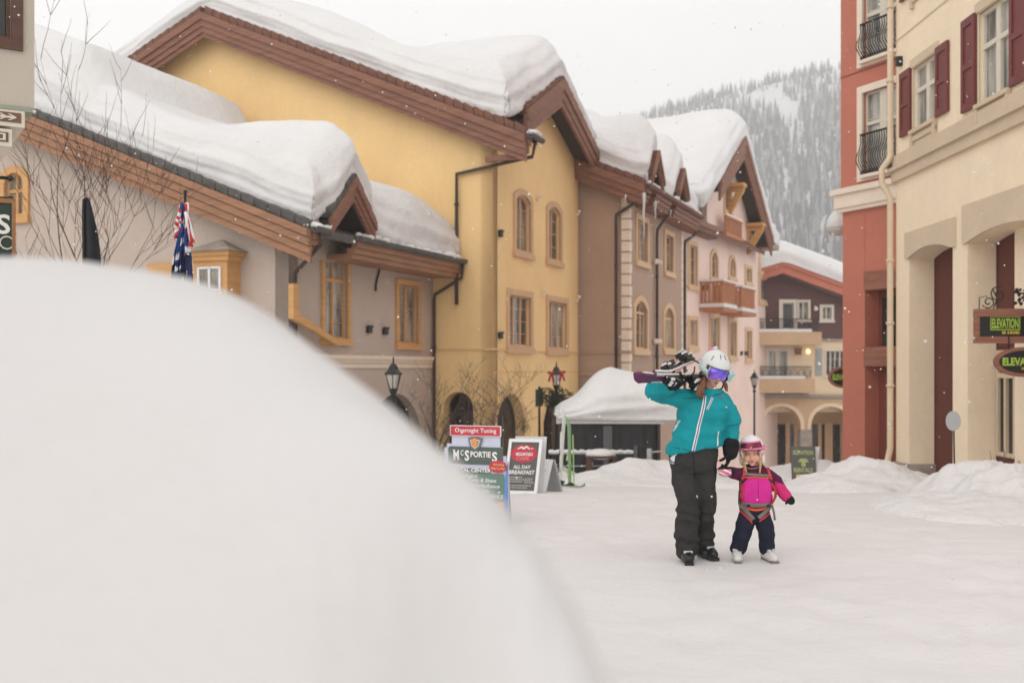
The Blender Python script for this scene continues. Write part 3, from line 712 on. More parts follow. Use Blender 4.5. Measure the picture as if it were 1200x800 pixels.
# ================================================================== far building closing the street
FF = Fr((14.8, 66.0), (1, .0))
def far_building():
    B = thing('far_building', 'cream and burgundy building with arches and balconies closing the street', 'building', FF.pt(0, 0, gz(66)-.3))
    q = lambda x, y, o=0: FF.sz(x, y, o)
    zb = gz(66)-1
    hc = []; hb = []; ha = []
    w = prect(FF, 917, 355, 930, 385); hb.append(window(FF, B, rect(*w), .22, 'white_trim', 'white_trim', 'pane_dark', 1, 1, .12, .06, sill=False, name='balcony_door'))
    w = prect(FF, 936, 354, 947, 374); hb.append(window(FF, B, rect(*w), .14, 'white_trim', 'white_trim', 'pane', 2, 2, .12, .06))
    w = prect(FF, 963.5, 360, 974, 374); hb.append(window(FF, B, rect(*w), .16, 'white_trim', 'white_trim', 'pane', 2, 2, .12, .06))
    w = prect(FF, 901, 411, 922, 442); hc.append(window(FF, B, rect(*w), .2, 'white_trim', 'white_trim', 'pane_curtain', 2, 1, .12, .06, sill=False, name='balcony_door', bar=.25))
    w = prect(FF, 968, 411, 990, 440); hc.append(window(FF, B, rect(*w), .1, 'white_trim', 'white_trim', 'pane_dark', 4, 3, .12, .06))
    sA, sZ = -2, 9
    zm = q(930, 398)[1]; zl = q(930, 466)[1]
    sp, zp = q(914, 322)
    a = MB(); a.panel(FF, [(sA, zm), (sZ, zm), (sZ, q(985, 355)[1]-1.), (sp, zp), (sA, zp-.9)], hb, -.3, 0); a.build('burgundy_wall', M['burgundy'], B)
    a = MB(); a.panel(FF, rect(sA, sZ, zl, zm), hc, -.3, .02); a.build('cream_wall', M['cream'], B)
    # arcade
    for (x0, x1) in ((893, 938), (950, 996)):
        w = prect(FF, x0, 476, x1, 545); ha.append(arch(w[0], w[1], zb+.02, w[3], 9))
    a = MB(); a.panel(FF, rect(sA, sZ, zb, zl), ha, -.6, .04); a.build('arcade_wall', M['tan'], B)
    a = MB()
    for h in ha: a.panel(FF, grow(h, .22), [h], .0, .09)
    a.build('arch_band', M['cream'], B)
    a = MB(); a.box(FF, sA, sZ, -3.4, -3.2, zb, zl); a.build('passage_wall', M['tan'], B)
    a = MB(); a.box(FF, sA, sZ, -3.2, -.6, zl-.9, zl-.6); a.build('passage_ceiling', M['cream'], B)
    a = MB()
    for (x0, x1) in ((905, 920), (925, 930), (952, 958), (962, 966), (975, 984)):
        s0, s1 = FF.s_at(x0, -3.2), FF.s_at(x1, -3.2); a.box(FF, s0, s1, -3.19, -3.12, zb, q(930, 500)[1])
    a.build('shop_glass', M['pane_dark'], B)
    a = MB()
    for (x0, x1) in ((903, 905), (920, 925), (958, 962), (966, 975)):
        s0, s1 = FF.s_at(x0, -3.2), FF.s_at(x1, -3.2); a.box(FF, s0, s1, -3.19, -3.05, zb, q(930, 498)[1])
    a.build('shop_frame', M['casing_tan'], B)
    a = MB(); w = prect(FF, 937.5, 503, 951, 545); a.box(FF, w[0], w[1], -.62, .1, zb, w[3]); a.build('pillar_base', M['stone'], B)
    a = MB(); z = q(930, 463)[1]; a.box(FF, sA, sZ, .041, .22, z-.1, z+.05); a.box(FF, sA, sZ, .041, .14, z-.2, z-.1); z = q(930, 398)[1]; a.box(FF, FF.s_at(962), sZ, .021, .12, z-.1, z+.06); a.build('belt_course', M['stone'], B)
    # balconies
    for (x0, x1, ys, yb, yr) in ((884, 963, 388, 404, 374), (886, 955, 443, 460, 430)):
        D = 1.3; s0, s1 = FF.s_at(x0, D), FF.s_at(x1, D); z1 = q(920, ys, D)[1]; z0 = q(920, yb, D)[1]; zr = q(920, yr, D)[1]
        a = MB(); a.box(FF, s0, s1, .05, D, z0, z1-.04); b = a.build('balcony', M['tan'], B)
        a = MB(); a.box(FF, s0, s1-.6, .06, D+.02, z1-.037, z1+.14); a.build('snow_layer', M['snow'], b)
        a = MB(); e = s1-.2
        for i in range(34):
            s = s0+(e-s0)*i/33; a.box(FF, s-.014, s+.014, D-.12, D-.09, z1, zr)
        a.box(FF, s0, e, D-.14, D-.06, zr, zr+.05)
        for k in range(4):
            for sgn in (0, 1): s = s0+(e-s0)*(k+.5)/4+(sgn-.5)*.3; a.tube([FF.pt(s+.22*math.cos(t*.7), D-.08, (z1+zr)/2+.22*math.sin(t*.7)) for t in range(10)], .015, 4)
        a.build('railing', M['iron'], b)
    a = MB(); w = prect(FF, 955.5, 408, 963, 440); a.box(FF, w[0], w[1], .021, .08, w[2], w[3])
    for i in range(14): z = w[2]+.1+i*(w[3]-w[2]-.2)/14; a.box(FF, w[0]+.05, w[1]-.05, .08, .1, z, z+.06)
    a.build('shutter', M['grey_paint'], B)
    for (x, y) in ((890, 412), (935, 412)): s, z = q(x, y); wall_light(B, FF, s, z, 'wall_box', 'fascia', .18, .15)
    for (x, y, o) in ((955, 362, 0), (946, 412, 0)):
        s, z = q(x, y); a = MB(); a.ball(FF.pt(s, .22, z), .13); a.box(FF, s-.04, s+.04, 0, .2, z+.1, z+.16); a.build('wall_lamp', M['lamp_glow'] if y > 400 else M['white_paint'], B)
    # roof
    zl_, zr_ = zp-.35, q(988, 345)[1]
    kr = (q(914, 312)[1]-q(985, 338)[1])/(FF.s_at(985)-FF.s_at(914))
    top = lambda s: q(914, 312)[1]-(kr*(s-sp) if s > sp else .3*(sp-s))+.25
    a = MB(); a.panel(FF, [(sA, top(sA)-.75), (sp, top(sp)-.75), (sZ, top(sZ)-.75), (sZ, top(sZ)), (sp, top(sp)), (sA, top(sA))], [], .75, .9)
    a.panel(FF, [(sA, top(sA)-.3), (sp, top(sp)-.3), (sZ, top(sZ)-.3), (sZ, top(sZ)-.02), (sp, top(sp)-.02), (sA, top(sA)-.02)], [], .9, 1.0); a.build('rake_board', M['red'], B)
    a = MB(); a.panel(FF, [(sA, top(sA)-.3), (sp, top(sp)-.3), (sZ, top(sZ)-.3), (sZ, top(sZ)-.05), (sp, top(sp)-.05), (sA, top(sA)-.05)], [], -12, .74); a.build('roof', M['tile_red'], B)
    snow_on('roof_snow', 'smooth snow blanket on the low red edged roof of the far building', FF, sA, sZ+.2, -11, 1.1, lambda s, o: top(s), 1.35, 1., 41, 50, 40, .12, (), .15)
    return B
m_ = bpy.data.materials.new('lamp_glow'); m_.use_nodes = True
_b = m_.node_tree.nodes['Principled BSDF']; _b.inputs['Base Color'].default_value = (.8, .7, .5, 1); _b.inputs['Emission Color'].default_value = (1, .75, .35, 1); _b.inputs['Emission Strength'].default_value = 1.6
M['lamp_glow'] = m_
far_building()
def rear_building():
    d = 78; O = P(850, 431, d); f = Fr((O.x, O.y), (1, 0)); s0 = f.s_at(640); z1 = f.sz(800, 158)[1]
    B = thing('rear_building', 'long snow loaded roof ridge rising behind the taupe and pink buildings', 'building', (O.x, O.y, gz(d)))
    a = MB(); a.box(f, s0, -.3, -14, 0, gz(d)-1, z1-2.0); a.build('wall', M['pink'], B)
    a = MB(); a.panel(f.side(0), [(.8, z1-2.3), (-7, z1), (-14.8, z1-2.3), (-14.8, z1-2.6), (.8, z1-2.6)], [], 0, -s0); a.build('roof', M['tile_red'], B)
    snow_on('roof_snow', 'flat topped snow on the rear roof ridge showing behind the gables', f, s0, .3, -14.9, 1.0, lambda s, o: z1-.295*abs(o+7), 2.0, 1.6, 61, 40, 40, .15, (), .2)
rear_building()

# ================================================================== beige and red buildings on the right
FB = Fr((8.53, 23.69), (.0136, -1)); FR = Fr((8.32, 27.0), (.44, -.9))
def beige_building():
    B = thing('beige_building', 'beige stucco building with dark red shutters and deep arched bays on the right', 'building', FB.pt(0, 0, gz(22)-.3))
    q = FB.sz; zt = 15; S1 = 14; zb = gz(15)-.8
    zc1 = q(1100, 190)[1]; 
    hs = []
    # windows with shutters
    def shuttered(x0, x1, ytl, ybl, sx):
        """x0..x1 glazed opening in px; ytl/ybl top and bottom at its middle"""
        w = prect(FB, x0, ytl, x1, ybl); s0, s1, z0, z1 = w
        hs.append(window(FB, B, rect(*w), .03, 'beige', 'white_trim', 'pane_curtain', 2, 1, .12, .01, sill=False, transom=z0+(z1-z0)*.62, bar=.14))
        W = (s1-s0)*.46
        for (a0, a1) in ((s0-W-.05, s0-.05), (s1+.05, s1+W+.05)):
            a = MB(); a.panel(FB, rect(a0, a1, z0-.03, z1+.05), [rect(a0+.1, a1-.1, z0+.12, z0+(z1-z0)*.45), rect(a0+.1, a1-.1, z0+(z1-z0)*.52, z1-.1)], .015, .07)
            a.box(FB, a0+.08, a1-.08, .016, .045, z0+.1, z1-.08); a.build('shutter', M['shutter'], B)
        a = MB(); a.box(FB, s0-.03, s1+.03, .003, .1, z0-.1, z0-.02); a.box(FB, s0-.02, s1+.02, .003, .06, z0-.26, z0-.16); a.box(FB, s0-.02, s0+.08, .003, .08, z0-.38, z0-.1); a.box(FB, s1-.08, s1+.02, .003, .08, z0-.38, z0-.1)
        a.build('window_sill', M['beige_trim'], B)
        a = MB(); a.box(FB, s0-.1, s1+.1, .003, .035, z1+.02, z1+.2); a.build('window_head', M['beige_trim'], B)
        return w
    w1 = shuttered(1070, 1098, 71, 145, 0)
    w2 = shuttered(1147, 1185, 3, 112, 0)
    H = 2.95
    step = ((w2[0]+w2[1])/2-(w1[0]+w1[1])/2)
    base = (w1[0]+w1[1])/2; W1 = w1[1]-w1[0]
    for k in range(2, 4):
        c = base+step*k; s0, s1 = c-W1/2, c+W1/2; hs.append(window(FB, B, rect(s0, s1, w1[2], w1[3]), .03, 'beige', 'white_trim', 'pane_curtain', 2, 1, .12, .01, sill=False, transom=w1[2]+(w1[3]-w1[2])*.62, bar=.14))
    for k in range(0, 2):
        c = base+step*k; s0, s1 = c-W1/2, c+W1/2; z0, z1 = w1[2]+H, w1[3]+H
        hs.append(window(FB, B, rect(s0, s1, z0, z1), .03, 'beige', 'white_trim', 'pane_curtain', 2, 1, .12, .01, sill=False, transom=z0+.9, bar=.14))
        for (a0, a1) in ((s0-W1*.46-.05, s0-.05), (s1+.05, s1+W1*.46+.05)):
            a = MB(); a.panel(FB, rect(a0, a1, z0-.03, z1+.05), [], .015, .07); a.build('shutter', M['shutter'], B)
        a = MB(); a.box(FB, s0-.03, s1+.03, .003, .1, z0-.1, z0-.02); a.box(FB, s0-.02, s1+.02, .003, .06, z0-.26, z0-.16); a.box(FB, s0-.02, s0+.08, .003, .08, z0-.38, z0-.1); a.build('window_sill', M['beige_trim'], B)
    # arched bays
    zs = q(1116, 290)[1]
    p1, p2 = FB.s_at(1065.5), FB.s_at(1116.5); p3 = FB.s_at(1134)
    bays = []
    span2 = 3.0
    crown2 = q(1180, 262)[1]; crown1 = q(1092, 287)[1]
    hs.append(arch(p1, p2, zb+.02, crown1, crown1-zs)); bays.append((p1, p2, crown1))
    x = p3
    while x < S1-3.2:
        hs.append(arch(x, x+span2, zb+.02, crown2, crown2-zs)); bays.append((x, x+span2, crown2)); x += span2+.62
    a = MB(); a.panel(FB, rect(0, S1, zb, zt), hs, -.54, 0); a.build('street_wall', M['beige'], B)
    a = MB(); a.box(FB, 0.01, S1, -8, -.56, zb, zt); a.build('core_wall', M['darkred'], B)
    a = MB(); a.box(FB, 0, .3, -8, -.545, zb, zt); a.build('end_wall', M['beige'], B)
    # raised arch headers
    a = MB()
    t1 = q(1085, 266)[1]; t2 = q(1160, 231)[1]
    for i, (b0, b1, cr) in enumerate(bays):
        e0 = .2; zt_ = t1 if i == 0 else t2
        out = [(b0-e0+.02, zs), (b0, zs)]
        ar = arch(b0, b1, zs-.5, cr, cr-zs)[2:]
        poly = [(b0-.16, zs), ]+[p for p in reversed(ar)]+[(b1+.16, zs), (b1+.16, zt_), (b0-.16, zt_)]
        a.panel(FB, poly, [], .003, .05)
    a.build('arch_header', M['beige_trim'], B)
    # cornice
    zc = q(1055, 212)[1]; zd = q(1055, 197)[1]
    a = MB(); a.box(FB, -.05, S1, .003, .09, zc, zd-.05); a.box(FB, -.08, S1, .003, .16, zd-.05, zd+.03); a.box(FB, -.05, S1, .003, .07, zd+.03, zd+.3); a.build('cornice', M['beige_trim'], B)
    zz = q(1053.5, 46.5)[1]; a = MB(); a.box(FB, 0, S1, .003, .012, zz-.02, zz+.02); a.build('score_line', M['beige_trim'], B)
    # bases of pillars
    a = MB(); zq = gz(21)+.22
    a.box(FB, -.04, p1+.04, -.58, .05, zb, zq)
    xs = [(bays[i][1], bays[i+1][0]) for i in range(len(bays)-1)]
    for (b0, b1) in xs: a.box(FB, b0-.04, b1+.04, -.58, .05, zb, zq)
    a.build('pillar_base', M['stone'], B)
    # glazed doors at the back of the second bay
    for i, (b0, b1, cr) in enumerate(bays[1:]):
        f2 = Fr(FB.pt(0, -.54, 0), (FB.u.x, FB.u.y))
        s0, s1 = b0+.10, b0+.78
        window(f2, B, rect(s0, s1, q(1177, 533, -.54)[1], q(1177, 412, -.54)[1]), .03, 'beige_trim', 'beige_trim', 'pane_dark', 2, 1, .0, .04, transom=q(1177, 440, -.54)[1], sill=False, name='shop_window')
        a = MB(); a.box(FB, s1+.10, s1+.9, -.555, -.46, zb, cr); a.build('pilaster', M['beige'], B)
    # downpipe on the corner
    z_ = lambda y: q(1050, y)[1]
    pts = [FB.pt(-.02, .12, zt-.5), FB.pt(-.02, .12, z_(182)), FB.pt(-.02, .16, z_(188)), FB.pt(-.05, .3, z_(198)), FB.pt(-.05, .3, z_(214)), FB.pt(-.03, .12, z_(232)), FB.pt(-.03, .12, z_(525)), FB.pt(-.03, .2, z_(545)), FB.pt(-.03, .35, z_(552))]
    pipe(B, pts, .07, 'pipe_beige')
    s, z = q(1057, 72); a = MB(); a.box(FB, s-.08, s+.05, 0, .12, z-.1, z+.1); a.build('wall_lamp', M['iron'], B)
    # plank rail above the pillar bases
    return B
beige_building()

def red_building():
    B = thing('red_building', 'terracotta red building with black bowed iron balconettes, behind the beige corner', 'building', FR.pt(0, 0, gz(27)-.3))
    q = FR.sz; S1 = 3.2; zb = gz(27)-.6
    hs = []
    for (yt, yb_) in ((-22, 64), (103, 200)):
        w = prect(FR, 1012, yt, 1054, yb_)
        hs.append(window(FR, B, rect(*w), .17, 'quoin', 'white_trim', 'pane_curtain', 2, 3, .12, .06, transom=w[2]+(w[3]-w[2])*.62, sill=False, bar=.2))
        z0 = w[2]+.0; s0, s1 = FR.s_at(1007, .2), w[1]+.3; zt = z0+(w[3]-w[2])*.47
        a = MB(); n = 18
        prof = [(.12, .0), (.18, .1), (.3, .28), (.3, .42), (.2, .62), (.15, .8), (.17, 1.)]
        for i in range(n+1):
            s = s0+(s1-s0)*i/n
            a.tube([FR.pt(s, o, z0+(zt-z0)*t) for o, t in prof], .014, 5)
        for (o, t, r) in ((.12, 0, .022), (.17, 1, .026), (.13, .06, .016)): a.tube([FR.pt(s0, o, z0+(zt-z0)*t), FR.pt(s1, o, z0+(zt-z0)*t)], r, 6)
        for sv in (s0, s1):
            for t in (0, 1): a.tube([FR.pt(sv, .0, z0+(zt-z0)*t), FR.pt(sv, .17, z0+(zt-z0)*t)], .02, 6)
        a.build('balconette', M['iron'], B)
        a = MB(); a.box(FR, s0-.05, s1+.05, .063, .2, z0-.12, z0-.04); a.build('window_ledge', M['quoin'], B)
    zc1, zc0 = q(985, 224)[1], q(985, 246)[1]
    hs.append([])
    hs = [h for h in hs if h]
    a = MB(); a.panel(FR, rect(0, S1, zc0, 17), hs, -.4, 0); a.build('stucco_wall', M['red'], B)
    a = MB(); a.box(FR, 0.0, .35, -9, -.41, zb, 17); a.build('end_wall', M['red'], B)
    a = MB(); a.box(FR, -.12, S1, -.3, .12, zc0+.02, zc1-.12); a.box(FR, -.18, S1, -.3, .2, zc1-.12, zc1+.02); a.box(FR, -.08, S1, -.3, .07, zc0-.08, zc0+.02); a.build('cornice', M['quoin'], B)
    # lower storey: a pillar, and a deep recess crossed by two timber beams
    sp = FR.s_at(1012)
    a = MB(); a.box(FR, .03, sp, -.8, -.04, zb, zc0-.08); a.panel(FR, rect(sp, S1, q(1020, 318)[1]+.0, zc0-.08), [], -.8, -.05); a.build('pillar_wall', M['red'], B)
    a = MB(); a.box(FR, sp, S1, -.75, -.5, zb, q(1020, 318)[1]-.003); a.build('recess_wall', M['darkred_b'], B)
    for (y0, y1) in ((340, 318), (429, 406)):
        a = MB(); a.box(FR, sp-.02, S1, -.45, -.02, q(1015, y0)[1], q(1015, y1)[1]-.005); a.build('timber_beam', M['fascia_red'], B)
    a = MB(); w = prect(FR, 1035, 348, 1050, 405, -.5); a.box(FR, w[0], w[1], -.5, -.46, w[2], w[3]); a.build('dark_window', M['pane_dark'], B)
    a = MB(); zz = q(985, 92)[1]; a.box(FR, .0, S1, .003, .01, zz-.015, zz+.015); a.build('score_line', M['darkred_b'], B)
    s, z = q(1036, 540, -.3); wall_light(B, FR, s, gz(26)+.35, 'floor_box', 'iron', .12, .2)
    return B
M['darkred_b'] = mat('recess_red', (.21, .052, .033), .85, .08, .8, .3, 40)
M['fascia_red'] = mat_wood('beam_red', (.27, .11, .07), .3)
red_building()
# ================================================================== ground, snow banks, hill
PR = {}
def _prints():
    rnd = random.Random(77); L = []
    for w in range(11):
        x, y = rnd.uniform(-.5, 7), rnd.uniform(14, 17); a_ = rnd.uniform(-.35, .35)-.12; k = 0
        while y > 5.2:
            L.append((x+(.13 if k % 2 else -.13)+rnd.uniform(-.05, .05), y, a_+rnd.uniform(-.2, .2), rnd.uniform(.014, .034))); k += 1
            y -= rnd.uniform(.5, .72); x += math.sin(a_)*.6+rnd.uniform(-.06, .06)
    for (fx, fy, fa, fd) in L:
        for i in (-1, 0, 1):
            for j in (-1, 0, 1): PR.setdefault((int(fx//1)+i, int(fy//1)+j), []).append((fx, fy, fa, fd))
_prints()
def ground():
    xs = [-400, -250, -150, -90, -60, -40, -30, -24]+[-20+i*.5 for i in range(36)]+[-2+i*.11 for i in range(91)]+[8.4+i*.5 for i in range(24)]+[21, 24, 30, 40, 60, 90, 150, 250, 400]
    ys = [-40, -20, -10, -5]+[i*.25 for i in range(-8, 20)]+[5+i*.11 for i in range(101)]+[16.25+i*.3 for i in range(13)]+[20+i*.6 for i in range(0, 80)]+[70, 80, 100, 140, 200, 300, 420, 560]
    def z(x, y):
        h = gz(y)
        a = max(0, 1-max(0, y-60)/40)
        h += (noise.noise(Vector((x*.35, y*.35, 2)))*.05+noise.noise(Vector((x*1.1, y*1.1, 5)))*.009)*a
        h += noise.noise(Vector((x*3.3, y*3.3, 9)))*.007*(1 if y < 14 else 0)
        for (fx, fy, fa, fd) in PR.get((int(x//1), int(y//1)), ()):
            u = (x-fx)*math.cos(fa)+(y-fy)*math.sin(fa); v = -(x-fx)*math.sin(fa)+(y-fy)*math.cos(fa); q = (u/.17)**2+(v/.34)**2
            if q < 3: h += -fd*math.exp(-q*1.6)+fd*.45*math.exp(-((math.sqrt(q)-1.2)/.28)**2)
        k = max(0, abs(x-1.9)-.8)                      # trodden flat where they walk
        if 7.9 < y < 9.6 and k < 1.2: h = gz(y)+(h-gz(y))*sm(k/1.2)
        return h
    ys = sorted(set(ys)); a = MB(); n = len(ys)
    vs = [(x, y, z(x, y)) for x in xs for y in ys]
    a.add(vs, [(i*n+j, (i+1)*n+j, (i+1)*n+j+1, i*n+j+1) for i in range(len(xs)-1) for j in range(n-1)], 0, True)
    o = a.build('ground', M['snow_ground']); o['kind'] = 'structure'; o['label'] = 'trodden snow covering the village street'
ground()

def heightfield(name, x0, x1, y0, y1, nx, ny, hf, m, label, cat, group=None, skirt=.15):
    a = MB(); vs = []
    for i in range(nx+1):
        for j in range(ny+1):
            x = x0+(x1-x0)*i/nx; y = y0+(y1-y0)*j/ny
            h = hf(x, y); vs.append((x, y, gz(y)+h-.03-.22*max(0, 1-h/.07)))
    n = ny+1
    a.add(vs, [(i*n+j, (i+1)*n+j, (i+1)*n+j+1, i*n+j+1) for i in range(nx) for j in range(ny)], 0, True)
    o = a.build(name, M[m]); recenter(o); tag(o, label, cat, group)
    return o
# the big bank in front: crest line given as (x, y of crest, z of crest)
CREST = []
for (px, py, d) in ((-80, 309, 1.9), (0, 311, 1.85), (60, 315, 1.8), (130, 320, 1.75), (190, 328, 1.7), (240, 341, 1.65), (300, 368, 1.6), (350, 405, 1.52), (400, 446, 1.44), (450, 488, 1.36), (500, 531, 1.24), (550, 574, 1.08), (600, 618, .92), (640, 664, .78), (680, 722, .66), (710, 778, .58), (730, 830, .56)):
    p = P(px, py, d); CREST.append((p.x, p.y, p.z+.024))
for (x_, y_, z_) in ((.13, .62, 1.16), (.3, .8, .84), (.52, 1.0, .46), (.75, 1.5, .2), (1.0, 1.6, .04), (1.2, 1.6, 0)): CREST.append((x_, y_, z_))
XY = [(c[0], c[1]) for c in CREST]; XZ = [(c[0], c[2]) for c in CREST]
def bank_h(x, y):
    yr = sum(lerp_tab(XY, x+e) for e in (-.1, -.05, 0, .05, .1))/5; zr = max(0, sum(lerp_tab(XZ, x+e) for e in (-.05, -.025, 0, .025, .05))/5)
    t = (y-yr)/(min(.98, yr-.05) if y < yr else lerp_tab([(-1.5, 3.2), (-.6, 2.2), (0, 1.6), (.6, 1.2)], x))
    g = max(0, 1-t*t)**1.5
    if y < yr: g = max(0, 1-abs(t)**2.2)**1.3
    n = noise.noise(Vector((x*2.2, y*2.2, 3)))*.02+noise.noise(Vector((x*6, y*6, 8)))*.010+noise.noise(Vector((x*15, y*15, 4)))*.005
    lx = 1 if x > -4.6 else max(0, 1-(-4.6-x)/1.6)
    return (zr+n*min(1, zr*2))*g*lx+.02*(g > 0)
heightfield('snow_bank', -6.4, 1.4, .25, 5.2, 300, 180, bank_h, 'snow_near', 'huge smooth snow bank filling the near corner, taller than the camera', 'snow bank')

def lumps(cs, amp, f, seed, pw=1.0):
    def h(x, y):
        v = 0
        for (cx, cy, rx, ry, hh) in cs:
            r = math.hypot((x-cx)/rx, (y-cy)/ry)
            if r < 1:
                w_ = hh*(1-r*r)**1.3; v = smax(v, w_, .001+.12*min(1, min(v, w_)/.12))
        if v > .02: v += amp*min(1, v*3)*(noise.noise(Vector((x*f, y*f, seed)))+.5*noise.noise(Vector((x*f*2.3, y*f*2.3, seed)))+.3*abs(noise.noise(Vector((x*f*5, y*f*5, seed)))))
        return v
    return h
G = 'ploughed snow banks along the right side of the street'
c = P(1030, 560, 18.6); heightfield('snow_bank', 4.3, 9.4, 14.5, 23.5, 120, 160, lumps([(6.25, 18.8, 1.2, 2.3, .52), (5.5, 18.2, 1.1, 2.2, .26), (7.3, 20.8, 1.3, 2.0, .3)], .13, 1.9, 4), 'snow_bank', 'rounded ploughed heap at the foot of the red pillar and beige corner', 'snow bank', G)
heightfield('snow_bank', 4.6, 10.0, 10.8, 19.2, 140, 170, lumps([(6.8, 15.1, 1.05, 2.1, .55), (7.7, 14.8, 1.3, 2.3, .40), (5.9, 13.6, 1.6, 2.4, .2), (7.5, 16.4, 1.2, 1.8, .3)], .15, 1.9, 12), 'snow_bank', 'lumpy bank of ploughed snow in front of the round marker pole', 'snow bank', G)
heightfield('snow_bank', -.2, 5.6, 18.6, 24.2, 110, 110, lumps([(2.55, 21.6, 1.3, 1.5, .52), (1.7, 21.0, 1.0, 1.3, .3), (3.4, 21.7, 1.3, 1.5, .5), (4.2, 22.3, 1.0, 1.4, .34), (2.2, 20.3, 1.2, 1.2, .16), (3.4, 20.4, 1.3, 1.3, .2), (1.5, 19.7, .9, .9, .09), (2.9, 19.5, .8, .7, .08), (4.2, 19.9, .9, 1.0, .12)], .08, 1.9, 21), 'snow_bank', 'churned snow bank in front of the black tent', 'snow bank')
heightfield('snow_bank', 4.6, 11.0, 22.4, 30.0, 90, 100, lumps([(7.3, 26, 1.3, 1.9, .50), (8.4, 26.6, 1.5, 2, .45), (6.4, 25.6, 1.1, 1.7, .34)], .07, 1.3, 33), 'snow_bank', 'low snow bank beyond the child, before the far arches', 'snow bank')
heightfield('snow_bank', -3.6, 2.0, 20.0, 27.5, 80, 90, lumps([(-.6, 23.6, 2.0, 2.4, .5), (.6, 23.8, 1.2, 2, .45), (-2.0, 24, 1.5, 2, .55)], .07, 1.3, 37), 'snow_bank', 'low snow bank at the foot of the yellow building arches', 'snow bank')

# hill with forest
CR = [(-400, 190), (300, 210), (600, 190), (700, 168), (740, 148), (790, 130), (830, 117), (870, 105), (920, 92), (985, 78), (1100, 40), (1400, -40), (2000, -60)]
def hill_z(X, Y):
    px = CX+F*X/1100.
    top = CZ+(HY-lerp_tab(CR, px))/F*1100
    t = max(0, min(1, (Y-430)/670.))
    z = -5+(top+5)*(t**1.05)
    if Y > 1100: z = top-(Y-1100)*.15
    return z+noise.noise(Vector((X*.006, Y*.006, 1)))*14*t*(1-.7*t)+noise.noise(Vector((X*.03, Y*.03, 7)))*4*t
def hill():
    a = MB(); nx, ny = 90, 60; vs = []
    for i in range(nx+1):
        for j in range(ny+1):
            x = -500+1500*i/nx; y = 420+900*j/ny; vs.append((x, y, hill_z(x, y)-.3))
    n = ny+1; a.add(vs, [(i*n+j, (i+1)*n+j, (i+1)*n+j+1, i*n+j+1) for i in range(nx) for j in range(ny)], 0, True)
    o = a.build('hill', M['snow']); o['kind'] = 'structure'; o['label'] = 'snowy hillside fading into low cloud'
hill()
def forest():
    m = mat('conifer', (.05, .052, .05), .95, .45, .02)
    m2 = mat('conifer_snowy', (.28, .28, .28), .95, .2, .03)
    a = MB(); rnd = random.Random(5); n = 0
    while n < 11000:
        y = 430+rnd.random()*690
        x = y*((rnd.random()*.62)-.06)
        if y > 1085: x = y*((rnd.random()*.35)+.05)
        dens = noise.noise(Vector((x*.018, y*.010, 11)))+.35*noise.noise(Vector((x*.06, y*.02, 4)))
        if dens > .50: continue
        n += 1
        h = rnd.uniform(9, 19)*(1.0 if y < 1000 else .8); r = h*rnd.uniform(.10, .15); z = hill_z(x, y)-.6
        k = 5; mi_ = 1 if rnd.random() < .33 else 0
        for (b, t, rr) in ((.08, .55, 1.), (.36, .8, .72), (.62, 1.0, .45)):
            ph = rnd.random()*6
            vs = [(x+r*rr*math.cos(ph+2*math.pi*i/k)*rnd.uniform(.7, 1.2), y+r*rr*math.sin(ph+2*math.pi*i/k), z+h*b+rnd.uniform(-.3, .3)) for i in range(k)]+[(x, y, z+h*t)]
            a.add(vs, [(i, (i+1) % k, k) for i in range(k)], mi_ if b < .5 else (1 if rnd.random() < .3 else mi_))
        a.add([(x-.2, y, z-.5), (x+.2, y, z-.5), (x+.2, y, z+h*.15), (x-.2, y, z+h*.15)], [(0, 1, 2, 3)], 0)
    o = a.build('forest', [m, m2], recalc=False); tag(o, 'snow dusted conifer forest on the far hillside', 'forest', kind='stuff')
forest()

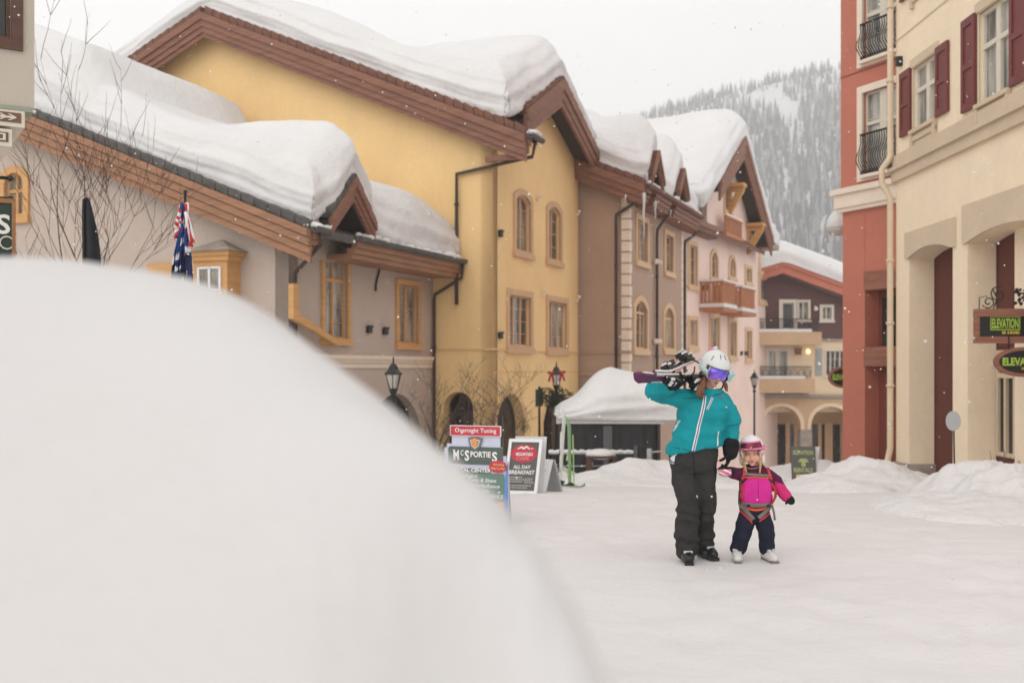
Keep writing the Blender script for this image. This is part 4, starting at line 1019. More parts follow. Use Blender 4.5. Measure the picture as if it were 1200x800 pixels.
# ================================================================== near building corner at the left edge and its hanging sign
FN = Fr((-5.82, 13.0), (.85, .53))
def corner_building():
    B = thing('corner_building', 'beige plaster upper storey with a brown window and carved painted beam ends', 'building', FN.pt(-3, 0, 0))
    zb = FN.sz(35, 127)[1]
    w = prect(FN, -30, -60, 13, 43)
    h = window(FN, B, rect(*w), .13, 'fascia_darkwood', 'fascia_darkwood', 'pane_dark', 2, 2, .1, .04, sill=False)
    a = MB(); a.panel(FN, rect(-6, 0, zb, 10), [h], -.3, 0); a.box(FN, -6, 0, -5, -.305, zb, zb+.3); a.box(FN, -.3, 0, -5, -.305, zb+.3, 10); a.build('plaster_wall', M['greige'], B)
    a = MB(); a.box(FN, -6, -.02, -.3, .05, zb-.06, zb-.002); a.build('soffit_board', M['moss'], B)
    # two carved beam ends, one below the other, with light arrowheads and a key pattern
    for (y0, y1, x1, nm) in ((150, 129, 29, 0), (172, 151, 14, 1)):
        s1, z1 = FN.sz(x1, y0-21 if False else y1, .05); z0 = FN.sz(x1, y0, .05)[1]
        a = MB(); a.box(FN, -6, s1, -4.5, .05, z0, z1-.01); b = a.build('beam', M['white_trim'], B)
        a = MB(); a.box(FN, -6, s1-.04, .05, .062, z0+.05, z1-.05)
        a.build('painted_panel', M['panel_brown'], b)
        a = MB(); hh = z1-z0-.1
        for i in range(16):
            c = s1-.12-i*.1; zc = (z0+z1)/2
            if nm == 0:
                a.panel(FN, [(c-.07, zc-hh*.32), (c-.04, zc-hh*.32), (c+.03, zc), (c-.04, zc+hh*.32), (c-.07, zc+hh*.32), (c, zc)], [], .062, .07)
            elif i % 2 == 0:
                a.panel(FN, rect(c-.13, c+.05, zc-hh*.36, zc+hh*.36), [rect(c-.10, c+.02, zc-hh*.22, zc+hh*.22)], .062, .07); a.box(FN, c-.06, c-.02, .062, .07, zc-hh*.1, zc+hh*.1)
        if nm == 0: a.box(FN, -6, s1-.1, .0621, .068, (z0+z1)/2-.012, (z0+z1)/2+.012)
        a.build('painted_pattern', M['white_trim'], b)
    return B
M['greige'] = mat('plaster_greige', (.50, .44, .37), .88, .05, .8, .4, 40)
M['panel_brown'] = mat('panel_brown', (.16, .085, .055), .7, .1, 4)
M['moss'] = mat('soffit_green', (.30, .32, .25), .8, .1, 3)
M['fascia_darkwood'] = mat_wood('dark_wood', (.09, .042, .028), .25)
corner_building()
FS = Fr((-5.55, 11.9), (.9, .43))
M['sign_green'] = mat('sign_green', (.012, .028, .018), .45, .1, 4)
M['sign_orange'] = mat_wood('sign_frame', (.27, .12, .045), .2)
M['letter'] = mat('letter_cream', (.66, .66, .58), .5, .03, 4)
def hanging_sign():
    t = thing('hanging_sign', 'dark green sign in an orange wooden frame hanging from iron arms', 'sign', FS.pt(-.6, 0, 2.6))
    s1, z1 = FS.sz(17, 236); z0 = FS.sz(17, 322)[1]; s0 = s1-1.5
    a = MB(); a.box(FS, s0, s1, -.04, .04, z0, z1); b = a.build('board', M['sign_green'], t)
    a = MB(); a.panel(FS, rect(s0-.02, s1+.012, z0-.02, z1+.02), [rect(s0+.025, s1-.028, z0+.025, z1-.03)], -.06, .06); a.build('frame', M['sign_orange'], t)
    a = MB(); w = FS.sz(14, 278); u = FS.sz(-4, 248); put_text(a, FS, 'S', u[0], FS.s_at(12), FS.sz(8, 275)[1], FS.sz(8, 252)[1], .045, .02)
    a.tube([FS.pt(FS.s_at(8)+.07*math.cos(i*.53), .05, FS.sz(8, 285)[1]+.07*math.sin(i*.53)) for i in range(13)], .008, 5, cap=False)
    a.build('lettering', M['letter'], t)
    a = MB()
    for y in (209, 233):
        s, z = FS.sz(12, y); a.tube([FS.pt(-3, 0, z), FS.pt(s+.0, 0, z)], .02, 6); a.ball(FS.pt(s, 0, z), .035)
        a.tube([FS.pt(s-.25-.1*math.cos(i*.5), 0, z-.08+.1*math.sin(i*.5)) for i in range(10)], .012, 5)
    for q in (s0+.3, s1-.2): a.tube([FS.pt(q, 0, z1+.04), FS.pt(q, 0, FS.sz(12, 209)[1])], .008, 5)
    a.build('bracket', M['iron'], t)
hanging_sign()

# ================================================================== bare trees
def limb(mb, p, d, L, r, depth, rnd, seg=6, up=.15, spread=.6, twig=None, few=False):
    n = 5 if depth > 0 else 4
    pts = [p]; q = Vector(p); v = Vector(d).normalized()
    for i in range(n):
        v = (v+Vector((rnd.uniform(-1, 1), rnd.uniform(-1, 1), rnd.uniform(-.5, 1)*.6))*.13+Vector((0, 0, up*.3))).normalized()
        q = q+v*(L/n); pts.append(q.copy())
    rs = [r*(1-.62*i/n) for i in range(n+1)]
    mb.tube(pts, rs, seg if r > .01 else 4)
    if depth <= 0: return
    k = (rnd.choice((2, 2, 3)) if few else rnd.choice((2, 3, 3))) if depth > 1 else rnd.choice((2, 3))
    for i in range(k+1):
        t = rnd.uniform(.3, 1.0) if i else 1.0
        j = min(n, max(1, int(t*n)))
        ax = Vector((rnd.uniform(-1, 1), rnd.uniform(-1, 1), rnd.uniform(-.2, .6))).normalized()
        nd = (v*(1-spread*.5)+ax*spread).normalized()
        limb(twig or mb, pts[j], nd, L*rnd.uniform(.5, .78), max(.0045, rs[j]*rnd.uniform(.5, .7)), depth-1, rnd, seg, up, spread, twig, few)
def bare_tree(base, stems, h, r, label, seed, depth=4, spread=.5, up=.2, group=None, lean=.25, few=False):
    rnd = random.Random(seed); t = thing('bare_tree', label, 'tree', base, group)
    a = MB(); c = MB()
    for i in range(stems):
        d = Vector((rnd.uniform(-lean, lean), rnd.uniform(-lean, lean), 1)); p = Vector(base)+Vector((rnd.uniform(-.15, .15), rnd.uniform(-.1, .1), -.1))*(1 if stems > 1 else 0)
        limb(a, p, d, h*.45*rnd.uniform(.85, 1.1), r*(1 if i == 0 else .7), depth, rnd, 7, up, spread, c, few)
    a.build('trunk', M['bark'], t); c.build('crown', M['bark'], t)
    return t
def gp(px, d, dz=0.): p = P(px, 0, d); return (p.x, p.y, gz(d)+dz)
GT = 'bare trees in front of the mauve building gable'
bare_tree(gp(66, 17.5), 2, 7.6, .075, 'leafless tree with the thickest trunk and tallest twigs by the mauve gable', 5, 4, .52, .16, GT, .10, True)
bare_tree(gp(122, 18.0), 1, 7.0, .036, 'slender leafless sapling beside the black feather flag', 11, 4, .5, .14, GT, .2, True)
bare_tree(gp(36, 16.5), 1, 4.2, .03, 'thin leafless sapling with crooked twigs just right of the green shop sign', 17, 3, .5, .14, GT, .12, True)
G2 = 'bare shrubby trees before the arches'
bare_tree(gp(498, 27), 2, 3.1, .06, 'gnarled leafless tree at the corner of the mauve building downpipe', 23, 4, .7, .06, G2, .4)
bare_tree(gp(560, 27.5), 3, 3.3, .055, 'spreading leafless tree in front of the first yellow arch behind the sports sign', 31, 4, .75, .05, G2, .6)
bare_tree(gp(606, 28), 3, 2.8, .045, 'smaller leafless tree in front of the second yellow arch', 43, 4, .75, .05, G2, .5)

# ================================================================== feather flag and pole with flags
def feather_flag():
    d = 9.5; b = P(108, 330, d)
    t = thing('feather_flag', 'tall narrow black feather banner rising behind the big snow bank', 'banner', (b.x, b.y, gz(d)))
    fr = Fr((b.x, b.y), (1, -.2)); k = d/F
    z = lambda y: CZ+(HY-y)*k
    x = lambda px: (px-108)*k
    a = MB(); a.tube([(b.x+x(99), b.y, gz(d)), (b.x+x(98.2), b.y, z(330)), (b.x+x(97.5), b.y, z(245)), (b.x+x(98), b.y, z(234)), (b.x+x(102), b.y, z(232))], .012, 6); a.build('pole', M['iron'], t)
    a = MB(); poly = [(98, 500), (97.6, 245), (98, 233), (101, 231.5), (104.5, 236), (110, 258), (118, 290), (122, 312), (124, 500)]
    n = 14; vs = []; rows = 26
    def edge(y):
        L = [(231.5, 101), (233, 98), (245, 97.6), (500, 98)]; R = [(231.5, 101), (236, 104.5), (258, 110), (290, 118), (312, 122), (500, 124)]
        return lerp_tab(L, y), lerp_tab(R, y)
    for j in range(rows+1):
        y = 231.6+(500-231.6)*(j/rows)**1.6; l, r_ = edge(y)
        for i in range(n+1):
            q = i/n; xx = l+(r_-l)*q; vs.append(fr.pt(x(xx), .05*math.sin(q*7+y*.02)*(q)*min(1, (y-231)/40), z(y)))
    fs = [(j*(n+1)+i, j*(n+1)+i+1, (j+1)*(n+1)+i+1, (j+1)*(n+1)+i) for j in range(rows) for i in range(n)]
    N = len(vs); vs2 = [p+fr.n*-.006 for p in vs]
    a.add(vs, fs, 0, True); a.add(vs2, [tuple(reversed(f)) for f in fs], 0, True); a.build('cloth', M['black'], t)
feather_flag()

M['flag_red'] = mat('flag_red', (.55, .03, .04), .7, .1, 6); M['flag_white'] = mat('flag_white', (.75, .74, .75), .7, .05, 6); M['flag_blue'] = mat('flag_blue', (.02, .06, .22), .7, .15, 6); M['flag_navy'] = mat('flag_navy', (.012, .02, .085), .7, .15, 6)
FLM = [M['flag_red'], M['flag_white'], M['flag_blue'], M['flag_navy']]
def flag_pole():
    d = 10.5; b = P(217, 330, d); k = d/F
    t = thing('flag_pole', 'dark pole standing behind the big snow bank, carrying three limp flags', 'flag pole', (b.x, b.y, gz(d)))
    a = MB(); a.tube([(b.x, b.y, gz(d)), (b.x, b.y, CZ+(HY-226)*k)], [.02, .012], 8); a.ball((b.x, b.y, CZ+(HY-225)*k), .02); a.build('pole', M['iron'], t)
    a = MB(); a.tube([(b.x+.018, b.y-.01, CZ+(HY-300)*k), (b.x+.02, b.y-.01, CZ+(HY-238)*k)], .02, 8); a.build('halyard_sleeve', M['white_paint'], t)
    def limp(y0, y1, x0, x1, colour, label, seed, phase):
        """cloth gathered in folds against the pole: u runs along the fly, v down the hoist"""
        rnd = random.Random(seed); nu, nv = 26, 30; g = {}; b_ = MB()
        W = (y1-y0)*k; 
        for j in range(nv+1):
            v = j/nv
            for i in range(nu+1):
                u = i/nu
                w = lerp_tab([(0, .25), (.5, .8), (.85, 1), (1, .7)], v)
                xx = (x0+(x1-x0)*(u**.8)*w) if x1 > x0 else x0+(x1-x0)*(u**.8)*w
                fold = math.sin(u*17+phase+v*2.)*.035*(.4+u)
                dz = -u*.30*W*(.6+.4*v)-.03*math.sin(u*9+phase)
                z = CZ+(HY-(y0+(y1-y0)*.74*v))*k+dz+.02*rnd.uniform(-1, 1)*(u > .9)
                g[i, j] = len(b_.v); b_.v.append(Vector((b.x+(xx-217)*k+.012*math.sin(u*23+phase), b.y-.02-fold-.04*u, z)))
        for i in range(nu):
            for j in range(nv):
                b_.f.append([g[i, j], g[i+1, j], g[i+1, j+1], g[i, j+1]]); b_.mi.append(colour((i+.5)/nu, (j+.5)/nv)); b_.sm.append(True)
        o = b_.build('flag', FLM, recalc=False)
        md = o.modifiers.new('s', 'SOLIDIFY'); md.thickness = .004
        recenter(o); tag(o, label, 'flag', 'limp flags on the pole')
    limp(238, 278, 216, 206.5, lambda u, v: (2 if (u < .42 and v < .5) else (0 if int(v*9) % 2 == 0 else 1)), 'limp red and white striped flag on the left of the pole top', 1, .4)
    limp(240, 290, 218, 229, lambda u, v: (0 if u < .4 or u > .8 else 1), 'limp red and white flag hanging to the right of the pole top', 2, 1.7)
    limp(262, 345, 216, 204, lambda u, v: (1 if abs(v-.28-.2*u) < .06 or (u-.6)**2*6+(v-.62)**2*10 < .022 or (u-.3)**2*6+(v-.8)**2*10 < .02 else (3 if v > .5 else 2)), 'limp dark blue flag with white marks, lower left on the pole', 3, 2.6)
    limp(268, 335, 218, 227, lambda u, v: (1 if abs(v-.3) < .05 else (3 if v > .4 else 2)), 'narrow navy flag fold, lower right on the pole', 4, 3.4)
flag_pole()

# ================================================================== street lamps
M['lamp_glass'] = mat('lamp_glass', (.55, .52, .46), .12, .1, 6, spec=.6)
M['bow_red'] = mat('bow_red', (.28, .03, .025), .6, .15, 10)
def lantern(t, c, s):
    """six-sided lantern: c is the bottom of the glass, s the height of the whole head"""
    c = Vector(c)
    a = MB(); a.lathe(c, [(.10*s, -.14*s), (.06*s, -.22*s), (.035*s, -.26*s)][::-1]+[(.13*s, -.05*s), (.145*s, 0)], 8, smooth=False)
    a.lathe(c+Vector((0, 0, .42*s)), [(.27*s, 0), (.275*s, .03*s), (.2*s, .10*s), (.15*s, .16*s), (.14*s, .22*s), (.09*s, .30*s), (.03*s, .36*s), (.022*s, .50*s), (.001, .56*s)], 6, smooth=False)
    for k in range(6):
        q = 2*math.pi*(k+.5)/6; u = Vector((math.cos(q), math.sin(q), 0)); a.tube([c+u*.135*s, c+u*.245*s+Vector((0, 0, .43*s))], .014*s, 5)
    h = a.build('lantern_frame', M['iron'], t)
    a = MB(); a.lathe(c+Vector((0, 0, .01)), [(.10*s, 0), (.215*s, .40*s)], 6, smooth=False); a.build('glass', M['lamp_glass'], h)
    a = MB(); a.lathe(c+Vector((0, 0, .02*s)), [(.04*s, 0), (.05*s, .12*s), (.035*s, .22*s)], 8); return h
def street_lamp(px, d, ytop, yglass, label, bows=False, wreath=False):
    p = P(px, yglass, d); s = ((yglass-ytop)/F*d)/.98
    t = thing('street_lamp', label, 'street lamp', (p.x, p.y, gz(d)), 'black lantern street lamps')
    g = gz(d)
    a = MB(); a.lathe((p.x, p.y, g), [(.16, -.1), (.16, .25), (.11, .3), (.09, .7), (.06, .78), (.045, 1.2), (.04, p.z-.25*s-g)], 10); a.lathe((p.x, p.y, p.z-.45*s), [(.04, 0), (.09, .05), (.04, .1)], 10); a.build('post', M['iron'], t)
    lantern(t, p, s)
    if bows:
        for i, (dx, dz) in enumerate(((-.2, .40), (.20, .42))):
            c = p+Vector((dx*s*1.1, -.2*s, dz*s*1.2)); a = MB(); a.ball(c+Vector((-.05, 0, .02)), .05, 8, sy=.5, sz=.8); a.ball(c+Vector((.05, 0, .02)), .05, 8, sy=.5, sz=.8); a.ball(c, .035, 8)
            a.panel(Fr((c.x, c.y), (1, 0)), [(-.02, c.z), (.03, c.z), (.09, c.z-.22), (.03, c.z-.2)], [], -.01, .015); a.panel(Fr((c.x, c.y), (1, 0)), [(.02, c.z), (-.03, c.z), (-.09, c.z-.2), (-.03, c.z-.22)], [], -.03, -.008)
            o = a.build('ribbon_bow', M['bow_red']); recenter(o); tag(o, ('red ribbon bow on the left shoulder of the lamp head', 'red ribbon bow on the right shoulder of the lamp head', 'red ribbon bow hanging lowest beside the lamp glass')[i], 'bow', 'ribbon bows on the lamp')
    return t
street_lamp(461, 23.5, 417, 455, 'black lantern street lamp in front of the mauve building arch')
street_lamp(652, 27.5, 423, 451, 'black lantern street lamp dressed with red bows beside the black tent', True)
street_lamp(884, 44, 432, 451, 'small distant black lantern street lamp between the pink wall and the far arches')
def planter():
    p = P(651, 466, 27.4); rnd = random.Random(3)
    t = thing('evergreen_wreath', 'round dark evergreen bunch hung on the lamp post with the red bows', 'wreath', p)
    a = MB()
    for i in range(700):
        q = rnd.uniform(0, 6.283); r = rnd.uniform(.05, .36)
        c = p+Vector((r*1.35*math.cos(q), rnd.uniform(-.16, .16)-.05, r*math.sin(q)*.75))
        v = Vector((rnd.uniform(-1, 1), rnd.uniform(-1, 1), rnd.uniform(-1, .6))).normalized()*.11; w = v.orthogonal().normalized()*.018
        a.add([c-w, c+w, c+v], [(0, 1, 2)])
    a.build('sprigs', mat('evergreen', (.018, .03, .017), .8, .4, 20), t, recalc=False)
planter()
def iron_post():
    p = P(632, 455, 27.0)
    t = thing('bracket_sign', 'small dark projecting sign on an iron post beside the bow dressed lamp', 'sign', (p.x, p.y, gz(27)))
    a = MB(); a.tube([(p.x, p.y, gz(27)-.05), (p.x, p.y, p.z+.05)], .03, 8); a.tube([(p.x, p.y, p.z), (p.x+.3, p.y, p.z)], .018, 6); a.build('post', M['iron'], t)
    f = Fr((p.x, p.y), (.3, 1)); a = MB(); a.box(f, -.3, .3, -.02, .02, p.z-.45, p.z-.02); a.build('board', M['sign_green'], t)
iron_post()
# ================================================================== signs standing in the street
C = lambda n, c, r=.5: M.setdefault(n, mat(n, c, r, .04, 5))
C('sg_green', (.085, .11, .10)); C('sg_red', (.52, .035, .06)); C('sg_white', (.72, .73, .76)); C('sg_dark', (.10, .095, .09)); C('sg_orange', (.75, .28, .08)); C('sg_blue', (.12, .25, .5)); C('sg_grey', (.42, .40, .39)); C('sg_lime', (.36, .42, .16)); C('sg_yellow', (.72, .6, .22)); C('sg_black', (.008, .008, .008), .35); C('sg_lilac', (.55, .58, .70)); C('sg_shield', (.16, .16, .15)); C('sg_txt', (.66, .65, .6)); C('sg_teal', (.125, .21, .175))
def shop_board():
    """big shaped sandwich board"""
    d = 12.2; k = d/F; z0g = gz(d)
    O = P(557, 612, d); fr = Fr((O.x, O.y, z0g), (.93, -.36), (0, .10, 1))
    sx = 1/.93*.985
    X = lambda px: (px-557)*k*sx
    Z = lambda py: (612-py)*k+.0+ (O.z-z0g)
    t = thing('sandwich_board', 'stepped white and green sandwich board with red header, half behind the snow bank', 'sign', (O.x, O.y, z0g), 'sandwich boards on the snow')
    body = [(X(519), -.05), (X(596), -.05), (X(596), Z(541)), (X(593), Z(541)), (X(593), Z(534)), (X(588), Z(534)), (X(588), Z(524)), (X(586), Z(524)), (X(586), Z(500)), (X(528), Z(500)), (X(528), Z(521)), (X(522), Z(521)), (X(522), Z(526)), (X(519), Z(526))]
    a = MB(); a.panel(fr, body, [], -.03, 0); b = a.build('board', M['sg_lilac'], t)
    f2 = Fr((O.x, O.y, z0g), (.93, -.36), (0, -.32, 1)); q = fr.n*-.2
    f2 = Fr((O.x+q.x, O.y+q.y, z0g), (.93, -.36), (q.x*-.8, q.y*-.8, 1.0))
    a = MB(); a.panel(f2, rect(X(523), X(592), -.05, Z(540)), [], -.02, 0); a.build('back_board', M['sg_lilac'], t)
    a = MB(); a.box(fr, X(526.5), X(588), .001, .022, Z(511.5), Z(499)); a.panel(fr, rect(X(527.4), X(587.2), Z(510.7), Z(499.8)), [], .022, .026, 1); put_text(a, fr, 'Overnight Tuning', X(533), X(583), Z(508.6), Z(502), .029, .012); a.build('header', [M['sg_txtw'], M['sg_red']], t)
    a = MB()
    a.panel(fr, [(X(526), Z(544.5)), (X(588), Z(544.5)), (X(590), Z(542)), (X(590), Z(526)), (X(588), Z(524)), (X(526), Z(524)), (X(524), Z(526)), (X(524), Z(542))], [], .001, .012); a.build('name_plate', M['sg_green'], t)
    a = MB()
    put_text(a, fr, 'M', X(530.5), X(537.5), Z(539.5), Z(528), .016, .03); put_text(a, fr, 'C', X(539.5), X(543), Z(534.5), Z(528), .016, .02); put_text(a, fr, 'S', X(544.5), X(550), Z(540.5), Z(528), .016, .03)
    put_text(a, fr, 'PORTIE', X(551.5), X(576), Z(536), Z(529), .016, .03); put_text(a, fr, 'S', X(577.5), X(583.5), Z(540.5), Z(529), .016, .03)
    for (p, y) in ((530.5, 539.3), (535.2, 539.3), (529.8, 528.6)): a.box(fr, X(p), X(p+2.8), .0125, .016, Z(y+.4), Z(y-.9))
    a.build('lettering', M['sg_txtw'], t)
    a = MB(); put_text(a, fr, 'SKI & SNOWBOARD', X(552), X(576), Z(539.6), Z(537.7), .016, .0); a.build('small_lettering', M['sg_teal'], t)
    a = MB(); sh = [(X(557), Z(529)), (X(563), Z(524)), (X(566.5), Z(514)), (X(561), Z(512.4)), (X(557), Z(512)), (X(553), Z(512.4)), (X(548.5), Z(514)), (X(551), Z(524))]; a.panel(fr, sh, [], .012, .022); s_ = a.build('shield', M['sg_shield'], t)
    a = MB(); a.panel(fr, grow(sh, -.03), [grow(sh, -.042)], .022, .025); a.build('shield_line', M['sg_txt'], s_)
    a = MB(); a.panel(fr, ell(X(557), Z(518.5), .034, .05), [], .022, .027); a.panel(fr, [(X(555.8), Z(524)), (X(558.2), Z(524)), (X(559.5), Z(519)), (X(554.5), Z(519))], [], .0225, .028); a.build('emblem', M['sg_orange'], s_)
    a = MB(); a.box(fr, X(526), X(576), .001, .008, Z(554.2), Z(549)); a.build('title_band', M['sg_dark'], t)
    a = MB(); put_text(a, fr, 'RENTAL CENTER', X(527), X(576), Z(553.4), Z(549), .011, .03); a.build('lettering', M['sg_txtw'], t)
    a = MB(); a.box(fr, X(520), X(591.5), .001, .006, Z(589), Z(554.6)); pl = a.build('list_panel', M['sg_teal'], t)
    a = MB()
    for (tx, x0, x1, y) in (('Snowboard', 532, 559, 559.5), ('Tunes', 548, 561, 564), ('& Skate', 563, 582, 564), ('& Performance', 551, 586, 570.5), ('& Demo Kids', 545, 573, 576.5), ('BEST SERVICE', 560, 590, 582.5)):
        put_text(a, fr, tx, X(x0), X(x1), Z(y+.6), Z(y-3.8), .009, .015, shear=.2)
    a.build('list_lettering', M['sg_txtw'], pl)
    a = MB(); st = []
    for i in range(28): q = 2*math.pi*i/28; r = 1.0 if i % 2 else .86; st.append((X(584.5)+.115*r*math.cos(q), Z(546)+.075*r*math.sin(q)))
    a.panel(fr, st, [], .013, .024); bb = a.build('red_burst', M['sg_red'], t)
    a = MB(); put_text(a, fr, 'Waxing', X(579), X(592), Z(545.4), Z(542.4), .027, .01); put_text(a, fr, 'While You Wait', X(576.5), X(593), Z(549.4), Z(546.6), .027, .01); a.build('burst_lettering', M['sg_yellow'], bb)
    a = MB(); a.panel(fr, [(X(570), Z(598)), (X(584), Z(588)), (X(591), Z(586)), (X(591), Z(600)), (X(580), Z(606))], [], .001, .007); a.build('picture_patch', M['sg_orange'], t)
    a = MB(); a.panel(fr, [(X(590.5), -.05), (X(596), -.05), (X(596), Z(541)), (X(592), Z(560))], [], .001, .009); a.build('blue_edge', M['sg_blue'], t)
M['sg_txtw'] = mat('sign_text_white', (.78, .77, .74), .5, .03, 5)
shop_board()

def cafe_board():
    d = 16.3; k = d/F; O = P(610, 573, d); zg = gz(d)
    fr = Fr((O.x, O.y, zg), (.97, -.22), (.115, .14, 1))
    X = lambda px, py=0: (px-607)*k*1.03
    Z = lambda py: (573-py)*k
    t = thing('sandwich_board', 'dark grey sandwich board with white frame and red oval', 'sign', (O.x, O.y, zg), 'sandwich boards on the snow')
    x0, x1 = X(587), X(626)
    a = MB(); a.panel(fr, rect(x0, x1, -.04, Z(510)), [rect(x0+.045, x1-.045, .04, Z(513.5))], -.03, .025); a.build('frame', M['white_paint'], t)
    a = MB(); a.box(fr, x0+.04, x1-.04, -.02, .0, .03, Z(513)); p = a.build('panel', M['sg_dark'], t)
    q = fr.n*-.5; f2 = Fr((O.x+q.x, O.y+q.y, zg), (.97, -.22), (.115-q.x*.55, .14-q.y*.75, 1)); a = MB(); a.panel(f2, rect(x0+.03, x1-.0, -.04, Z(508)), [], -.03, 0); a.build('back_frame', M['white_paint'], t)
    cx = (x0+x1)/2-.01
    a = MB(); a.panel(fr, ell(cx, Z(527), .205, .135), [], .001, .008); o = a.build('red_oval', M['sg_red'], p)
    a = MB()
    for (u, v, h) in ((-.045, -.01, .045), (.03, -.01, .055)):
        a.panel(fr, [(cx+u-.07, Z(521)+v), (cx+u, Z(521)+v+h), (cx+u+.07, Z(521)+v), (cx+u+.045, Z(521)+v), (cx+u, Z(521)+v+h-.028), (cx+u-.045, Z(521)+v)], [], .0085, .012+.001*(u > 0))
    put_text(a, fr, 'MOUNTAIN', cx-.12, cx+.14, Z(529.6), Z(525.6), .012, .03); a.build('oval_lettering', M['sg_txtw'], p)
    a = MB(); put_text(a, fr, 'CAFE', cx-.11, cx+.09, Z(534.4), Z(530.8), .012, .01); a.build('oval_subtitle', C('sg_pink', (.7, .25, .27)), p)
    a = MB(); put_text(a, fr, 'ALL DAY', cx-.14, cx+.13, Z(544.5), Z(540.5), .006, .03); put_text(a, fr, 'BREAKFAST', cx-.2, cx+.2, Z(551), Z(546.3), .006, .03); a.build('lettering', M['sg_txtw'], p)
    a = MB(); rnd = random.Random(2)
    for (y, L, c0) in ((554.5, .2, -.18), (557, .22, -.19), (559.5, .2, -.18), (556, .12, .06), (558.3, .13, .05), (560.6, .12, .06), (564, .34, -.19), (566.6, .3, -.19)):
        s = cx+c0
        while s < cx+c0+L: w = rnd.uniform(.012, .035); a.box(fr, s, s+w, .001, .005, Z(y)-.008, Z(y)+.008); s += w+.008
    a.build('small_print', M['sg_grey'], p)
cafe_board()
def plain_board():
    d = 17.0; k = d/F; O = P(640, 573, d); zg = gz(d)
    t = thing('sandwich_board', 'low plain pale grey sandwich board seen edge on, right of the cafe board', 'sign', (O.x, O.y, zg), 'sandwich boards on the snow')
    h = (572-533)*k
    sp = .13
    for i, (ly, m, nm) in enumerate(((1, 'white_paint', 'front_panel'), (-1, 'grey_paint', 'back_panel'))):
        fr = Fr((O.x+ly*-.15, O.y-ly*.05, zg), (-.18, 1), (ly*.27, .0, 1)) if False else Fr((O.x-ly*.14, O.y-ly*.10, zg), (.62, -.62) if ly > 0 else (.62, -.62), (ly*.24, ly*.16, 1))
        a = MB(); a.panel(fr, rect(-.16, .16, -.04, h*.97), [rect(-.12, .12, .1, h*.9)], -.02, .02); a.box(fr, -.121, .121, -.012, .006, .095, h*.905); p = a.build(nm, M[m], t)
    a = MB(); rnd = random.Random(8)
    fr = Fr((O.x-.14, O.y-.10, zg), (.62, -.62), (.24, .16, 1))
    for i in range(5): a.box(fr, -.09, -.09+rnd.uniform(.08, .17), .007, .010, h*(.75-.1*i)-.012, h*(.75-.1*i)+.012)
    a.build('print_lines', M['sg_pinkpale'], t)
M['sg_pinkpale'] = mat('sg_pinkpale', (.62, .40, .42), .5, .04, 5)
plain_board()
def far_board():
    d = 22.0; k = d/F; O = P(943, 570, d); zg = gz(d)+.02
    fr = Fr((O.x, O.y, zg), (1, -.05), (0, .16, 1)); 
    t = thing('sandwich_board', 'black sandwich board with lime green lettering standing alone beyond the child', 'sign', (O.x, O.y, zg), 'sandwich boards on the snow')
    X = lambda px: (px-943)*k; H = (570-529)*k; Z = lambda py: (570-py)*k
    a = MB(); a.panel(fr, rect(X(928.5), X(957), -.05, H), [], -.04, 0); p = a.build('board', M['sg_dark'], t)
    f2 = Fr((O.x+.08, O.y+.4, zg), (1, -.05), (.0, -.36, 1)); a = MB(); a.panel(f2, rect(X(929), X(958), -.05, H*.99), [], -.03, .01); a.build('back_board', M['white_paint'], t)
    a = MB(); put_text(a, fr, 'ELEVATION', X(931), X(954), Z(538.5), Z(533.5), .004, .04); put_text(a, fr, 'RENTALS', X(931), X(953), Z(559), Z(553.5), .004, .04)
    a.panel(fr, [(X(936), Z(547)), (X(949), Z(547)), (X(946), Z(543)), (X(939), Z(543))], [], .001, .005); a.box(fr, X(940), X(945), .001, .006, Z(552), Z(547.2)); a.build('lettering', M['sg_lime'], p)
    a = MB(); a.panel(fr, rect(X(933.5), X(950), Z(565.5), Z(561.5)), [], .001, .005); a.build('yellow_strip', M['sg_yellow'], p)
far_board()

# ================================================================== skis stuck in the snow, skis lying
def ski_mesh(mb, p0, p1, side, w=.085, th=.012, mi=0, tip=True, tail=True, n=16, nose=.1):
    """one ski from tail p0 to tip p1; side is the direction across its width"""
    p0, p1 = Vector(p0), Vector(p1); t = (p1-p0).normalized(); s = Vector(side); s = (s-t*s.dot(t)).normalized(); up = t.cross(s).normalized()
    L = (p1-p0).length; vs = []
    for i in range(n+1):
        q = i/n; ww = w*(.80+.5*(q-.5)**2*1.6)
        if tip and q > .9: ww *= math.sqrt(max(.02, 1-((q-.9)/.1)**2))
        if tail and q < .04: ww *= .75
        lift = (nose*((q-.84)/.16)**2 if q > .84 else 0)+(.03*((.06-q)/.06) if q < .06 else 0)
        c = p0+t*L*q+up*lift
        vs += [c-s*ww/2-up*th/2, c+s*ww/2-up*th/2, c+s*ww/2+up*th/2, c-s*ww/2+up*th/2]
    fs = [(0, 1, 2, 3), (4*n+3, 4*n+2, 4*n+1, 4*n)]
    for i in range(n):
        for k in range(4): fs.append((4*i+k, 4*i+(k+1) % 4, 4*i+4+(k+1) % 4, 4*i+4+k))
    mb.add(vs, fs, mi, False); return up, s, t
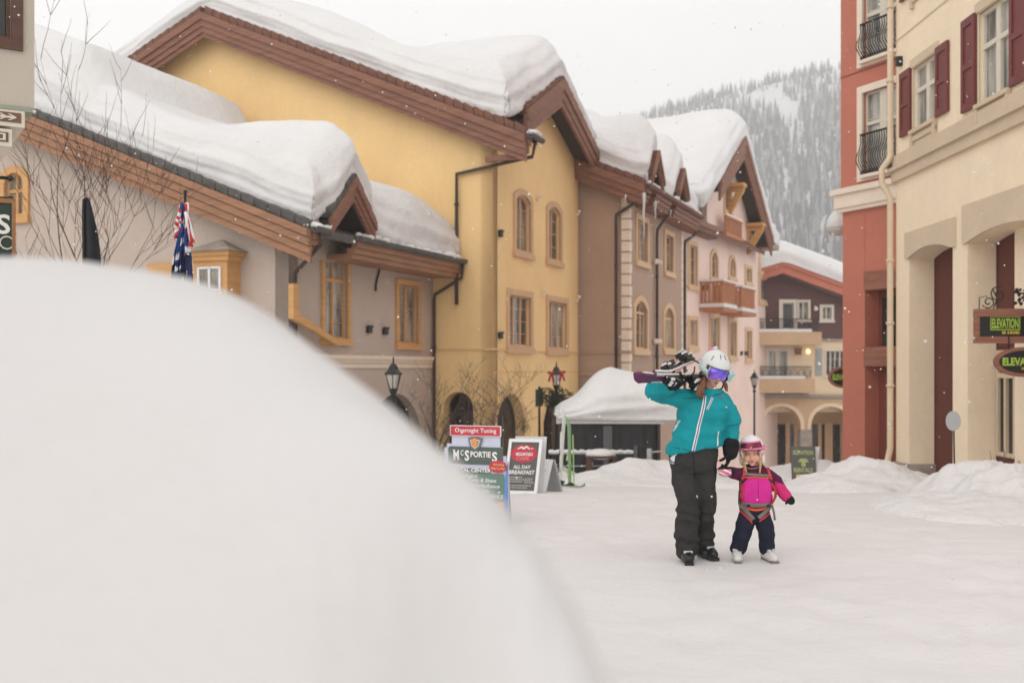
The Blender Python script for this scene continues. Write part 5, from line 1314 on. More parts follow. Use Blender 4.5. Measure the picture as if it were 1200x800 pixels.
def binding(mb, c, t, s, up, k=1.0):
    c = Vector(c)
    f = lambda a, b, h: c+t*a*k+s*b*k+up*h*k
    def bx(a0, a1, b0, b1, h0, h1): mb.add([f(a, b, h) for h in (h0, h1) for a, b in ((a0, b0), (a1, b0), (a1, b1), (a0, b1))], [(0, 1, 2, 3), (4, 7, 6, 5), (0, 4, 5, 1), (1, 5, 6, 2), (2, 6, 7, 3), (3, 7, 4, 0)])
    bx(-.24, -.07, -.03, .03, .006, .02); bx(.05, .24, -.03, .03, .006, .02)
    bx(.13, .22, -.03, .03, .02, .055); bx(.10, .15, -.034, -.014, .03, .07); bx(.10, .15, .014, .034, .03, .07); bx(.20, .245, -.02, .02, .02, .045)
    bx(-.22, -.12, -.03, .03, .02, .05); bx(-.17, -.10, -.026, .026, .045, .085); bx(-.125, -.085, -.034, .034, .06, .095); bx(-.26, -.20, -.013, .013, .045, .075); bx(-.02, .03, -.04, .04, .012, .03)
    for sg in (-1, 1): mb.tube([f(-.08, sg*.045, .03), f(-.15, sg*.055, .0), f(-.21, sg*.06, -.045)], .006*k, 5)
    mb.ball(f(.175, 0, .055), .026*k, 8); mb.ball(f(-.15, 0, .088), .022*k, 8)
C('ski_green', (.22, .36, .20)); C('ski_white', (.72, .74, .70)); C('ski_lime', (.40, .58, .20)); C('ski_dark', (.02, .02, .022))
def standing_ski(px0, px1, y0, y1, d, label, m, lean):
    p1 = P(px1, y1, d); p0 = P(px0, y0, d); p0.z = gz(d)-.25
    t = thing('ski', label, 'ski', (p0.x, p0.y, gz(d)), 'skis planted in the snow')
    a = MB(); up, s, tt = ski_mesh(a, p0, p1, (.75, .65, 0), .085, .014); a.build('board', M[m], t)
    a = MB(); binding(a, p0.lerp(p1, .42), tt, s, up, .85); a.build('binding', M['ski_lime'] if m != 'ski_white' else M['ski_dark'], t)
    a = MB(); q0 = p0.lerp(p1, .5); q1 = p0.lerp(p1, .8); ski_mesh(a, q0+up*.012, q1+up*.012, s, .06, .004, tip=False, tail=False, nose=0); a.build('graphic_stripe', M['ski_lime'] if m == 'ski_white' else M['ski_white'], t)
    return t
standing_ski(655, 662, 556, 475, 19.2, 'white planted ski with lime stripe, leaning beside the green one', 'ski_white', 0)
standing_ski(668, 667, 562, 487, 19.0, 'green planted ski with lime binding by the black tent', 'ski_green', 0)
def lying_ski():
    a0, a1 = P(646, 0, 19.0), P(686, 0, 18.2); a0.z = gz(19.)+.05; a1.z = gz(18.2)+.03
    t = thing('ski', 'dark green edged ski lying flat on the snow below the planted pair', 'ski', (a0.x, a0.y, gz(19)))
    a = MB(); up, s, tt = ski_mesh(a, a0, a1, (0, 1, 0), .1, .014, nose=.06); a.build('board', M['ski_green'], t)
    a = MB(); binding(a, a0.lerp(a1, .45), tt, s, up if up.z > 0 else -up, .85); a.build('binding', M['ski_dark'], t)
lying_ski()
def pole_sticks():
    for i, (px, top, m) in enumerate(((657.5, 497, 'ski_white'), (671, 500, 'ski_lime'))):
        d = 19.4; p = P(px, top, d); b = (p.x+.03*(1 if i else -1), p.y, gz(d)-.1)
        t = thing('ski_pole', ('white ski pole standing against the left planted ski', 'lime ski pole standing right of the green planted ski')[i], 'ski pole', b, 'poles standing with the skis')
        a = MB(); a.tube([b, p], .011, 6); a.build('shaft', M[m], t)
        a = MB(); a.tube([Vector(p)+Vector((0, 0, -.14)), Vector(p)+Vector((0, 0, .02))], [.015, .02], 8); a.build('grip', M['ski_dark'], t)
        a = MB(); a.lathe((b[0], b[1], gz(d)+.02), [(.045, 0), (.05, .01), (.01, .03)], 10); a.build('basket', M[m], t)
pole_sticks()

# ================================================================== black tent with a heap of snow
def tent():
    d = 24.5; k = d/F; c = P(708, 487, d); zg = gz(d)-.1; ze = CZ+(HY-489)*k
    t = thing('canopy_tent', 'black sided market tent with a pale roof edge, standing before the taupe building', 'tent', (c.x, c.y, zg))
    f = Fr((c.x, c.y), (1, -.04)); W0 = (656-708)*k; W1 = (772-708)*k; D = 2.6
    a = MB(); zt = ze+.32; cx = (W0+W1)/2+.1
    pts = [f.pt(W0-.08, .08, ze), f.pt(W1+.1, .08, ze), f.pt(W1+.1, -D-.08, ze), f.pt(W0-.08, -D-.08, ze), f.pt(cx, -D/2, zt)]
    q = [p-Vector((0, 0, .14)) for p in pts[:4]]
    a.add(pts+q, [(0, 1, 4), (1, 2, 4), (2, 3, 4), (3, 0, 4), (0, 5, 6, 1), (1, 6, 7, 2), (2, 7, 8, 3), (3, 8, 5, 0), (5, 8, 7, 6)]); a.build('canopy', M['sg_grey2'], t)
    for (s, o) in ((W0, 0), (W1, 0), (W0, -D), (W1, -D)):
        a = MB(); a.box(f, s-.03, s+.03, o-.03, o+.03, zg-.1, ze-.02); a.build('leg', M['pipe'], t)
    rnd = random.Random(9)
    def side(fr, s0, s1, nm, m):
        n = 40; vs = []
        for j in range(2):
            for i in range(n+1):
                s = s0+(s1-s0)*i/n; vs.append(fr.pt(s, .025*math.sin(s*9)+.02*math.sin(s*23+1), (zg-.05, ze-.1)[j]))
        N = len(vs); v2 = [p+fr.n*-.02 for p in vs]
        a = MB(); fs = [(i, i+1, n+2+i, n+1+i) for i in range(n)]
        a.add(vs, fs, 0, True); a.add(v2, [tuple(reversed(x)) for x in fs], 0, True); return a.build(nm, M[m], t)
    fw = Fr(f.pt(0, -.06, 0), (f.u.x, f.u.y)); side(fw, W0+.03, W1-.03, 'front_wall', 'tent_black')
    fs_ = f.side(W1-.02); f2 = Fr(fs_.O, (-fs_.u.x, -fs_.u.y)); side(f2, .05, D-.05, 'side_wall', 'tent_black')
    f3 = f.side(W0+.02); side(Fr(f3.O, (f3.u.x, f3.u.y)), -D+.05, -.05, 'side_wall', 'tent_black')
    a = MB()
    for (s0, s1, z0, z1, m) in ((W0+1.0, W0+1.2, .35, 1.35, 0), (W0+1.7, W0+1.78, .2, .9, 0)): a.box(fw, s0, s1, .06, .075, zg+z0, zg+z1)
    a.build('clear_panel', M['clear_grey'], t)
    # open awning bay on the right
    a = MB(); a.add([f.pt(W1+.1, .05, ze+.0), f.pt(W1+.65, .0, ze-.02), f.pt(W1+.65, -D, ze-.02), f.pt(W1+.1, -D, ze), f.pt(W1+.1, .05, ze-.12), f.pt(W1+.65, .0, ze-.13), f.pt(W1+.65, -D, ze-.13), f.pt(W1+.1, -D, ze-.12)], [(0, 1, 2, 3), (7, 6, 5, 4), (0, 4, 5, 1), (1, 5, 6, 2), (2, 6, 7, 3), (3, 7, 4, 0)]); a.build('awning_flap', M['sg_grey2'], t)
    a = MB(); a.box(f, W1+.55, W1+.6, -.05, 0, zg, ze-.1); a.build('leg', M['pipe'], t)
    def zr(s, o): 
        u = min((s-(W0-.08))/(cx-W0+.08), (W1+.1-s)/(W1+.1-cx), (.08-o)/(D/2), (o+D+.08)/(D/2)); return ze+.02+max(-.02, .32*min(1, u) if u > 0 else -.02)
    sn = snow_on('roof_snow', 'thick heap of snow on the black tent roof, drooping over its right corner', f, W0-.02, W1+.72, -D, .14, zr, .78, .95, 51, 60, 40, .1, (), .2, Tf=lambda s, o: .15+.85*sm((s-W0+.05)/1.25))
C('clear_grey', (.10, .10, .11))
tent_ = M.setdefault('sg_grey2', mat('tent_roof', (.55, .55, .54), .6, .06, 3))
tent()
def barrier():
    d = 23.7; k = d/F
    p0, p1 = P(643, 531, d), P(742, 529, d)
    t = thing('barrier_fence', 'low metal crowd barrier capped with snow in front of the black tent', 'fence', (p0.x, p0.y, gz(d)))
    f = Fr((p0.x, p0.y), (p1.x-p0.x, p1.y-p0.y)); L = (p1-p0).length; z1 = p0.z; zg = gz(d)-.05
    a = MB(); a.tube([f.pt(0, 0, z1), f.pt(L, 0, z1)], .022, 6); a.tube([f.pt(0, 0, z1-.28), f.pt(L, 0, z1-.28)], .015, 6); a.build('rail', M['grey_paint'], t)
    for i in range(5): a = MB(); a.tube([f.pt(L*i/4, 0, zg), f.pt(L*i/4, 0, z1)], .022, 6); a.build('post', M['iron'], t)
    a = MB(); n = 40
    a.tube([f.pt(L*i/n, 0, z1+.035+.012*math.sin(i*1.7)) for i in range(n+1)], [.035+.012*abs(math.sin(i*.9)) for i in range(n+1)], 7); o = a.build('rail_snow', M['snow'])
    recenter(o); tag(o, 'thin line of snow lying along the crowd barrier rail', 'snow')
barrier()
def bench():
    d = 23.2; p = P(704, 533, d); zg = gz(d)
    t = thing('picnic_table', 'dark bench table half buried in snow in front of the black tent', 'table', (p.x, p.y, zg))
    f = Fr((p.x, p.y), (1, .1)); z = p.z+.0
    a = MB(); a.box(f, -.3, .3, -.3, .3, z-.05, z); a.build('tabletop', M['fascia_darkwood'], t)
    for s in (-.25, .25): a = MB(); a.box(f, s-.03, s+.03, -.25, .25, zg-.1, z-.05); a.build('leg', M['fascia_darkwood'], t)
    o = heightless = MB(); heightless.ball(f.pt(0, 0, z+.02), .3, 14, sx=1.1, sy=1, sz=.4); o = heightless.build('table_snow', M['snow_bank']); recenter(o); tag(o, 'small cushion of snow on the half buried bench table', 'snow')
bench()
def bollard():
    d = 23.3; p = P(761, 527, d)
    t = thing('barrier_post', 'short grey post ending the barrier line right beside the walking adult', 'post', (p.x, p.y, gz(d)))
    a = MB(); a.lathe((p.x, p.y, gz(d)-.1), [(.06, 0), (.06, p.z-gz(d)+.1), (.05, p.z-gz(d)+.13)], 8); a.build('shaft', M['grey_paint'], t)
    a = MB(); a.tube([(p.x, p.y, p.z-.05), (p.x+.45, p.y+.05, p.z-.02)], .02, 6); a.build('rail', M['grey_paint'], t)
bollard()

# ================================================================== hanging shop signs on the right
def sign_box():
    d = 18.2; k = d/F; p = P(1144, 380, d); f = Fr((p.x, p.y), (1, -.155)); X = lambda px: (px-1144)*k*1.0
    Z = lambda py: CZ+(HY-py)*k
    t = thing('shop_sign', 'black wood framed box sign with green lettering under iron scrollwork', 'sign', f.pt(.6, 0, Z(400)), 'shop signs by the beige arches')
    s0, s1 = 0, 1.75; z0, z1 = Z(402), Z(362)
    a = MB(); a.box(f, s0+.05, s1-.05, -.16, .0, z0+.08, z1-.08); b = a.build('panel', M['sg_black'], t)
    a = MB(); a.box(f, s0, s1, -.2, .05, z1-.13, z1); a.box(f, s0, s1, -.2, .05, z0, z0+.11); a.box(f, s0, s0+.05, -.19, .03, z0+.11, z1-.13); a.box(f, s1-.05, s1, -.19, .03, z0+.11, z1-.13); a.build('frame', M['fascia_red'], t)
    a = MB(); u0, u1, v0, v1 = X(1161)-.02, X(1191)+.02, Z(385.5), Z(372.5)
    a.panel(f, rect(u0, u1, v0-.02, v1+.02), [rect(u0+.012, u1-.012, v0-.005, v1+.005)], .001, .006); put_text(a, f, 'ELEVATION', u0+.025, u1-.025, v0+.012, v1-.012, .004, .03); a.build('lettering', M['sg_green_lit'], b)
    a = MB(); put_text(a, f, 'SKI  & BOARD', X(1172.5), X(1192), Z(391.5), Z(388), .004, .05); a.build('second_lettering', M['sg_yellow_lit'], b)
    a = MB(); zt = z1
    def scroll(c, r, turns, ph, sg, a):
        n = 26; a.tube([f.pt(c[0]+sg*r*(1-.75*i/n)*math.cos(ph+turns*6.283*i/n), -.08, c[1]+r*(1-.75*i/n)*math.sin(ph+turns*6.283*i/n)) for i in range(n+1)], .012, 5)
    for sg, c0 in ((1, .22), (-1, 1.5)):
        a = MB(); scroll((c0, zt+.12), .11, 1.3, 3.6, sg, a); scroll((c0+sg*.16, zt+.25), .14, 1.3, 1.2, sg, a); a.tube([f.pt(c0+sg*(.08-.0), -.08, zt), f.pt(c0+sg*.14, -.08, zt+.18), f.pt(c0+sg*.06, -.08, zt+.36)], .012, 5); a.tube([f.pt(c0-sg*.15, -.08, zt), f.pt(c0-sg*.15, -.08, zt+.2), f.pt(c0-sg*.02, -.08, zt+.22)], .01, 5); a.build('scrollwork', M['iron'], t)
    pass
    a = MB(); rnd = random.Random(4)
    for i in range(60):
        c = f.pt(.86+rnd.uniform(-.24, .24), -.08+rnd.uniform(-.03, .03), zt+.05+rnd.uniform(0, .3)*(1-.2*rnd.random())); v = Vector((rnd.uniform(-1, 1), rnd.uniform(-.3, .3), rnd.uniform(-.4, 1))).normalized()*.09; w = v.cross(Vector((0, 1, 0))).normalized()*.03
        a.add([c-v*.5, c+w, c+v*.5, c-w, c+Vector((0, -.015, 0)), c+Vector((0, .015, 0))], [(0, 1, 4), (1, 2, 4), (2, 3, 4), (3, 0, 4), (1, 0, 5), (2, 1, 5), (3, 2, 5), (0, 3, 5)])
    a.build('iron_leaves', M['iron'], t)
    a = MB(); zz = z1-.04; a.box(f, s1-.0, s1+.9, -.1, -.06, zz-.03, zz); a.build('bracket', M['iron'], t)
M['sg_green_lit'] = mat('sign_green_letters', (.38, .56, .06), .5, .05, 5); M['sg_yellow_lit'] = mat('sign_yellow_letters', (.75, .5, .04), .5, .05, 5)
sign_box()
def oval_sign(px, py, rx, ry, d, u, label, txt, sub, clip=None):
    k = d/F; p = P(px, py, d); f = Fr((p.x, p.y), u); cz = p.z; RX, RZ = rx*k/f.u.x, ry*k
    t = thing('oval_sign', label, 'sign', (p.x, p.y, p.z-RZ), 'oval shop signs')
    a = MB(); a.panel(f, ell(0, cz, RX, RZ, 40), [ell(0, cz, RX-.07, RZ-.06, 40)], -.06, .05); a.build('frame', M['fascia_red'], t)
    a = MB(); a.panel(f, ell(0, cz, RX-.06, RZ-.05, 40), [], -.04, .02); b = a.build('panel', M['sg_black'], t)
    a = MB(); put_text(a, f, txt, -RX*.72, RX*.72, cz-RZ*.25, cz+RZ*.3, .024, .04); a.build('lettering', M['sg_green_lit'], b)
    if sub: a = MB(); put_text(a, f, sub, -RX*.1, RX*.45, cz-RZ*.52, cz-RZ*.36, .024, .03); a.build('second_lettering', M['sg_yellow_lit'], b)
    a = MB()
    for s in (-RX*.5, RX*.5): a.tube([f.pt(s, 0, cz+RZ*.8), f.pt(s, 0, cz+RZ+.18)], .012, 5)
    a.build('hanger', M['iron'], t)
oval_sign(1200, 424, 33, 17.5, 18.0, (1, -.16), 'large black oval sign with green lettering hanging under the scrollwork box sign', 'ELEVATION', 'SKI & BOARD')
oval_sign(988, 442, 17, 12.5, 27.6, (1, -.1), 'small dark oval sign with green lettering half hidden behind the red pillar', 'ELEVATION', None)
def lamp_dome():
    d = 28.5; p = P(984, 268, d); k = d/F
    t = thing('dome_lamp', 'white snow topped dome lamp sticking out from behind the red wall edge', 'lamp', p)
    a = MB(); a.lathe((p.x, p.y, p.z), [(15*k, 0), (15.5*k, 3*k), (14*k, 11*k), (9*k, 19*k), (3*k, 22*k), (.001, 22.5*k)], 20); a.build('shade', M['snow'], t)
    a = MB(); a.lathe((p.x, p.y, p.z), [(11*k, -7*k), (14.5*k, -2*k), (15*k, -.01)], 20); a.build('globe', M['lamp_glass'], t)
    a = MB(); a.tube([(p.x, p.y, p.z+20*k), (p.x, p.y, p.z+32*k), (p.x+.8, p.y, p.z+32*k)], .03, 6); a.build('arm', M['iron'], t)
lamp_dome()
def marker():
    d = 16.2; p = P(1117.5, 493, d); k = d/F
    t = thing('marker_pole', 'thin dark pole topped by a round grey disc before the beige pillar', 'marker', (p.x, p.y, gz(d)))
    a = MB(); a.tube([(p.x+.02, p.y, gz(d)-.2), (p.x, p.y, p.z+.12)], .012, 6); a.build('pole', M['iron'], t)
    f = Fr((p.x, p.y), (.75, -.55)); a = MB(); a.panel(f, ell(0, p.z, .108, .15, 28), [], .014, .03); a.build('disc', M['disc'], t)
M['disc'] = mat('disc_grey', (.36, .36, .36), .45, .06, 6)
marker()
def hand_rail():
    t_ = FB.s_at(1185, .9); p = FB.pt(t_, .9, 0); d = p.y
    t = thing('hand_rail', 'short black iron handrail at the step before the shop window', 'railing', FB.pt(t_, .9, gz(d)))
    z1 = CZ+(HY-554)/F*d
    s0 = FB.s_at(1164, .9)
    a = MB(); a.box(FB, s0, s0+3.2, .88, .92, z1-.03, z1+.01); a.build('rail', M['iron'], t)
    for i in range(4): s = s0+.1+i*1.0; a = MB(); a.box(FB, s-.02, s+.02, .885, .915, gz(18)-.4, z1-.03); a.build('post', M['iron'], t)
hand_rail()
def base_planter():
    s0 = FB.s_at(1168, .3); f = FB; z = gz(18)
    t = thing('bare_shrub', 'bare reddish shrub twigs poking from the snow beside the handrail', 'shrub', FB.pt(s0+.5, .3, z))
    a = MB(); rnd = random.Random(6); 
    for i in range(40):
        p = FB.pt(s0+rnd.uniform(0, .9), .3+rnd.uniform(-.15, .15), z-.1); q = p+Vector((rnd.uniform(-.15, .15), rnd.uniform(-.15, .15), rnd.uniform(.4, .75))); a.tube([p, (p+q)/2+Vector((rnd.uniform(-.03, .03), 0, 0)), q], [.008, .006, .003], 4)
    a.build('twigs', M['twig_red'], t)
M['twig_red'] = mat('twig_red', (.15, .06, .05), .8, .3, 10)
base_planter()

def snowfall():
    rnd = random.Random(12); a = MB()
    ico = [(0, 0, -1), (.72, -.53, -.45), (-.28, -.85, -.45), (-.89, 0, -.45), (-.28, .85, -.45), (.72, .53, -.45), (.28, -.85, .45), (-.72, -.53, .45), (-.72, .53, .45), (.28, .85, .45), (.89, 0, .45), (0, 0, 1)]
    fs = [(0, 1, 2), (1, 0, 5), (0, 2, 3), (0, 3, 4), (0, 4, 5), (1, 5, 10), (2, 1, 6), (3, 2, 7), (4, 3, 8), (5, 4, 9), (1, 10, 6), (2, 6, 7), (3, 7, 8), (4, 8, 9), (5, 9, 10), (6, 10, 11), (6, 7, 11), (7, 8, 11), (8, 9, 11), (9, 10, 11)]
    for i in range(900):
        y = rnd.uniform(4.5, 17); x = rnd.uniform(-.52, .52)*y; z = rnd.uniform(.1, 1.57+y*.36)
        if z < bank_h(x, y)+.05: continue
        r = rnd.uniform(.0035, .0075); c = Vector((x, y, z)); a.add([c+Vector(v)*r for v in ico], fs, 0, True)
    o = a.build('snowfall', M['snow']); tag(o, 'scattered snowflakes drifting down through the street', 'snowflakes', kind='stuff')
snowfall()
# ================================================================== people
class Flesh:
    """overlapping tapered limbs and ellipsoids, fused into one skin by a voxel remesh"""
    def __init__(self): self.mb = MB()
    def limb(self, pts, rs, seg=14, flat=None):
        pts = [Vector(p) for p in pts]
        # resample for a smooth bend
        P_, R_ = [], []
        n = len(pts)
        for i in range(n-1):
            p0, p1, p2, p3 = pts[max(i-1, 0)], pts[i], pts[i+1], pts[min(i+2, n-1)]
            for k in range(5):
                t = k/5
                P_.append(.5*((2*p1)+(p2-p0)*t+(2*p0-5*p1+4*p2-p3)*t*t+(3*p1-p0-3*p2+p3)*t**3)); u = t*t*(3-2*t); R_.append(rs[i]+(rs[i+1]-rs[i])*u)
        P_.append(pts[-1]); R_.append(rs[-1])
        self.mb.tube(P_, R_, seg); self.mb.ball(P_[0], R_[0], seg); self.mb.ball(P_[-1], R_[-1], seg)
        return self
    def loft(self, rings, seg=20):
        """rings: (centre, rx, ry[, tilt vector added across x])"""
        vs = []
        for r in rings:
            c, rx, ry = Vector(r[0]), r[1], r[2]; tl = r[3] if len(r) > 3 else 0; tw = r[4] if len(r) > 4 else 0
            for k in range(seg):
                a = 2*math.pi*k/seg; x, y = rx*math.cos(a), ry*math.sin(a)
                e = 1/(abs(math.cos(a))**2.6+abs(math.sin(a))**2.6)**(1/2.6); x *= e; y *= e
                vs.append(c+Vector((x*math.cos(tw)-y*math.sin(tw), x*math.sin(tw)+y*math.cos(tw), tl*x)))
        n = len(rings); fs = [(i*seg+k, i*seg+(k+1) % seg, (i+1)*seg+(k+1) % seg, (i+1)*seg+k) for i in range(n-1) for k in range(seg)]
        fs += [tuple(reversed(range(seg))), tuple((n-1)*seg+k for k in range(seg))]
        self.mb.add(vs, fs); return self
    def ell(self, c, r, rot=None):
        c = Vector(c); q = rot or Matrix.Identity(3); vs = []; fs = []; n, m_ = 14, 10
        for i in range(m_+1):
            for k in range(n):
                a = math.pi*i/m_; b = 2*math.pi*k/n; vs.append(c+q @ Vector((r[0]*max(.02, math.sin(a))*math.cos(b), r[1]*max(.02, math.sin(a))*math.sin(b), -r[2]*math.cos(a))))
        fs = [(i*n+k, i*n+(k+1) % n, (i+1)*n+(k+1) % n, (i+1)*n+k) for i in range(m_) for k in range(n)]+[tuple(reversed(range(n))), tuple(m_*n+k for k in range(n))]
        self.mb.add(vs, fs); return self
    def skin(self, name, m, parent=None, voxel=.012, smooth=4, wrinkle=None, cut=None, keep=None):
        me = bpy.data.meshes.new('w'); me.from_pydata([tuple(p) for p in self.mb.v], [], self.mb.f)
        bm = bmesh.new(); bm.from_mesh(me); bmesh.ops.recalc_face_normals(bm, faces=bm.faces); bm.to_mesh(me); bm.free()
        ob = bpy.data.objects.new('w', me); COL.objects.link(ob)
        md = ob.modifiers.new('r', 'REMESH'); md.mode = 'VOXEL'; md.voxel_size = voxel; md.use_smooth_shade = True
        dg = bpy.context.evaluated_depsgraph_get(); out = bpy.data.meshes.new_from_object(ob.evaluated_get(dg)); bpy.data.objects.remove(ob); bpy.data.meshes.remove(me)
        bm = bmesh.new(); bm.from_mesh(out)
        for _ in range(smooth): bmesh.ops.smooth_vert(bm, verts=bm.verts, factor=.5, use_axis_x=True, use_axis_y=True, use_axis_z=True)
        bm.normal_update()
        if wrinkle:
            off = [(v, wrinkle(v.co, v.normal)) for v in bm.verts]
            for v, h in off: v.co += v.normal*h
            for _ in range(1): bmesh.ops.smooth_vert(bm, verts=bm.verts, factor=.3, use_axis_x=True, use_axis_y=True, use_axis_z=True)
        if cut:
            dead = [f for f in bm.faces if cut(f.calc_center_median())]
            bmesh.ops.delete(bm, geom=dead, context='FACES')
        bm.normal_update()
        bm.to_mesh(out); bm.free()
        for p in out.polygons: p.use_smooth = True
        out.name = name
        for q in (m if isinstance(m, (list, tuple)) else [m]): out.materials.append(q)
        org = ORG[parent.name] if parent else Vector((0, 0, 0))
        out.transform(Matrix.Translation(-org))
        o = bpy.data.objects.new(name, out); COL.objects.link(o)
        if parent: o.parent = parent
        ORG[o.name] = org
        return o
def paint(o, fn):
    """material by face: fn(centre in world) -> slot"""
    for p in o.data.polygons: p.material_index = fn(p.center+ORG[o.name])
def bvh_of(o):
    org = ORG[o.name]; return BVHTree.FromPolygons([v.co+org for v in o.data.vertices], [tuple(p.vertices) for p in o.data.polygons])
def strip(bv, pts, width, lift, mb, mi=0, thick=.004, y0=-2., dirs=None):
    """a band laid on the front of a garment along (x, z) points"""
    L = []
    for i, (x, z) in enumerate(pts):
        a, b = pts[max(i-1, 0)], pts[min(i+1, len(pts)-1)]; t = Vector((b[0]-a[0], b[1]-a[1])).normalized(); nx = Vector((t.y, -t.x))*width/2
        row = []
        for sgn in (-1, 0, 1):
            q = Vector((x+nx.x*sgn, 0, z+nx.y*sgn)); h = bv.ray_cast(Vector((q.x, y0, q.z)), Vector((0, 1, 0)))
            row.append(h[0] if h[0] else None)
        g = [r for r in row if r]
        if not g: continue
        yy = sum(r.y for r in g)/len(g)
        L.append([(r if r else Vector((x+nx.x*s_, yy, z+nx.y*s_)))+Vector((0, -lift, 0)) for r, s_ in zip(row, (-1, 0, 1))])
    if len(L) < 2: return
    vs = [p for r in L for p in r]+[p+Vector((0, thick+lift, 0)) for r in L for p in r]; n = len(L); N = 3*n
    fs = []
    for i in range(n-1):
        for k in range(2): fs += [(3*i+k, 3*i+k+1, 3*i+4+k, 3*i+3+k), (N+3*i+k, N+3*i+3+k, N+3*i+4+k, N+3*i+k+1)]
        fs += [(3*i, 3*i+3, N+3*i+3, N+3*i), (3*i+2, N+3*i+2, N+3*i+5, 3*i+5)]
    fs += [(0, 1, N+1, N), (1, 2, N+2, N+1), (3*n-3, N+3*n-3, N+3*n-2, 3*n-2), (3*n-2, N+3*n-2, N+3*n-1, 3*n-1)]
    mb.add(vs, fs, mi, True)
def seg2(a, b, n=12): return [(a[0]+(b[0]-a[0])*i/n, a[1]+(b[1]-a[1])*i/n) for i in range(n+1)]
def fold_noise(seed, amp, fx=7., fz=16., big=.6):
    def w(c, n):
        return amp*(noise.noise(Vector((c.x*fx+seed, c.y*fx, c.z*fz)))+big*noise.noise(Vector((c.x*3+c.z*9, c.y*4, c.z*5+seed)))+.35*noise.noise(Vector((c.x*22, c.y*22, c.z*34+seed))))
    return w
def cloth(name, col, rough=.8, var=.1, sheen=0.):
    m = mat(name, col, rough, var, 9, .35, 220, sheen=sheen, spec=.18); M[name] = m; return m
cloth('jacket_teal', (.008, .275, .31)); cloth('trousers_charcoal', (.038, .036, .035)); cloth('jacket_plum', (.085, .012, .045)); cloth('vest_pink', (.62, .025, .27), .6); cloth('trousers_navy', (.016, .018, .034)); cloth('harness_grey', (.20, .18, .165)); cloth('harness_red', (.60, .05, .06)); cloth('glove_black', (.012, .012, .013)); cloth('orange_trim', (.85, .13, .06))
cloth('sleeve_magenta', (.60, .03, .17))
C('zip_white', (.75, .76, .76)); C('zip_purple', (.19, .10, .24)); C('helmet_white', (.62, .63, .62), .38); C('helmet_child', (.72, .68, .68), .4); C('goggle_frame', (.50, .66, .66), .35); C('goggle_pink', (.72, .20, .34), .35); C('boot_black', (.014, .014, .015), .35); C('boot_white', (.62, .60, .56), .35); C('buckle', (.55, .55, .56), .3); M['hair_brown'] = mat_wood('hair_brown', (.15, .062, .028), .55, (70, 70, 6)); M['hair_blond'] = mat_wood('hair_blond', (.42, .26, .11), .4, (90, 90, 6)); C('lip', (.42, .12, .10), .45); C('eye_white', (.7, .68, .66), .3); C('eye_dark', (.02, .015, .012), .25); C('brow', (.18, .09, .05), .7)
M['skin'] = mat('skin', (.62, .33, .235), .5, .08, 9); M['skin_child'] = mat('skin_child', (.68, .38, .28), .5, .08, 9)
_s = M['skin'].node_tree.nodes['Principled BSDF']
for k in ('skin', 'skin_child'):
    b_ = M[k].node_tree.nodes['Principled BSDF']; b_.inputs['Subsurface Weight'].default_value = .15; b_.inputs['Subsurface Radius'].default_value = (.012, .005, .003)
def lens_mat(name, c0, c1, z0, z1):
    m = bpy.data.materials.new(name); m.use_nodes = True; nt = m.node_tree; N = nt.nodes; L = nt.links; b = N['Principled BSDF']
    tc = N.new('ShaderNodeTexCoord'); sp = N.new('ShaderNodeSeparateXYZ'); n = N.new('ShaderNodeTexNoise'); n.inputs['Scale'].default_value = 14
    r = N.new('ShaderNodeValToRGB'); r.color_ramp.elements[0].color = (*c0, 1); r.color_ramp.elements[1].color = (*c1, 1); r.color_ramp.elements[0].position = .35; r.color_ramp.elements[1].position = .65
    L.new(tc.outputs['Object'], n.inputs['Vector']); L.new(n.outputs['Fac'], r.inputs['Fac']); L.new(r.outputs['Color'], b.inputs['Base Color'])
    b.inputs['Metallic'].default_value = .55; b.inputs['Roughness'].default_value = .1; return m
M['lens_violet'] = lens_mat('lens_violet', (.10, .10, .75), (.42, .16, .75), 0, 1); M['lens_wine'] = lens_mat('lens_wine', (.10, .012, .03), (.22, .03, .06), 0, 1)

def hand(fl, wrist, fwd, side, palm_n, s=1.0, curl=.9, spread=.5, left=True):
    """palm and five bent fingers; fwd points to the fingertips, palm_n out of the palm, side towards the thumb"""
    w = Vector(wrist); f = Vector(fwd).normalized(); sd = Vector(side); sd = (sd-f*sd.dot(f)).normalized(); pn = f.cross(sd).normalized()
    if pn.dot(Vector(palm_n)) < 0: pn = -pn
    rot = Matrix((sd, pn, f)).transposed()
    fl.ell(w+f*.045*s, (.044*s, .019*s, .055*s), rot)
    fl.limb([w-f*.03*s, w+f*.03*s], [.03*s, .032*s], 10)
    for i, (L, o) in enumerate(((.072, .033), (.082, .011), (.076, -.011), (.060, -.032))):
        p0 = w+f*.085*s+sd*o*s; a = 0; p = p0; pts = [w+f*.05*s+sd*o*.8*s, p0]
        for k, fr_ in enumerate((.45, .32, .26)):
            a += curl*(.55 if k == 0 else .8); p = p+(f*math.cos(a)+pn*math.sin(a))*L*fr_*s; pts.append(p)
        fl.limb(pts, [.0115*s, .0115*s, .0105*s, .0095*s, .0085*s], 8)
    p0 = w+f*.02*s+sd*.035*s; p1 = p0+(sd*.7+f*.6+pn*.25).normalized()*.04*s; p2 = p1+(f*.8+pn*.6+sd*.1).normalized()*.032*s; p3 = p2+(f*.6+pn*.8).normalized()*.024*s
    fl.limb([w+f*.015*s, p0, p1, p2, p3], [.016*s, .0145*s, .0125*s, .0115*s, .0095*s], 8)

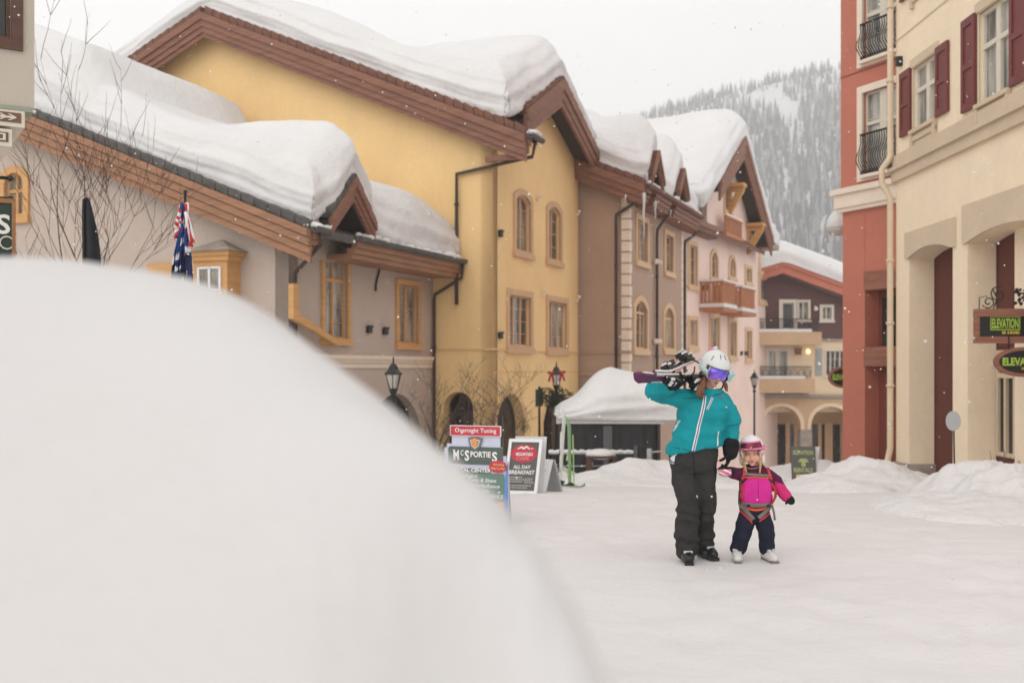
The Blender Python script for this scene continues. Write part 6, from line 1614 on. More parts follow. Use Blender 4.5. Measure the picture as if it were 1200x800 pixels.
def head(fl, c, s, yaw, pitch, roll=0., chub=0.):
    """cranium, jaw, nose, lips, ears; looks along -y before turning. Returns the turn matrix"""
    R = Matrix.Rotation(yaw, 3, 'Z') @ Matrix.Rotation(roll, 3, 'Y') @ Matrix.Rotation(pitch, 3, 'X')
    T = lambda x, y, z: Vector(c)+R @ Vector((x*s, y*s, z*s))
    fl.ell(T(0, .012, .035), (.074*s, .094*s, .085*s), R); fl.ell(T(0, -.025, -.03), (.058*s, .062*s, .075*s), R); fl.ell(T(0, -.055, -.088), (.026*s, .024*s, .022*s), R)
    if chub:
        for k in (-1, 1): fl.ell(T(k*.04, -.055, -.035), (.034*s, .034*s, .036*s), R)
    fl.limb([T(0, -.088, .012), T(0, -.100, -.018), T(0, -.106, -.034)], [.008*s, .011*s, .014*s], 8); fl.ell(T(.011, -.094, -.036), (.008*s, .010*s, .007*s), R); fl.ell(T(-.011, -.094, -.036), (.008*s, .010*s, .007*s), R)
    for k in (-1, 1):
        fl.ell(T(k*.038, -.062, -.022), (.024*s, .022*s, .022*s), R); fl.ell(T(k*.076, .01, -.005), (.010*s, .020*s, .032*s), R); fl.ell(T(k*.03, -.080, .028), (.026*s, .010*s, .008*s), R)
    fl.ell(T(0, -.082, -.058), (.021*s, .010*s, .006*s), R); fl.ell(T(0, -.079, -.068), (.018*s, .010*s, .007*s), R)
    return R, T
def face_bits(body, T, R, s, eyes=True):
    a = MB()
    f = Flesh(); f.ell(T(0, -.0915, -.0575), (.020*s, .0035*s, .0042*s), R); f.ell(T(0, -.0885, -.067), (.017*s, .0035*s, .005*s), R); f.skin('lips', M['lip'], body, .002, 1)
    if eyes:
        for k in (-1, 1):
            f = Flesh(); f.ell(T(k*.031, -.077, .008), (.0115*s, .007*s, .0055*s), R); e = f.skin('eye', M['eye_white'], body, .0018, 1)
            f = Flesh(); f.ell(T(k*.031, -.0845, .008), (.0062*s, .003*s, .0056*s), R); f.skin('iris', M['eye_dark'], e, .0012, 1)
            f = Flesh(); f.limb([T(k*.017, -.086, .024), T(k*.032, -.087, .029), T(k*.048, -.078, .025)], [.0016*s, .0020*s, .0012*s], 6); f.skin('eyebrow', M['brow'], body, .0018, 1)
def shell(name, m, par, T, R, s, rx, ry, rz, cz, keep, thick=.016, nu=40, nv=28, cy=.012):
    """part of an ellipsoid shell round the head; keep(azimuth, elevation) with azimuth 0 at the face"""
    g = {}; vs = []; fs = []
    for j in range(nv+1):
        for i in range(nu):
            az = 2*math.pi*i/nu; el = -math.pi/2+math.pi*j/nv
            for k in (0, 1):
                e = k*thick
                vs.append(T(((rx-e)*math.cos(el)*math.sin(az)), cy-(ry-e)*math.cos(el)*math.cos(az), cz+(rz-e)*math.sin(el))); g[i, j, k] = len(vs)-1
    def kept(i, j):
        az = 2*math.pi*(i+.5)/nu; az = az if az < math.pi else az-2*math.pi; el = -math.pi/2+math.pi*(j+.5)/nv; return keep(az, el)
    for j in range(nv):
        for i in range(nu):
            if not kept(i, j): continue
            i2 = (i+1) % nu
            fs.append((g[i, j, 0], g[i2, j, 0], g[i2, j+1, 0], g[i, j+1, 0])); fs.append((g[i, j, 1], g[i, j+1, 1], g[i2, j+1, 1], g[i2, j, 1]))
            for (di, dj, A, B_) in ((-1, 0, (i, j), (i, j+1)), (1, 0, (i2, j+1), (i2, j)), (0, -1, (i2, j), (i, j)), (0, 1, (i, j+1), (i2, j+1))):
                if not (0 <= j+dj < nv) or not kept((i+di) % nu, j+dj): fs.append((g[A[0], A[1], 0], g[A[0], A[1], 1], g[B_[0], B_[1], 1], g[B_[0], B_[1], 0]))
    a = MB(); a.add(vs, fs, 0, True)
    o = a.build(name, M[m] if isinstance(m, str) else m, par, recalc=False)
    bm = bmesh.new(); bm.from_mesh(o.data); bmesh.ops.delete(bm, geom=[v for v in bm.verts if not v.link_faces], context='VERTS'); bmesh.ops.remove_doubles(bm, verts=bm.verts, dist=1e-5); bmesh.ops.recalc_face_normals(bm, faces=bm.faces); bm.to_mesh(o.data); bm.free()
    return o
def ski_boot(par, ankle, toe_dir, s, m, top=.25, sole_z=0.):
    """hard shell boot: sole, shell, cuff and buckles"""
    a = Vector(ankle); t = Vector(toe_dir); t.z = 0; t.normalize(); sd = Vector((t.y, -t.x, 0))
    z = sole_z; g = lambda f, h: Vector((a.x, a.y, z))+t*f*s+Vector((0, 0, h*s))
    f = Flesh(); f.limb([g(-.06, .06), g(.03, .062), g(.13, .05), g(.17, .045)], [.055*s, .056*s, .052*s, .042*s], 12); f.limb([g(-.03, .07), g(-.01, .05+top*.45), g(.0, top)], [.062*s, .062*s, .064*s], 14)
    b = f.skin('boot', M[m], par, .008, 3)
    q = MB()
    R_ = Matrix((t, sd, Vector((0, 0, 1)))).transposed()
    def bx(mb, c, ex, ey, ez): mb.add([c+R_ @ Vector((i*ex, j*ey, k*ez)) for k in (-1, 1) for i, j in ((-1, -1), (1, -1), (1, 1), (-1, 1))], [(0, 1, 2, 3), (4, 7, 6, 5), (0, 4, 5, 1), (1, 5, 6, 2), (2, 6, 7, 3), (3, 7, 4, 0)])
    bx(q, g(.06, .012), .15*s, .036*s, .013*s); q.build('sole', M['harness_grey'] if m != 'boot_black' else M['boot_black'], b)
    q = MB()
    for (ff, h, w) in ((.12, .094, .036), (.065, .115, .045), (.055, .17, .05), (.06, .225, .05))[:4 if top > .2 else 2]: bx(q, g(ff, h), .009*s, w*s, .012*s); bx(q, g(ff+.012, h)+sd*.015*s, .008*s, .02*s, .007*s)
    q.build('buckles', M['buckle'], b)
    return b

# ------------------------------------------------------------------ the adult
D0 = 8.68
W = lambda px, py, dd=0.: P(px, py, D0+dd)
def adult():
    base = Vector((W(814, 657).x, D0, 0))
    hc = W(837, 435.5, -.045)
    fl = Flesh()
    R, T = head(fl, hc, 1.0, math.radians(16), math.radians(22), math.radians(8))
    fl.limb([W(831, 452, .0), hc+Vector((0, .02, -.03))], [.055, .052])
    fl.loft([(W(812, 548), .13, .09), (W(815, 525), .14, .10), (W(820, 500), .125, .09), (W(826, 475), .14, .09), (W(829, 463), .11, .07), (W(831, 456), .06, .055)])
    fl.limb([W(803, 466), W(768, 457, -.06), W(789, 451, -.22)], [.05, .042, .03]); fl.limb([W(849, 470), W(857, 500, .02), W(856, 526, -.05)], [.05, .042, .03])
    fl.limb([W(803, 545), W(806, 592, -.06), W(805, 640, -.02)], [.085, .06, .045]); fl.limb([W(824, 545), W(826, 592, .04), W(825, 634, .18)], [.085, .06, .045])
    body = fl.skin('person', M['skin'], None, .008, 3)
    body.data.transform(Matrix.Translation(-base)); body.location = base; ORG[body.name] = base
    tag(body, 'adult in teal jacket and white helmet shouldering skis, holding a child by the hand', 'person')
    face_bits(body, T, R, 1.0, eyes=False)
    # jacket
    wr = fold_noise(3, .017, 6, 11)
    def wrj(c, n):
        k = 1.25 if abs(n.y) < .9 else .8
        return wr(c, n)*k+.006*math.sin(c.z*52+3*math.sin(c.x*9))*max(0, 1-abs(c.z-(CZ+(HY-512)/F*D0))/.12)
    f = Flesh()
    f.loft([(W(813.5, 526), .228, .155, .19, .05), (W(814, 520), .226, .155, .19, .05), (W(818, 505), .205, .148, .12), (W(823, 488), .208, .15, .04), (W(827, 474), .205, .14), (W(829, 465, .0), .175, .12), (W(831, 459, .0), .115, .095), (W(832, 455, -.01), .088, .085)])
    f.limb([W(806, 468, .0), W(786, 463, -.03), W(767, 457, -.07), W(778, 453, -.17), W(790, 450, -.25)], [.088, .085, .082, .072, .056])
    f.limb([W(848, 473, .0), W(855, 487, .0), W(857, 503, .0), W(857, 516, -.03), W(856, 525, -.045)], [.086, .080, .071, .063, .052])
    f.limb([W(820, 461, .0), W(831, 459, -.075), W(842, 461, .0), W(831, 456, .06), W(820, 461, .0)], [.034]*5, 10)
    f.ell(W(832, 466, .12), (.13, .06, .085))
    jk = f.skin('jacket', M['jacket_teal'], body, .0095, 4, wrj)
    bv = bvh_of(jk); q = lambda x, y: (W(x, y).x, W(x, y).z)
    a = MB(); strip(bv, seg2(q(823.5, 463), q(808.5, 526.5), 34), .026, .005, a, 0, y0=7.5); strip(bv, seg2(q(823.5, 463), q(808.5, 526.5), 34), .008, .009, a, 1, y0=7.5); strip(bv, seg2(q(832, 465), q(824.5, 479), 12), .016, .005, a, 0, y0=7.5); strip(bv, seg2(q(832, 465), q(824.5, 479), 12), .005, .008, a, 1, y0=7.5)
    strip(bv, seg2(q(795, 492), q(786.5, 507), 12), .010, .005, a, 0, y0=7.5); strip(bv, seg2(q(838.5, 504), q(837, 521), 12), .009, .005, a, 0, y0=7.5); a.build('zips', [M['zip_white'], M['zip_purple']], jk)
    a = MB()
    strip(bv, [q(780.5+i*6.05, 521.5+.9*i+.07*i*i) for i in range(11)], .007, .003, a, 0, y0=7.5)
    sc_ = cloth('jacket_seam', (.006, .13, .15)); a.build('hem_seam', sc_, jk); a = MB()
    strip(bv, seg2(q(818, 462), q(811, 466), 8)+seg2(q(811, 466), q(798, 466.5), 8), .005, .003, a, 0, y0=7.5); a.build('yoke_seam', sc_, jk); a = MB(); strip(bv, seg2(q(850.5, 499), q(864, 496), 10), .007, .003, a, 0, y0=7.5); a.build('sleeve_seam', sc_, jk); a = MB(); strip(bv, seg2(q(834, 463), q(846, 459), 10), .007, .004, a, 0, y0=7.5)
    a.build('yoke_seam', sc_, jk)
    a = MB(); strip(bv, seg2(q(839, 463), q(846, 465.5), 6), .012, .004, a, 0, y0=7.5); a.build('chest_logo', M['zip_purple'], jk)
    # trousers
    wr2 = fold_noise(9, .017, 7, 10)
    def wrt(c, n):
        zk = CZ+(HY-600)/F*D0; low = CZ+(HY-632)/F*D0
        return wr2(c, n)+.010*math.sin(c.z*46+4*noise.noise(c*6))*max(0, 1-abs(c.z-zk)/.13)+.012*math.sin(c.z*70+3*noise.noise(c*7))*max(0, 1-abs(c.z-low)/.09)
    f = Flesh()
    f.loft([(W(812, 552), .175, .125), (W(813, 540), .2, .14), (W(813, 526), .2, .14), (W(814, 518), .19, .13)])
    f.limb([W(802, 540), W(803, 566, -.03), W(806.5, 592, -.07), W(804.5, 620, -.04), W(805, 643, -.01)], [.110, .102, .090, .092, .097]); f.limb([W(825, 540), W(825, 566, .0), W(826, 592, .04), W(824, 617, .11), W(823.5, 637, .17)], [.108, .100, .089, .088, .089])
    tr = f.skin('trousers', M['trousers_charcoal'], body, .0095, 3, wrt)
    bt = bvh_of(tr); a = MB(); strip(bt, seg2(q(787.5, 531), q(786, 543), 6), .022, .005, a, 0, y0=7.5); strip(bt, seg2(q(790, 530), q(784.5, 537), 6), .014, .006, a, 0, y0=7.5); strip(bt, seg2(q(813, 578), q(815, 581), 3), .012, .004, a, 0, y0=7.5); a.build('lift_ticket', M['zip_white'], tr)
    a = MB(); strip(bt, [q(808+i*.5, 528+4*i) for i in range(9)], .007, .003, a, 0, y0=7.5); a.build('fly_seam', cloth('trouser_seam', (.018, .018, .018)), tr)
    ski_boot(body, W(804.5, 648, .0), (-.05, -1, 0), .98, 'boot_black', sole_z=.0); ski_boot(body, W(825.5, 645, .18), (.28, -1, 0), .98, 'boot_black', sole_z=.005)
    # gloves
    f = Flesh(); hand(f, W(856, 527, -.03), (-.22, -.02, -1), (-.3, -1, 0), (-1, .1, 0), 1.2, .62); f.limb([W(856.5, 521, -.042), W(856, 530, -.05)], [.071, .062]); gl = f.skin('glove', M['glove_black'], body, .0065, 2)
    f = Flesh(); hand(f, W(790, 450, -.25), (.6, .55, .35), (-.3, -.1, 1), (-.3, .6, -.4), 1.2, 1.0); f.limb([W(787, 451.5, -.225), W(791.5, 449, -.262)], [.052, .05]); f.skin('glove', M['glove_black'], body, .0065, 2)
    # helmet with ear pads, goggles, hair
    sh = lambda az, el: el > (.18 if abs(az) < 1.12 else (-.62 if abs(az) < 2.1 else -.35))
    hm_ = shell('helmet', 'helmet_white', body, T, R, 1., .118, .146, .130, .045, sh, .02, 48, 32)
    a = MB()
    for (az, el, w_, l_) in ((.3, .98, .010, .045), (-.3, .98, .010, .045), (1.0, .7, .010, .05), (-1.0, .7, .010, .05)):
        n = 6; pv = []
        for i in range(n+1):
            e = el+(l_/.13)*(i/n-.5); pv.append(T(.1195*math.cos(e)*math.sin(az), .012-.1475*math.cos(e)*math.cos(az), .045+.1315*math.sin(e)))
        a.tube(pv, [.001]+[w_*.35]*(n-1)+[.001], 6)
    a.build('vents', M['harness_grey'], hm_)
    a = MB()
    for k in (-1, 1):
        c = T(k*.116, -.01, -.035); a.lathe(c-(R @ Vector((k*.004, 0, 0))), [(.026, 0), (.024, .008), (.006, .010)], 12, axis=R @ Vector((k, 0, 0)))
    a.build('dial', M['boot_black'], hm_)
    f = Flesh(); f.limb([T(-.098, -.02, -.05), T(-.085, -.05, -.11), T(-.03, -.075, -.135), T(.03, -.075, -.135), T(.085, -.05, -.11), T(.098, -.02, -.05)], [.008]*6, 8); f.skin('chin_strap', M['boot_black'], hm_, .004, 1)
    gk = lambda az, el: abs(az) < .92 and -.16 < el < .36
    gf = shell('goggles', 'goggle_frame', body, T, R, 1., .098, .130, .118, .008, lambda az, el: abs(az) < 1.08 and -.40 < el < .54 and not (abs(az) < .22 and el < -.22), .022, 64, 44, cy=.006)
    shell('lens', 'lens_violet', gf, T, R, 1., .1, .134, .12, .008, lambda az, el: abs(az) < .94 and -.30 < el < .46 and not (abs(az) < .16 and el < -.12), .008, 72, 48, cy=.006)
    shell('strap', 'goggle_frame', gf, T, R, 1., .125, .152, .136, .045, lambda az, el: abs(az) > .95 and -.42 < el < -.08, .006, 48, 40)
    f = Flesh(); rnd = random.Random(2)
    for i in range(22):
        x = rnd.uniform(-3.6, 3.6); y = rnd.uniform(-.03, .05)
        p0 = T(-.078+rnd.uniform(-.01, .012), -.01+y*.5, -.05); p1 = W(822.5+x*.7, 452, -.11+y); p2 = W(820.5+x*1.1, 459, -.15+y*.7); p3 = W(820.5+x+rnd.uniform(-1.2, 1.2), 463+rnd.uniform(-1, 5), -.15+y*.5)
        f.limb([p0, p1, p2, p3], [.012, .013, .011, .003], 6)
    f.skin('hair', M['hair_brown'], body, .005, 1); f = Flesh()
    for i in range(12):
        p0 = T(.085+rnd.uniform(-.01, .01), .0+rnd.uniform(-.02, .03), -.05); x = rnd.uniform(-2, 2); f.limb([p0, W(850+x*.6, 450, -.02+rnd.uniform(-.03, .03)), W(851+x, 456+rnd.uniform(-1, 3), -.03)], [.011, .011, .003], 6)
    hr = f.skin('hair', M['hair_brown'], body, .005, 1)
    return body
adult()

def carried_skis():
    """two skis lying over the shoulder, tips ahead of the skier on the left, tails behind the helmet"""
    G_ = 'skis carried on the shoulder'
    M['ski_pale'] = mat('ski_pale', (.60, .60, .62), .35, .06, 6); M['ski_pink'] = mat('ski_pink', (.62, .10, .26), .35, .08, 6); M['ski_plum'] = mat('ski_plum', (.10, .02, .06), .35, .1, 6); C('ski_sky', (.32, .58, .70), .35)
    def one(p0, p1, side, w_, m, stripe, label, bpos, endm):
        p0, p1 = Vector(p0), Vector(p1); t = thing('carried_ski', label, 'ski', p0.lerp(p1, .5), G_)
        a = MB(); up, s, tt = ski_mesh(a, p0, p1, side, w_, .016, nose=.05); bd = a.build('board', M[m], t)
        u = up
        a = MB(); ski_mesh(a, p0.lerp(p1, .04)+u*.0105, p0.lerp(p1, .93)+u*.0105, s, w_*.45, .004, tip=False, tail=False, nose=0); ski_mesh(a, p0.lerp(p1, .04)-u*.0105, p0.lerp(p1, .93)-u*.0105, s, w_*.6, .004, tip=False, tail=False, nose=0); a.build('graphic_stripe', M[stripe], t)
        a = MB(); ski_mesh(a, p0-u*.009, p0.lerp(p1, .20)-u*.009, s, w_*1.04, .022, tip=False, tail=True, nose=0); a.build('tail_patch', M[endm], t)
        if stripe == 'ski_plum':
            a = MB(); tp = MB(); ski_mesh(a, p0.lerp(p1, .86), p1+tt*.004, s, w_*1.04, .024, tip=True, tail=False, nose=.05); a.build('tip_patch', M['ski_plum'], t)
        for bb, k in bpos:
            a = MB(); binding(a, p0.lerp(p1, bb), tt, s, u*k, 1.12); c = p0.lerp(p1, bb)
            for (x, y_, h, l_) in ((.17, 0, .062, .05), (.19, .02, .05, .03), (-.15, 0, .098, .035), (-.20, -.02, .06, .04), (-.20, .02, .06, .04), (.02, 0, .034, .03), (-.1, .033, .08, .02)):
                e1, e2 = tt*l_, s*.018; q_ = c+tt*x*1.12+s*y_*1.3+u*k*h*1.15; hh = u*k*.009
                a.add([q_-e1-e2-hh, q_+e1-e2-hh, q_+e1*.7+e2-hh, q_-e1*.7+e2-hh, q_-e1-e2+hh, q_+e1-e2+hh, q_+e1*.7+e2+hh, q_-e1*.7+e2+hh], [(0, 1, 2, 3), (4, 7, 6, 5), (0, 4, 5, 1), (1, 5, 6, 2), (2, 6, 7, 3), (3, 7, 4, 0)], 1)
            a.build('binding', [M['boot_black'], M['ski_pale']], t)
        return t
    # lower ski: nearly level, long tip towards the picture's left and the camera
    one(W(858, 441, .55), W(749, 443, -.62), (.10, -.75, .62), .095, 'ski_pale', 'ski_plum', 'lower shouldered ski with dark plum tip and pale blue tail', [(.60, -1)], 'ski_sky')
    one(W(839, 411, .60), W(772, 441, -.40), (.15, -.97, .18), .075, 'ski_pale', 'ski_pink', 'upper shouldered white and pink ski slanting up behind the helmet', [(.66, 1)], 'ski_pale')
carried_skis()

# ------------------------------------------------------------------ the child
D1 = 8.72
V = lambda px, py, dd=0.: P(px, py, D1+dd)
def child():
    base = Vector((V(881, 655).x, D1, 0)); s = .86
    hc = V(881, 531.5, -.02)
    fl = Flesh()
    R, T = head(fl, hc, s, math.radians(-14), math.radians(4), math.radians(-4), 1.)
    fl.limb([V(884, 546), hc+Vector((0, .01, -.02))], [.042, .04])
    fl.loft([(V(884, 604), .09, .07), (V(884, 585), .095, .075), (V(885, 565), .09, .07), (V(886, 552), .085, .06), (V(886, 546), .05, .045)])
    fl.limb([V(873, 553), V(863, 553, -.05), V(852, 551, -.08)], [.032, .03, .022]); fl.limb([V(899, 554), V(912, 571, -.02), V(921, 582, -.05)], [.032, .03, .022])
    fl.limb([V(875, 602), V(871, 625, -.02), V(862, 645)], [.055, .04, .032]); fl.limb([V(893, 602), V(897, 625, -.02), V(900, 645)], [.055, .04, .032])
    body = fl.skin('person', M['skin_child'], None, .006, 3)
    body.data.transform(Matrix.Translation(-base)); body.location = base; ORG[body.name] = base
    tag(body, 'small child in plum jacket, pink vest and ski harness, held by the hand', 'person')
    face_bits(body, T, R, s, True)
    q = lambda x, y: (V(x, y).x, V(x, y).z)
    # jacket: plum, lower half of the free sleeve magenta
    f = Flesh()
    f.loft([(V(884, 598), .125, .098), (V(884, 590), .13, .1), (V(885, 575), .132, .1), (V(885.5, 562), .13, .095), (V(886, 553), .115, .085), (V(886, 548), .08, .07), (V(885, 545), .062, .06)])
    f.limb([V(874, 555), V(867, 555, -.03), V(860, 554, -.07), V(856, 552.5, -.09)], [.058, .055, .05, .045]); f.limb([V(898, 556), V(907, 562, .0), V(913, 571, -.02), V(921, 581, -.05)], [.060, .058, .054, .048])
    f.limb([V(876, 547), V(885, 548.5, -.06), V(893, 547), V(885, 545, .05), V(876, 547)], [.024]*5, 8)
    jk = f.skin('jacket', [M['jacket_plum'], M['sleeve_magenta']], body, .0075, 3, fold_noise(21, .007, 10, 20))
    x9 = V(906, 0).x; paint(jk, lambda c: 1 if c.x > x9 and (c.z-V(0, 563).z) < (c.x-x9)*-.35 else 0)
    bv = bvh_of(jk)
    # pink vest front panel
    f = Flesh(); f.loft([(V(884, 593), .07, .026), (V(884, 590), .10, .032), (V(884, 583), .120, .037), (V(884, 572), .124, .04), (V(884.5, 563), .108, .036), (V(885, 558.5), .075, .028)]); 
    for i in range(len(f.mb.v)): f.mb.v[i].y -= .085
    vest = f.skin('vest_panel', M['vest_pink'], body, .007, 3, fold_noise(5, .004, 9, 9))
    bx = bvh_of(vest)
    both = BVHTree.FromPolygons([v.co+ORG[jk.name] for v in jk.data.vertices]+[v.co+ORG[vest.name] for v in vest.data.vertices], [tuple(p.vertices) for p in jk.data.polygons]+[tuple(i+len(jk.data.vertices) for i in p.vertices) for p in vest.data.polygons])
    a = MB()
    strip(both, [q(866+i*3.05, 558.5-.9*math.sin(i*.33)) for i in range(13)], .012, .005, a, 0, y0=7.8); strip(both, [q(868+i*2.75, 592+3.2*math.sin(i*.29)) for i in range(12)], .018, .006, a, 0, y0=7.8)
    strip(both, [q(884.5, 562), q(884.5, 574), q(884, 586)], .004, .003, a, 1, y0=7.8); a.build('vest_trim', [M['orange_trim'], cloth('vest_seam', (.35, .012, .15))], vest)
    # trousers and boots
    f = Flesh(); f.loft([(V(884, 610), .095, .075), (V(884, 602), .118, .09), (V(884, 593), .12, .092)]); f.limb([V(876, 603), V(872, 618, -.02), V(868.5, 632, -.01), V(865, 642)], [.072, .072, .069, .068]); f.limb([V(893, 603), V(897, 618, -.02), V(898.5, 632, -.01), V(899, 642)], [.070, .071, .068, .068])
    tr = f.skin('trousers', M['trousers_navy'], body, .0075, 3, fold_noise(14, .008, 12, 18))
    ski_boot(body, V(863.5, 650, .0), (-.16, -1, 0), .80, 'boot_white', top=.14, sole_z=0); ski_boot(body, V(899.5, 650, .0), (.16, -1, 0), .80, 'boot_white', top=.14, sole_z=0)
    # harness
    allv = BVHTree.FromPolygons([v.co+ORG[o.name] for o in (jk, vest, tr) for v in o.data.vertices], sum([[tuple(i+k for i in p.vertices) for p in o.data.polygons] for o, k in ((jk, 0), (vest, len(jk.data.vertices)), (tr, len(jk.data.vertices)+len(vest.data.vertices)))], []))
    a = MB()
    strip(allv, seg2(q(871, 547), q(868, 562), 10), .026, .008, a, 1, y0=7.8); strip(allv, seg2(q(897.5, 547), q(902, 562), 10), .026, .008, a, 1, y0=7.8)
    strip(allv, seg2(q(868, 554), q(901, 556), 16), .022, .010, a, 0, y0=7.8); strip(allv, [q(866+i*3.4, 588.5+1.6*math.sin(i*.3)) for i in range(12)], .034, .011, a, 0, y0=7.8)
    strip(allv, seg2(q(868, 562), q(866.5, 588), 12), .015, .008, a, 1, y0=7.8); strip(allv, seg2(q(902, 562), q(903, 588), 12), .015, .008, a, 1, y0=7.8)
    strip(allv, seg2(q(866, 590), q(880, 607), 12), .036, .010, a, 0, y0=7.8); strip(allv, seg2(q(903, 590), q(886, 605), 12), .036, .010, a, 0, y0=7.8); strip(allv, seg2(q(866, 597), q(879, 611), 12), .012, .012, a, 1, y0=7.8); strip(allv, seg2(q(902, 598), q(887, 609), 12), .012, .012, a, 1, y0=7.8)
    strip(allv, seg2(q(879, 589), q(896, 589.5), 8), .014, .016, a, 0, y0=7.8)
    hs_ = a.build('harness', [M['harness_grey'], M['harness_red']], body)
    a = MB(); 
    for (x, y) in ((868, 563), (902, 563), (873, 590), (896, 590)): h = allv.ray_cast(Vector((q(x, y)[0], 7.8, q(x, y)[1])), Vector((0, 1, 0))); c = h[0] if h[0] else V(x, y, -.1); a.box(Fr((c.x, c.y), (1, 0)), -.014, .014, .008, .022, c.z-.012, c.z+.012)
    a.build('harness_buckles', M['boot_black'], hs_)
    a = MB(); n = 40; pts = []
    for i in range(n+1):
        u = i/n; c = V(904+5*math.sin(u*3.1), 566+24*u, -.09); pts.append(c+Vector((.008*math.cos(u*60), .008*math.sin(u*60), 0)))
    a.tube(pts, .007, 6); a.build('coiled_leash', M['harness_red'], hs_)
    a = MB(); a.tube([V(904, 590, -.09), V(907, 600, -.1), V(908, 609, -.1)], .009, 6); a.build('strap_end', M['harness_grey'], hs_)
    # mittens with thumbs
    f = Flesh(); f.ell(V(848, 551.5, -.13), (.048, .036, .044)); f.limb([V(857, 552.5, -.09), V(849, 552, -.125)], [.040, .042]); f.limb([V(850, 548, -.14), V(846.5, 545, -.15)], [.017, .013]); mt = f.skin('mitten', [M['glove_black'], M['mitt_pink'], M['zip_white']], body, .005, 2)
    paint(mt, lambda c: (1 if int((c.z+c.x*.5)*75) % 3 else 2) if c.x < V(853, 0).x and c.z < V(0, 547.5).z and c.z > V(0, 555.5).z and c.y < D1-.12 else 0)
    f = Flesh(); f.ell(V(926, 585.5, -.06), (.036, .03, .044), Matrix.Rotation(math.radians(-40), 3, 'Y')); f.limb([V(920, 580, -.05), V(925, 584, -.06)], [.036, .034]); f.limb([V(924, 587, -.08), V(921, 589.5, -.1)], [.014, .011]); f.skin('mitten', M['glove_black'], body, .006, 2)
    # helmet, goggles pushed up, hair
    sh = lambda az, el: el > (.26 if abs(az) < .98 else (-.72 if abs(az) < 2.0 else -.35))
    hl = shell('helmet', 'helmet_child', body, T, R, 1., .122, .145, .132, .045, sh, .02, 48, 32)
    f = Flesh()
    for k in (-1, 1): f.ell(T(k*.098, .0, -.045), (.020, .045, .058), R)
    f.skin('ear_pad', M['helmet_child'], hl, .006, 2)
    gf = shell('goggles', 'goggle_pink', hl, T, R, 1., .131, .160, .145, .045, lambda az, el: abs(az) < 1.0 and .06 < el < .66 and not (abs(az) < .14 and el < .15), .03, 72, 48)
    shell('lens', 'lens_wine', hl, T, R, 1., .134, .164, .149, .045, lambda az, el: abs(az) < .84 and .22 < el < .52 and not (abs(az) < .12 and el < .30), .01, 72, 64)
    shell('goggle_strap', 'goggle_pink', hl, T, R, 1., .127, .150, .138, .045, lambda az, el: abs(az) > .9 and -.06 < el < .28, .008, 48, 44)
    shell('pink_band', 'goggle_pink', hl, T, R, 1., .1245, .1475, .1345, .045, lambda az, el: .95 < abs(az) < 2.3 and -.5 < el < -.2, .006, 48, 40)
    f = Flesh(); f.limb([T(-.09, -.03, -.07), T(-.06, -.06, -.118), T(0, -.075, -.13), T(.06, -.06, -.118), T(.09, -.03, -.07)], [.0055]*5, 8); f.skin('chin_strap', M['harness_grey'], hl, .003, 1)
    f = Flesh(); rnd = random.Random(4)
    for k in (-1, 1):
        f = Flesh()
        for i in range(9):
            x = rnd.uniform(-.008, .008); f.limb([T(k*.066+x, -.055, .03), T(k*.080+x, -.05, -.03), T(k*.074+x, -.06, -.09), T(k*.06+x, -.085, -.15-rnd.random()*.03)], [.008, .009, .008, .003], 6)
        f.skin('hair', M['hair_blond'], body, .004, 1)
C('mitt_pink', (.70, .16, .26), .6)
child()
# ================================================================== camera, light, air
cam = bpy.data.cameras.new('camera'); co = bpy.data.objects.new('camera', cam); COL.objects.link(co)
co.location = (0, 0, CZ); co.rotation_euler = (math.radians(90), 0, 0)
cam.sensor_width = 36; cam.lens = 36*F/1200; cam.shift_y = (HY-400)/1200
cam.clip_start = .05; cam.clip_end = 6000
cam.dof.use_dof = True; cam.dof.focus_distance = 8.7; cam.dof.aperture_fstop = 1.9; cam.dof.aperture_blades = 0
SC.camera = co

EL = math.radians(33)     # towards the sun: left of and behind the camera
w = bpy.data.worlds.new('World'); SC.world = w; w.use_nodes = True
nt = w.node_tree; N = nt.nodes; L = nt.links; bg = N['Background']
sky = N.new('ShaderNodeTexSky'); sky.sky_type = 'NISHITA'; sky.sun_disc = False
sun_dir = Vector((math.sin(math.radians(-153))*math.cos(EL), math.cos(math.radians(-153))*math.cos(EL), math.sin(EL)))
sky.sun_elevation = EL; sky.sun_rotation = math.radians(-153)
sky.air_density = 1.5; sky.dust_density = 6; sky.ozone_density = 1
hs = N.new('ShaderNodeHueSaturation'); hs.inputs['Saturation'].default_value = .12
L.new(sky.outputs['Color'], hs.inputs['Color'])
tc = N.new('ShaderNodeTexCoord'); no = N.new('ShaderNodeTexNoise'); no.inputs['Scale'].default_value = 1.6; no.inputs['Detail'].default_value = 6
L.new(tc.outputs['Generated'], no.inputs['Vector'])
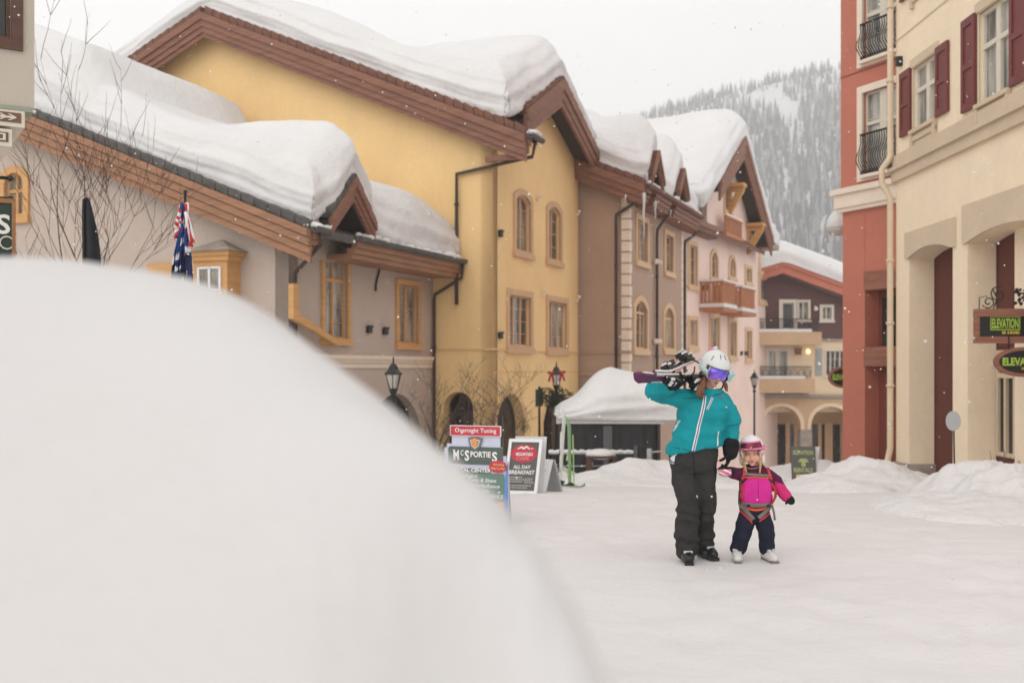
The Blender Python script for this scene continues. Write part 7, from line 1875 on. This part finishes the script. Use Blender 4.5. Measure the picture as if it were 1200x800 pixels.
rp = N.new('ShaderNodeValToRGB'); rp.color_ramp.elements[0].position = .25; rp.color_ramp.elements[1].position = .75
CL = 9.45
rp.color_ramp.elements[0].color = (CL*.90, CL*.90, CL*.90, 1); rp.color_ramp.elements[1].color = (CL*1.08, CL*1.07, CL*1.05, 1)
L.new(no.outputs['Fac'], rp.inputs['Fac'])
mx = N.new('ShaderNodeMix'); mx.data_type = 'RGBA'; mx.inputs['Factor'].default_value = .88     # closed cloud cover over the clear sky
L.new(hs.outputs['Color'], mx.inputs['A']); L.new(rp.outputs['Color'], mx.inputs['B'])
L.new(mx.outputs['Result'], bg.inputs['Color']); bg.inputs['Strength'].default_value = .115

sl = bpy.data.lights.new('sun', 'SUN'); so = bpy.data.objects.new('sun', sl); COL.objects.link(so)
sl.energy = .36; sl.angle = math.radians(70); sl.color = (1, .93, .84)
so.rotation_euler = sun_dir.to_track_quat('Z', 'Y').to_euler(); so.location = (0, 0, 60)

hm = bpy.data.materials.new('haze'); hm.use_nodes = True
hn = hm.node_tree; hn.nodes.remove(hn.nodes['Principled BSDF'])
pv = hn.nodes.new('ShaderNodeVolumePrincipled'); pv.inputs['Density'].default_value = HAZE; pv.inputs['Color'].default_value = (.97, .97, .97, 1); pv.inputs['Anisotropy'].default_value = 0.
hn.links.new(pv.outputs['Volume'], hn.nodes['Material Output'].inputs['Volume'])
a = MB(); fz = Fr((0, 0), (1, 0))
a.box(fz, -560, 1100, -1500, 60, -90, 420)
o = a.build('haze', hm); tag(o, 'pale winter air between the street and the hill', 'haze', kind='stuff')

SC.render.engine = 'CYCLES'
SC.cycles.use_denoising = True
try: SC.cycles.denoiser = 'OPENIMAGEDENOISE'
except Exception: pass
SC.cycles.max_bounces = 6; SC.cycles.diffuse_bounces = 4; SC.cycles.glossy_bounces = 3; SC.cycles.transmission_bounces = 4; SC.cycles.volume_bounces = 1; SC.cycles.transparent_max_bounces = 6
SC.cycles.sample_clamp_indirect = 6
SC.view_settings.view_transform = 'Standard'; SC.view_settings.look = 'None'; SC.view_settings.exposure = EXPO; SC.view_settings.gamma = 1
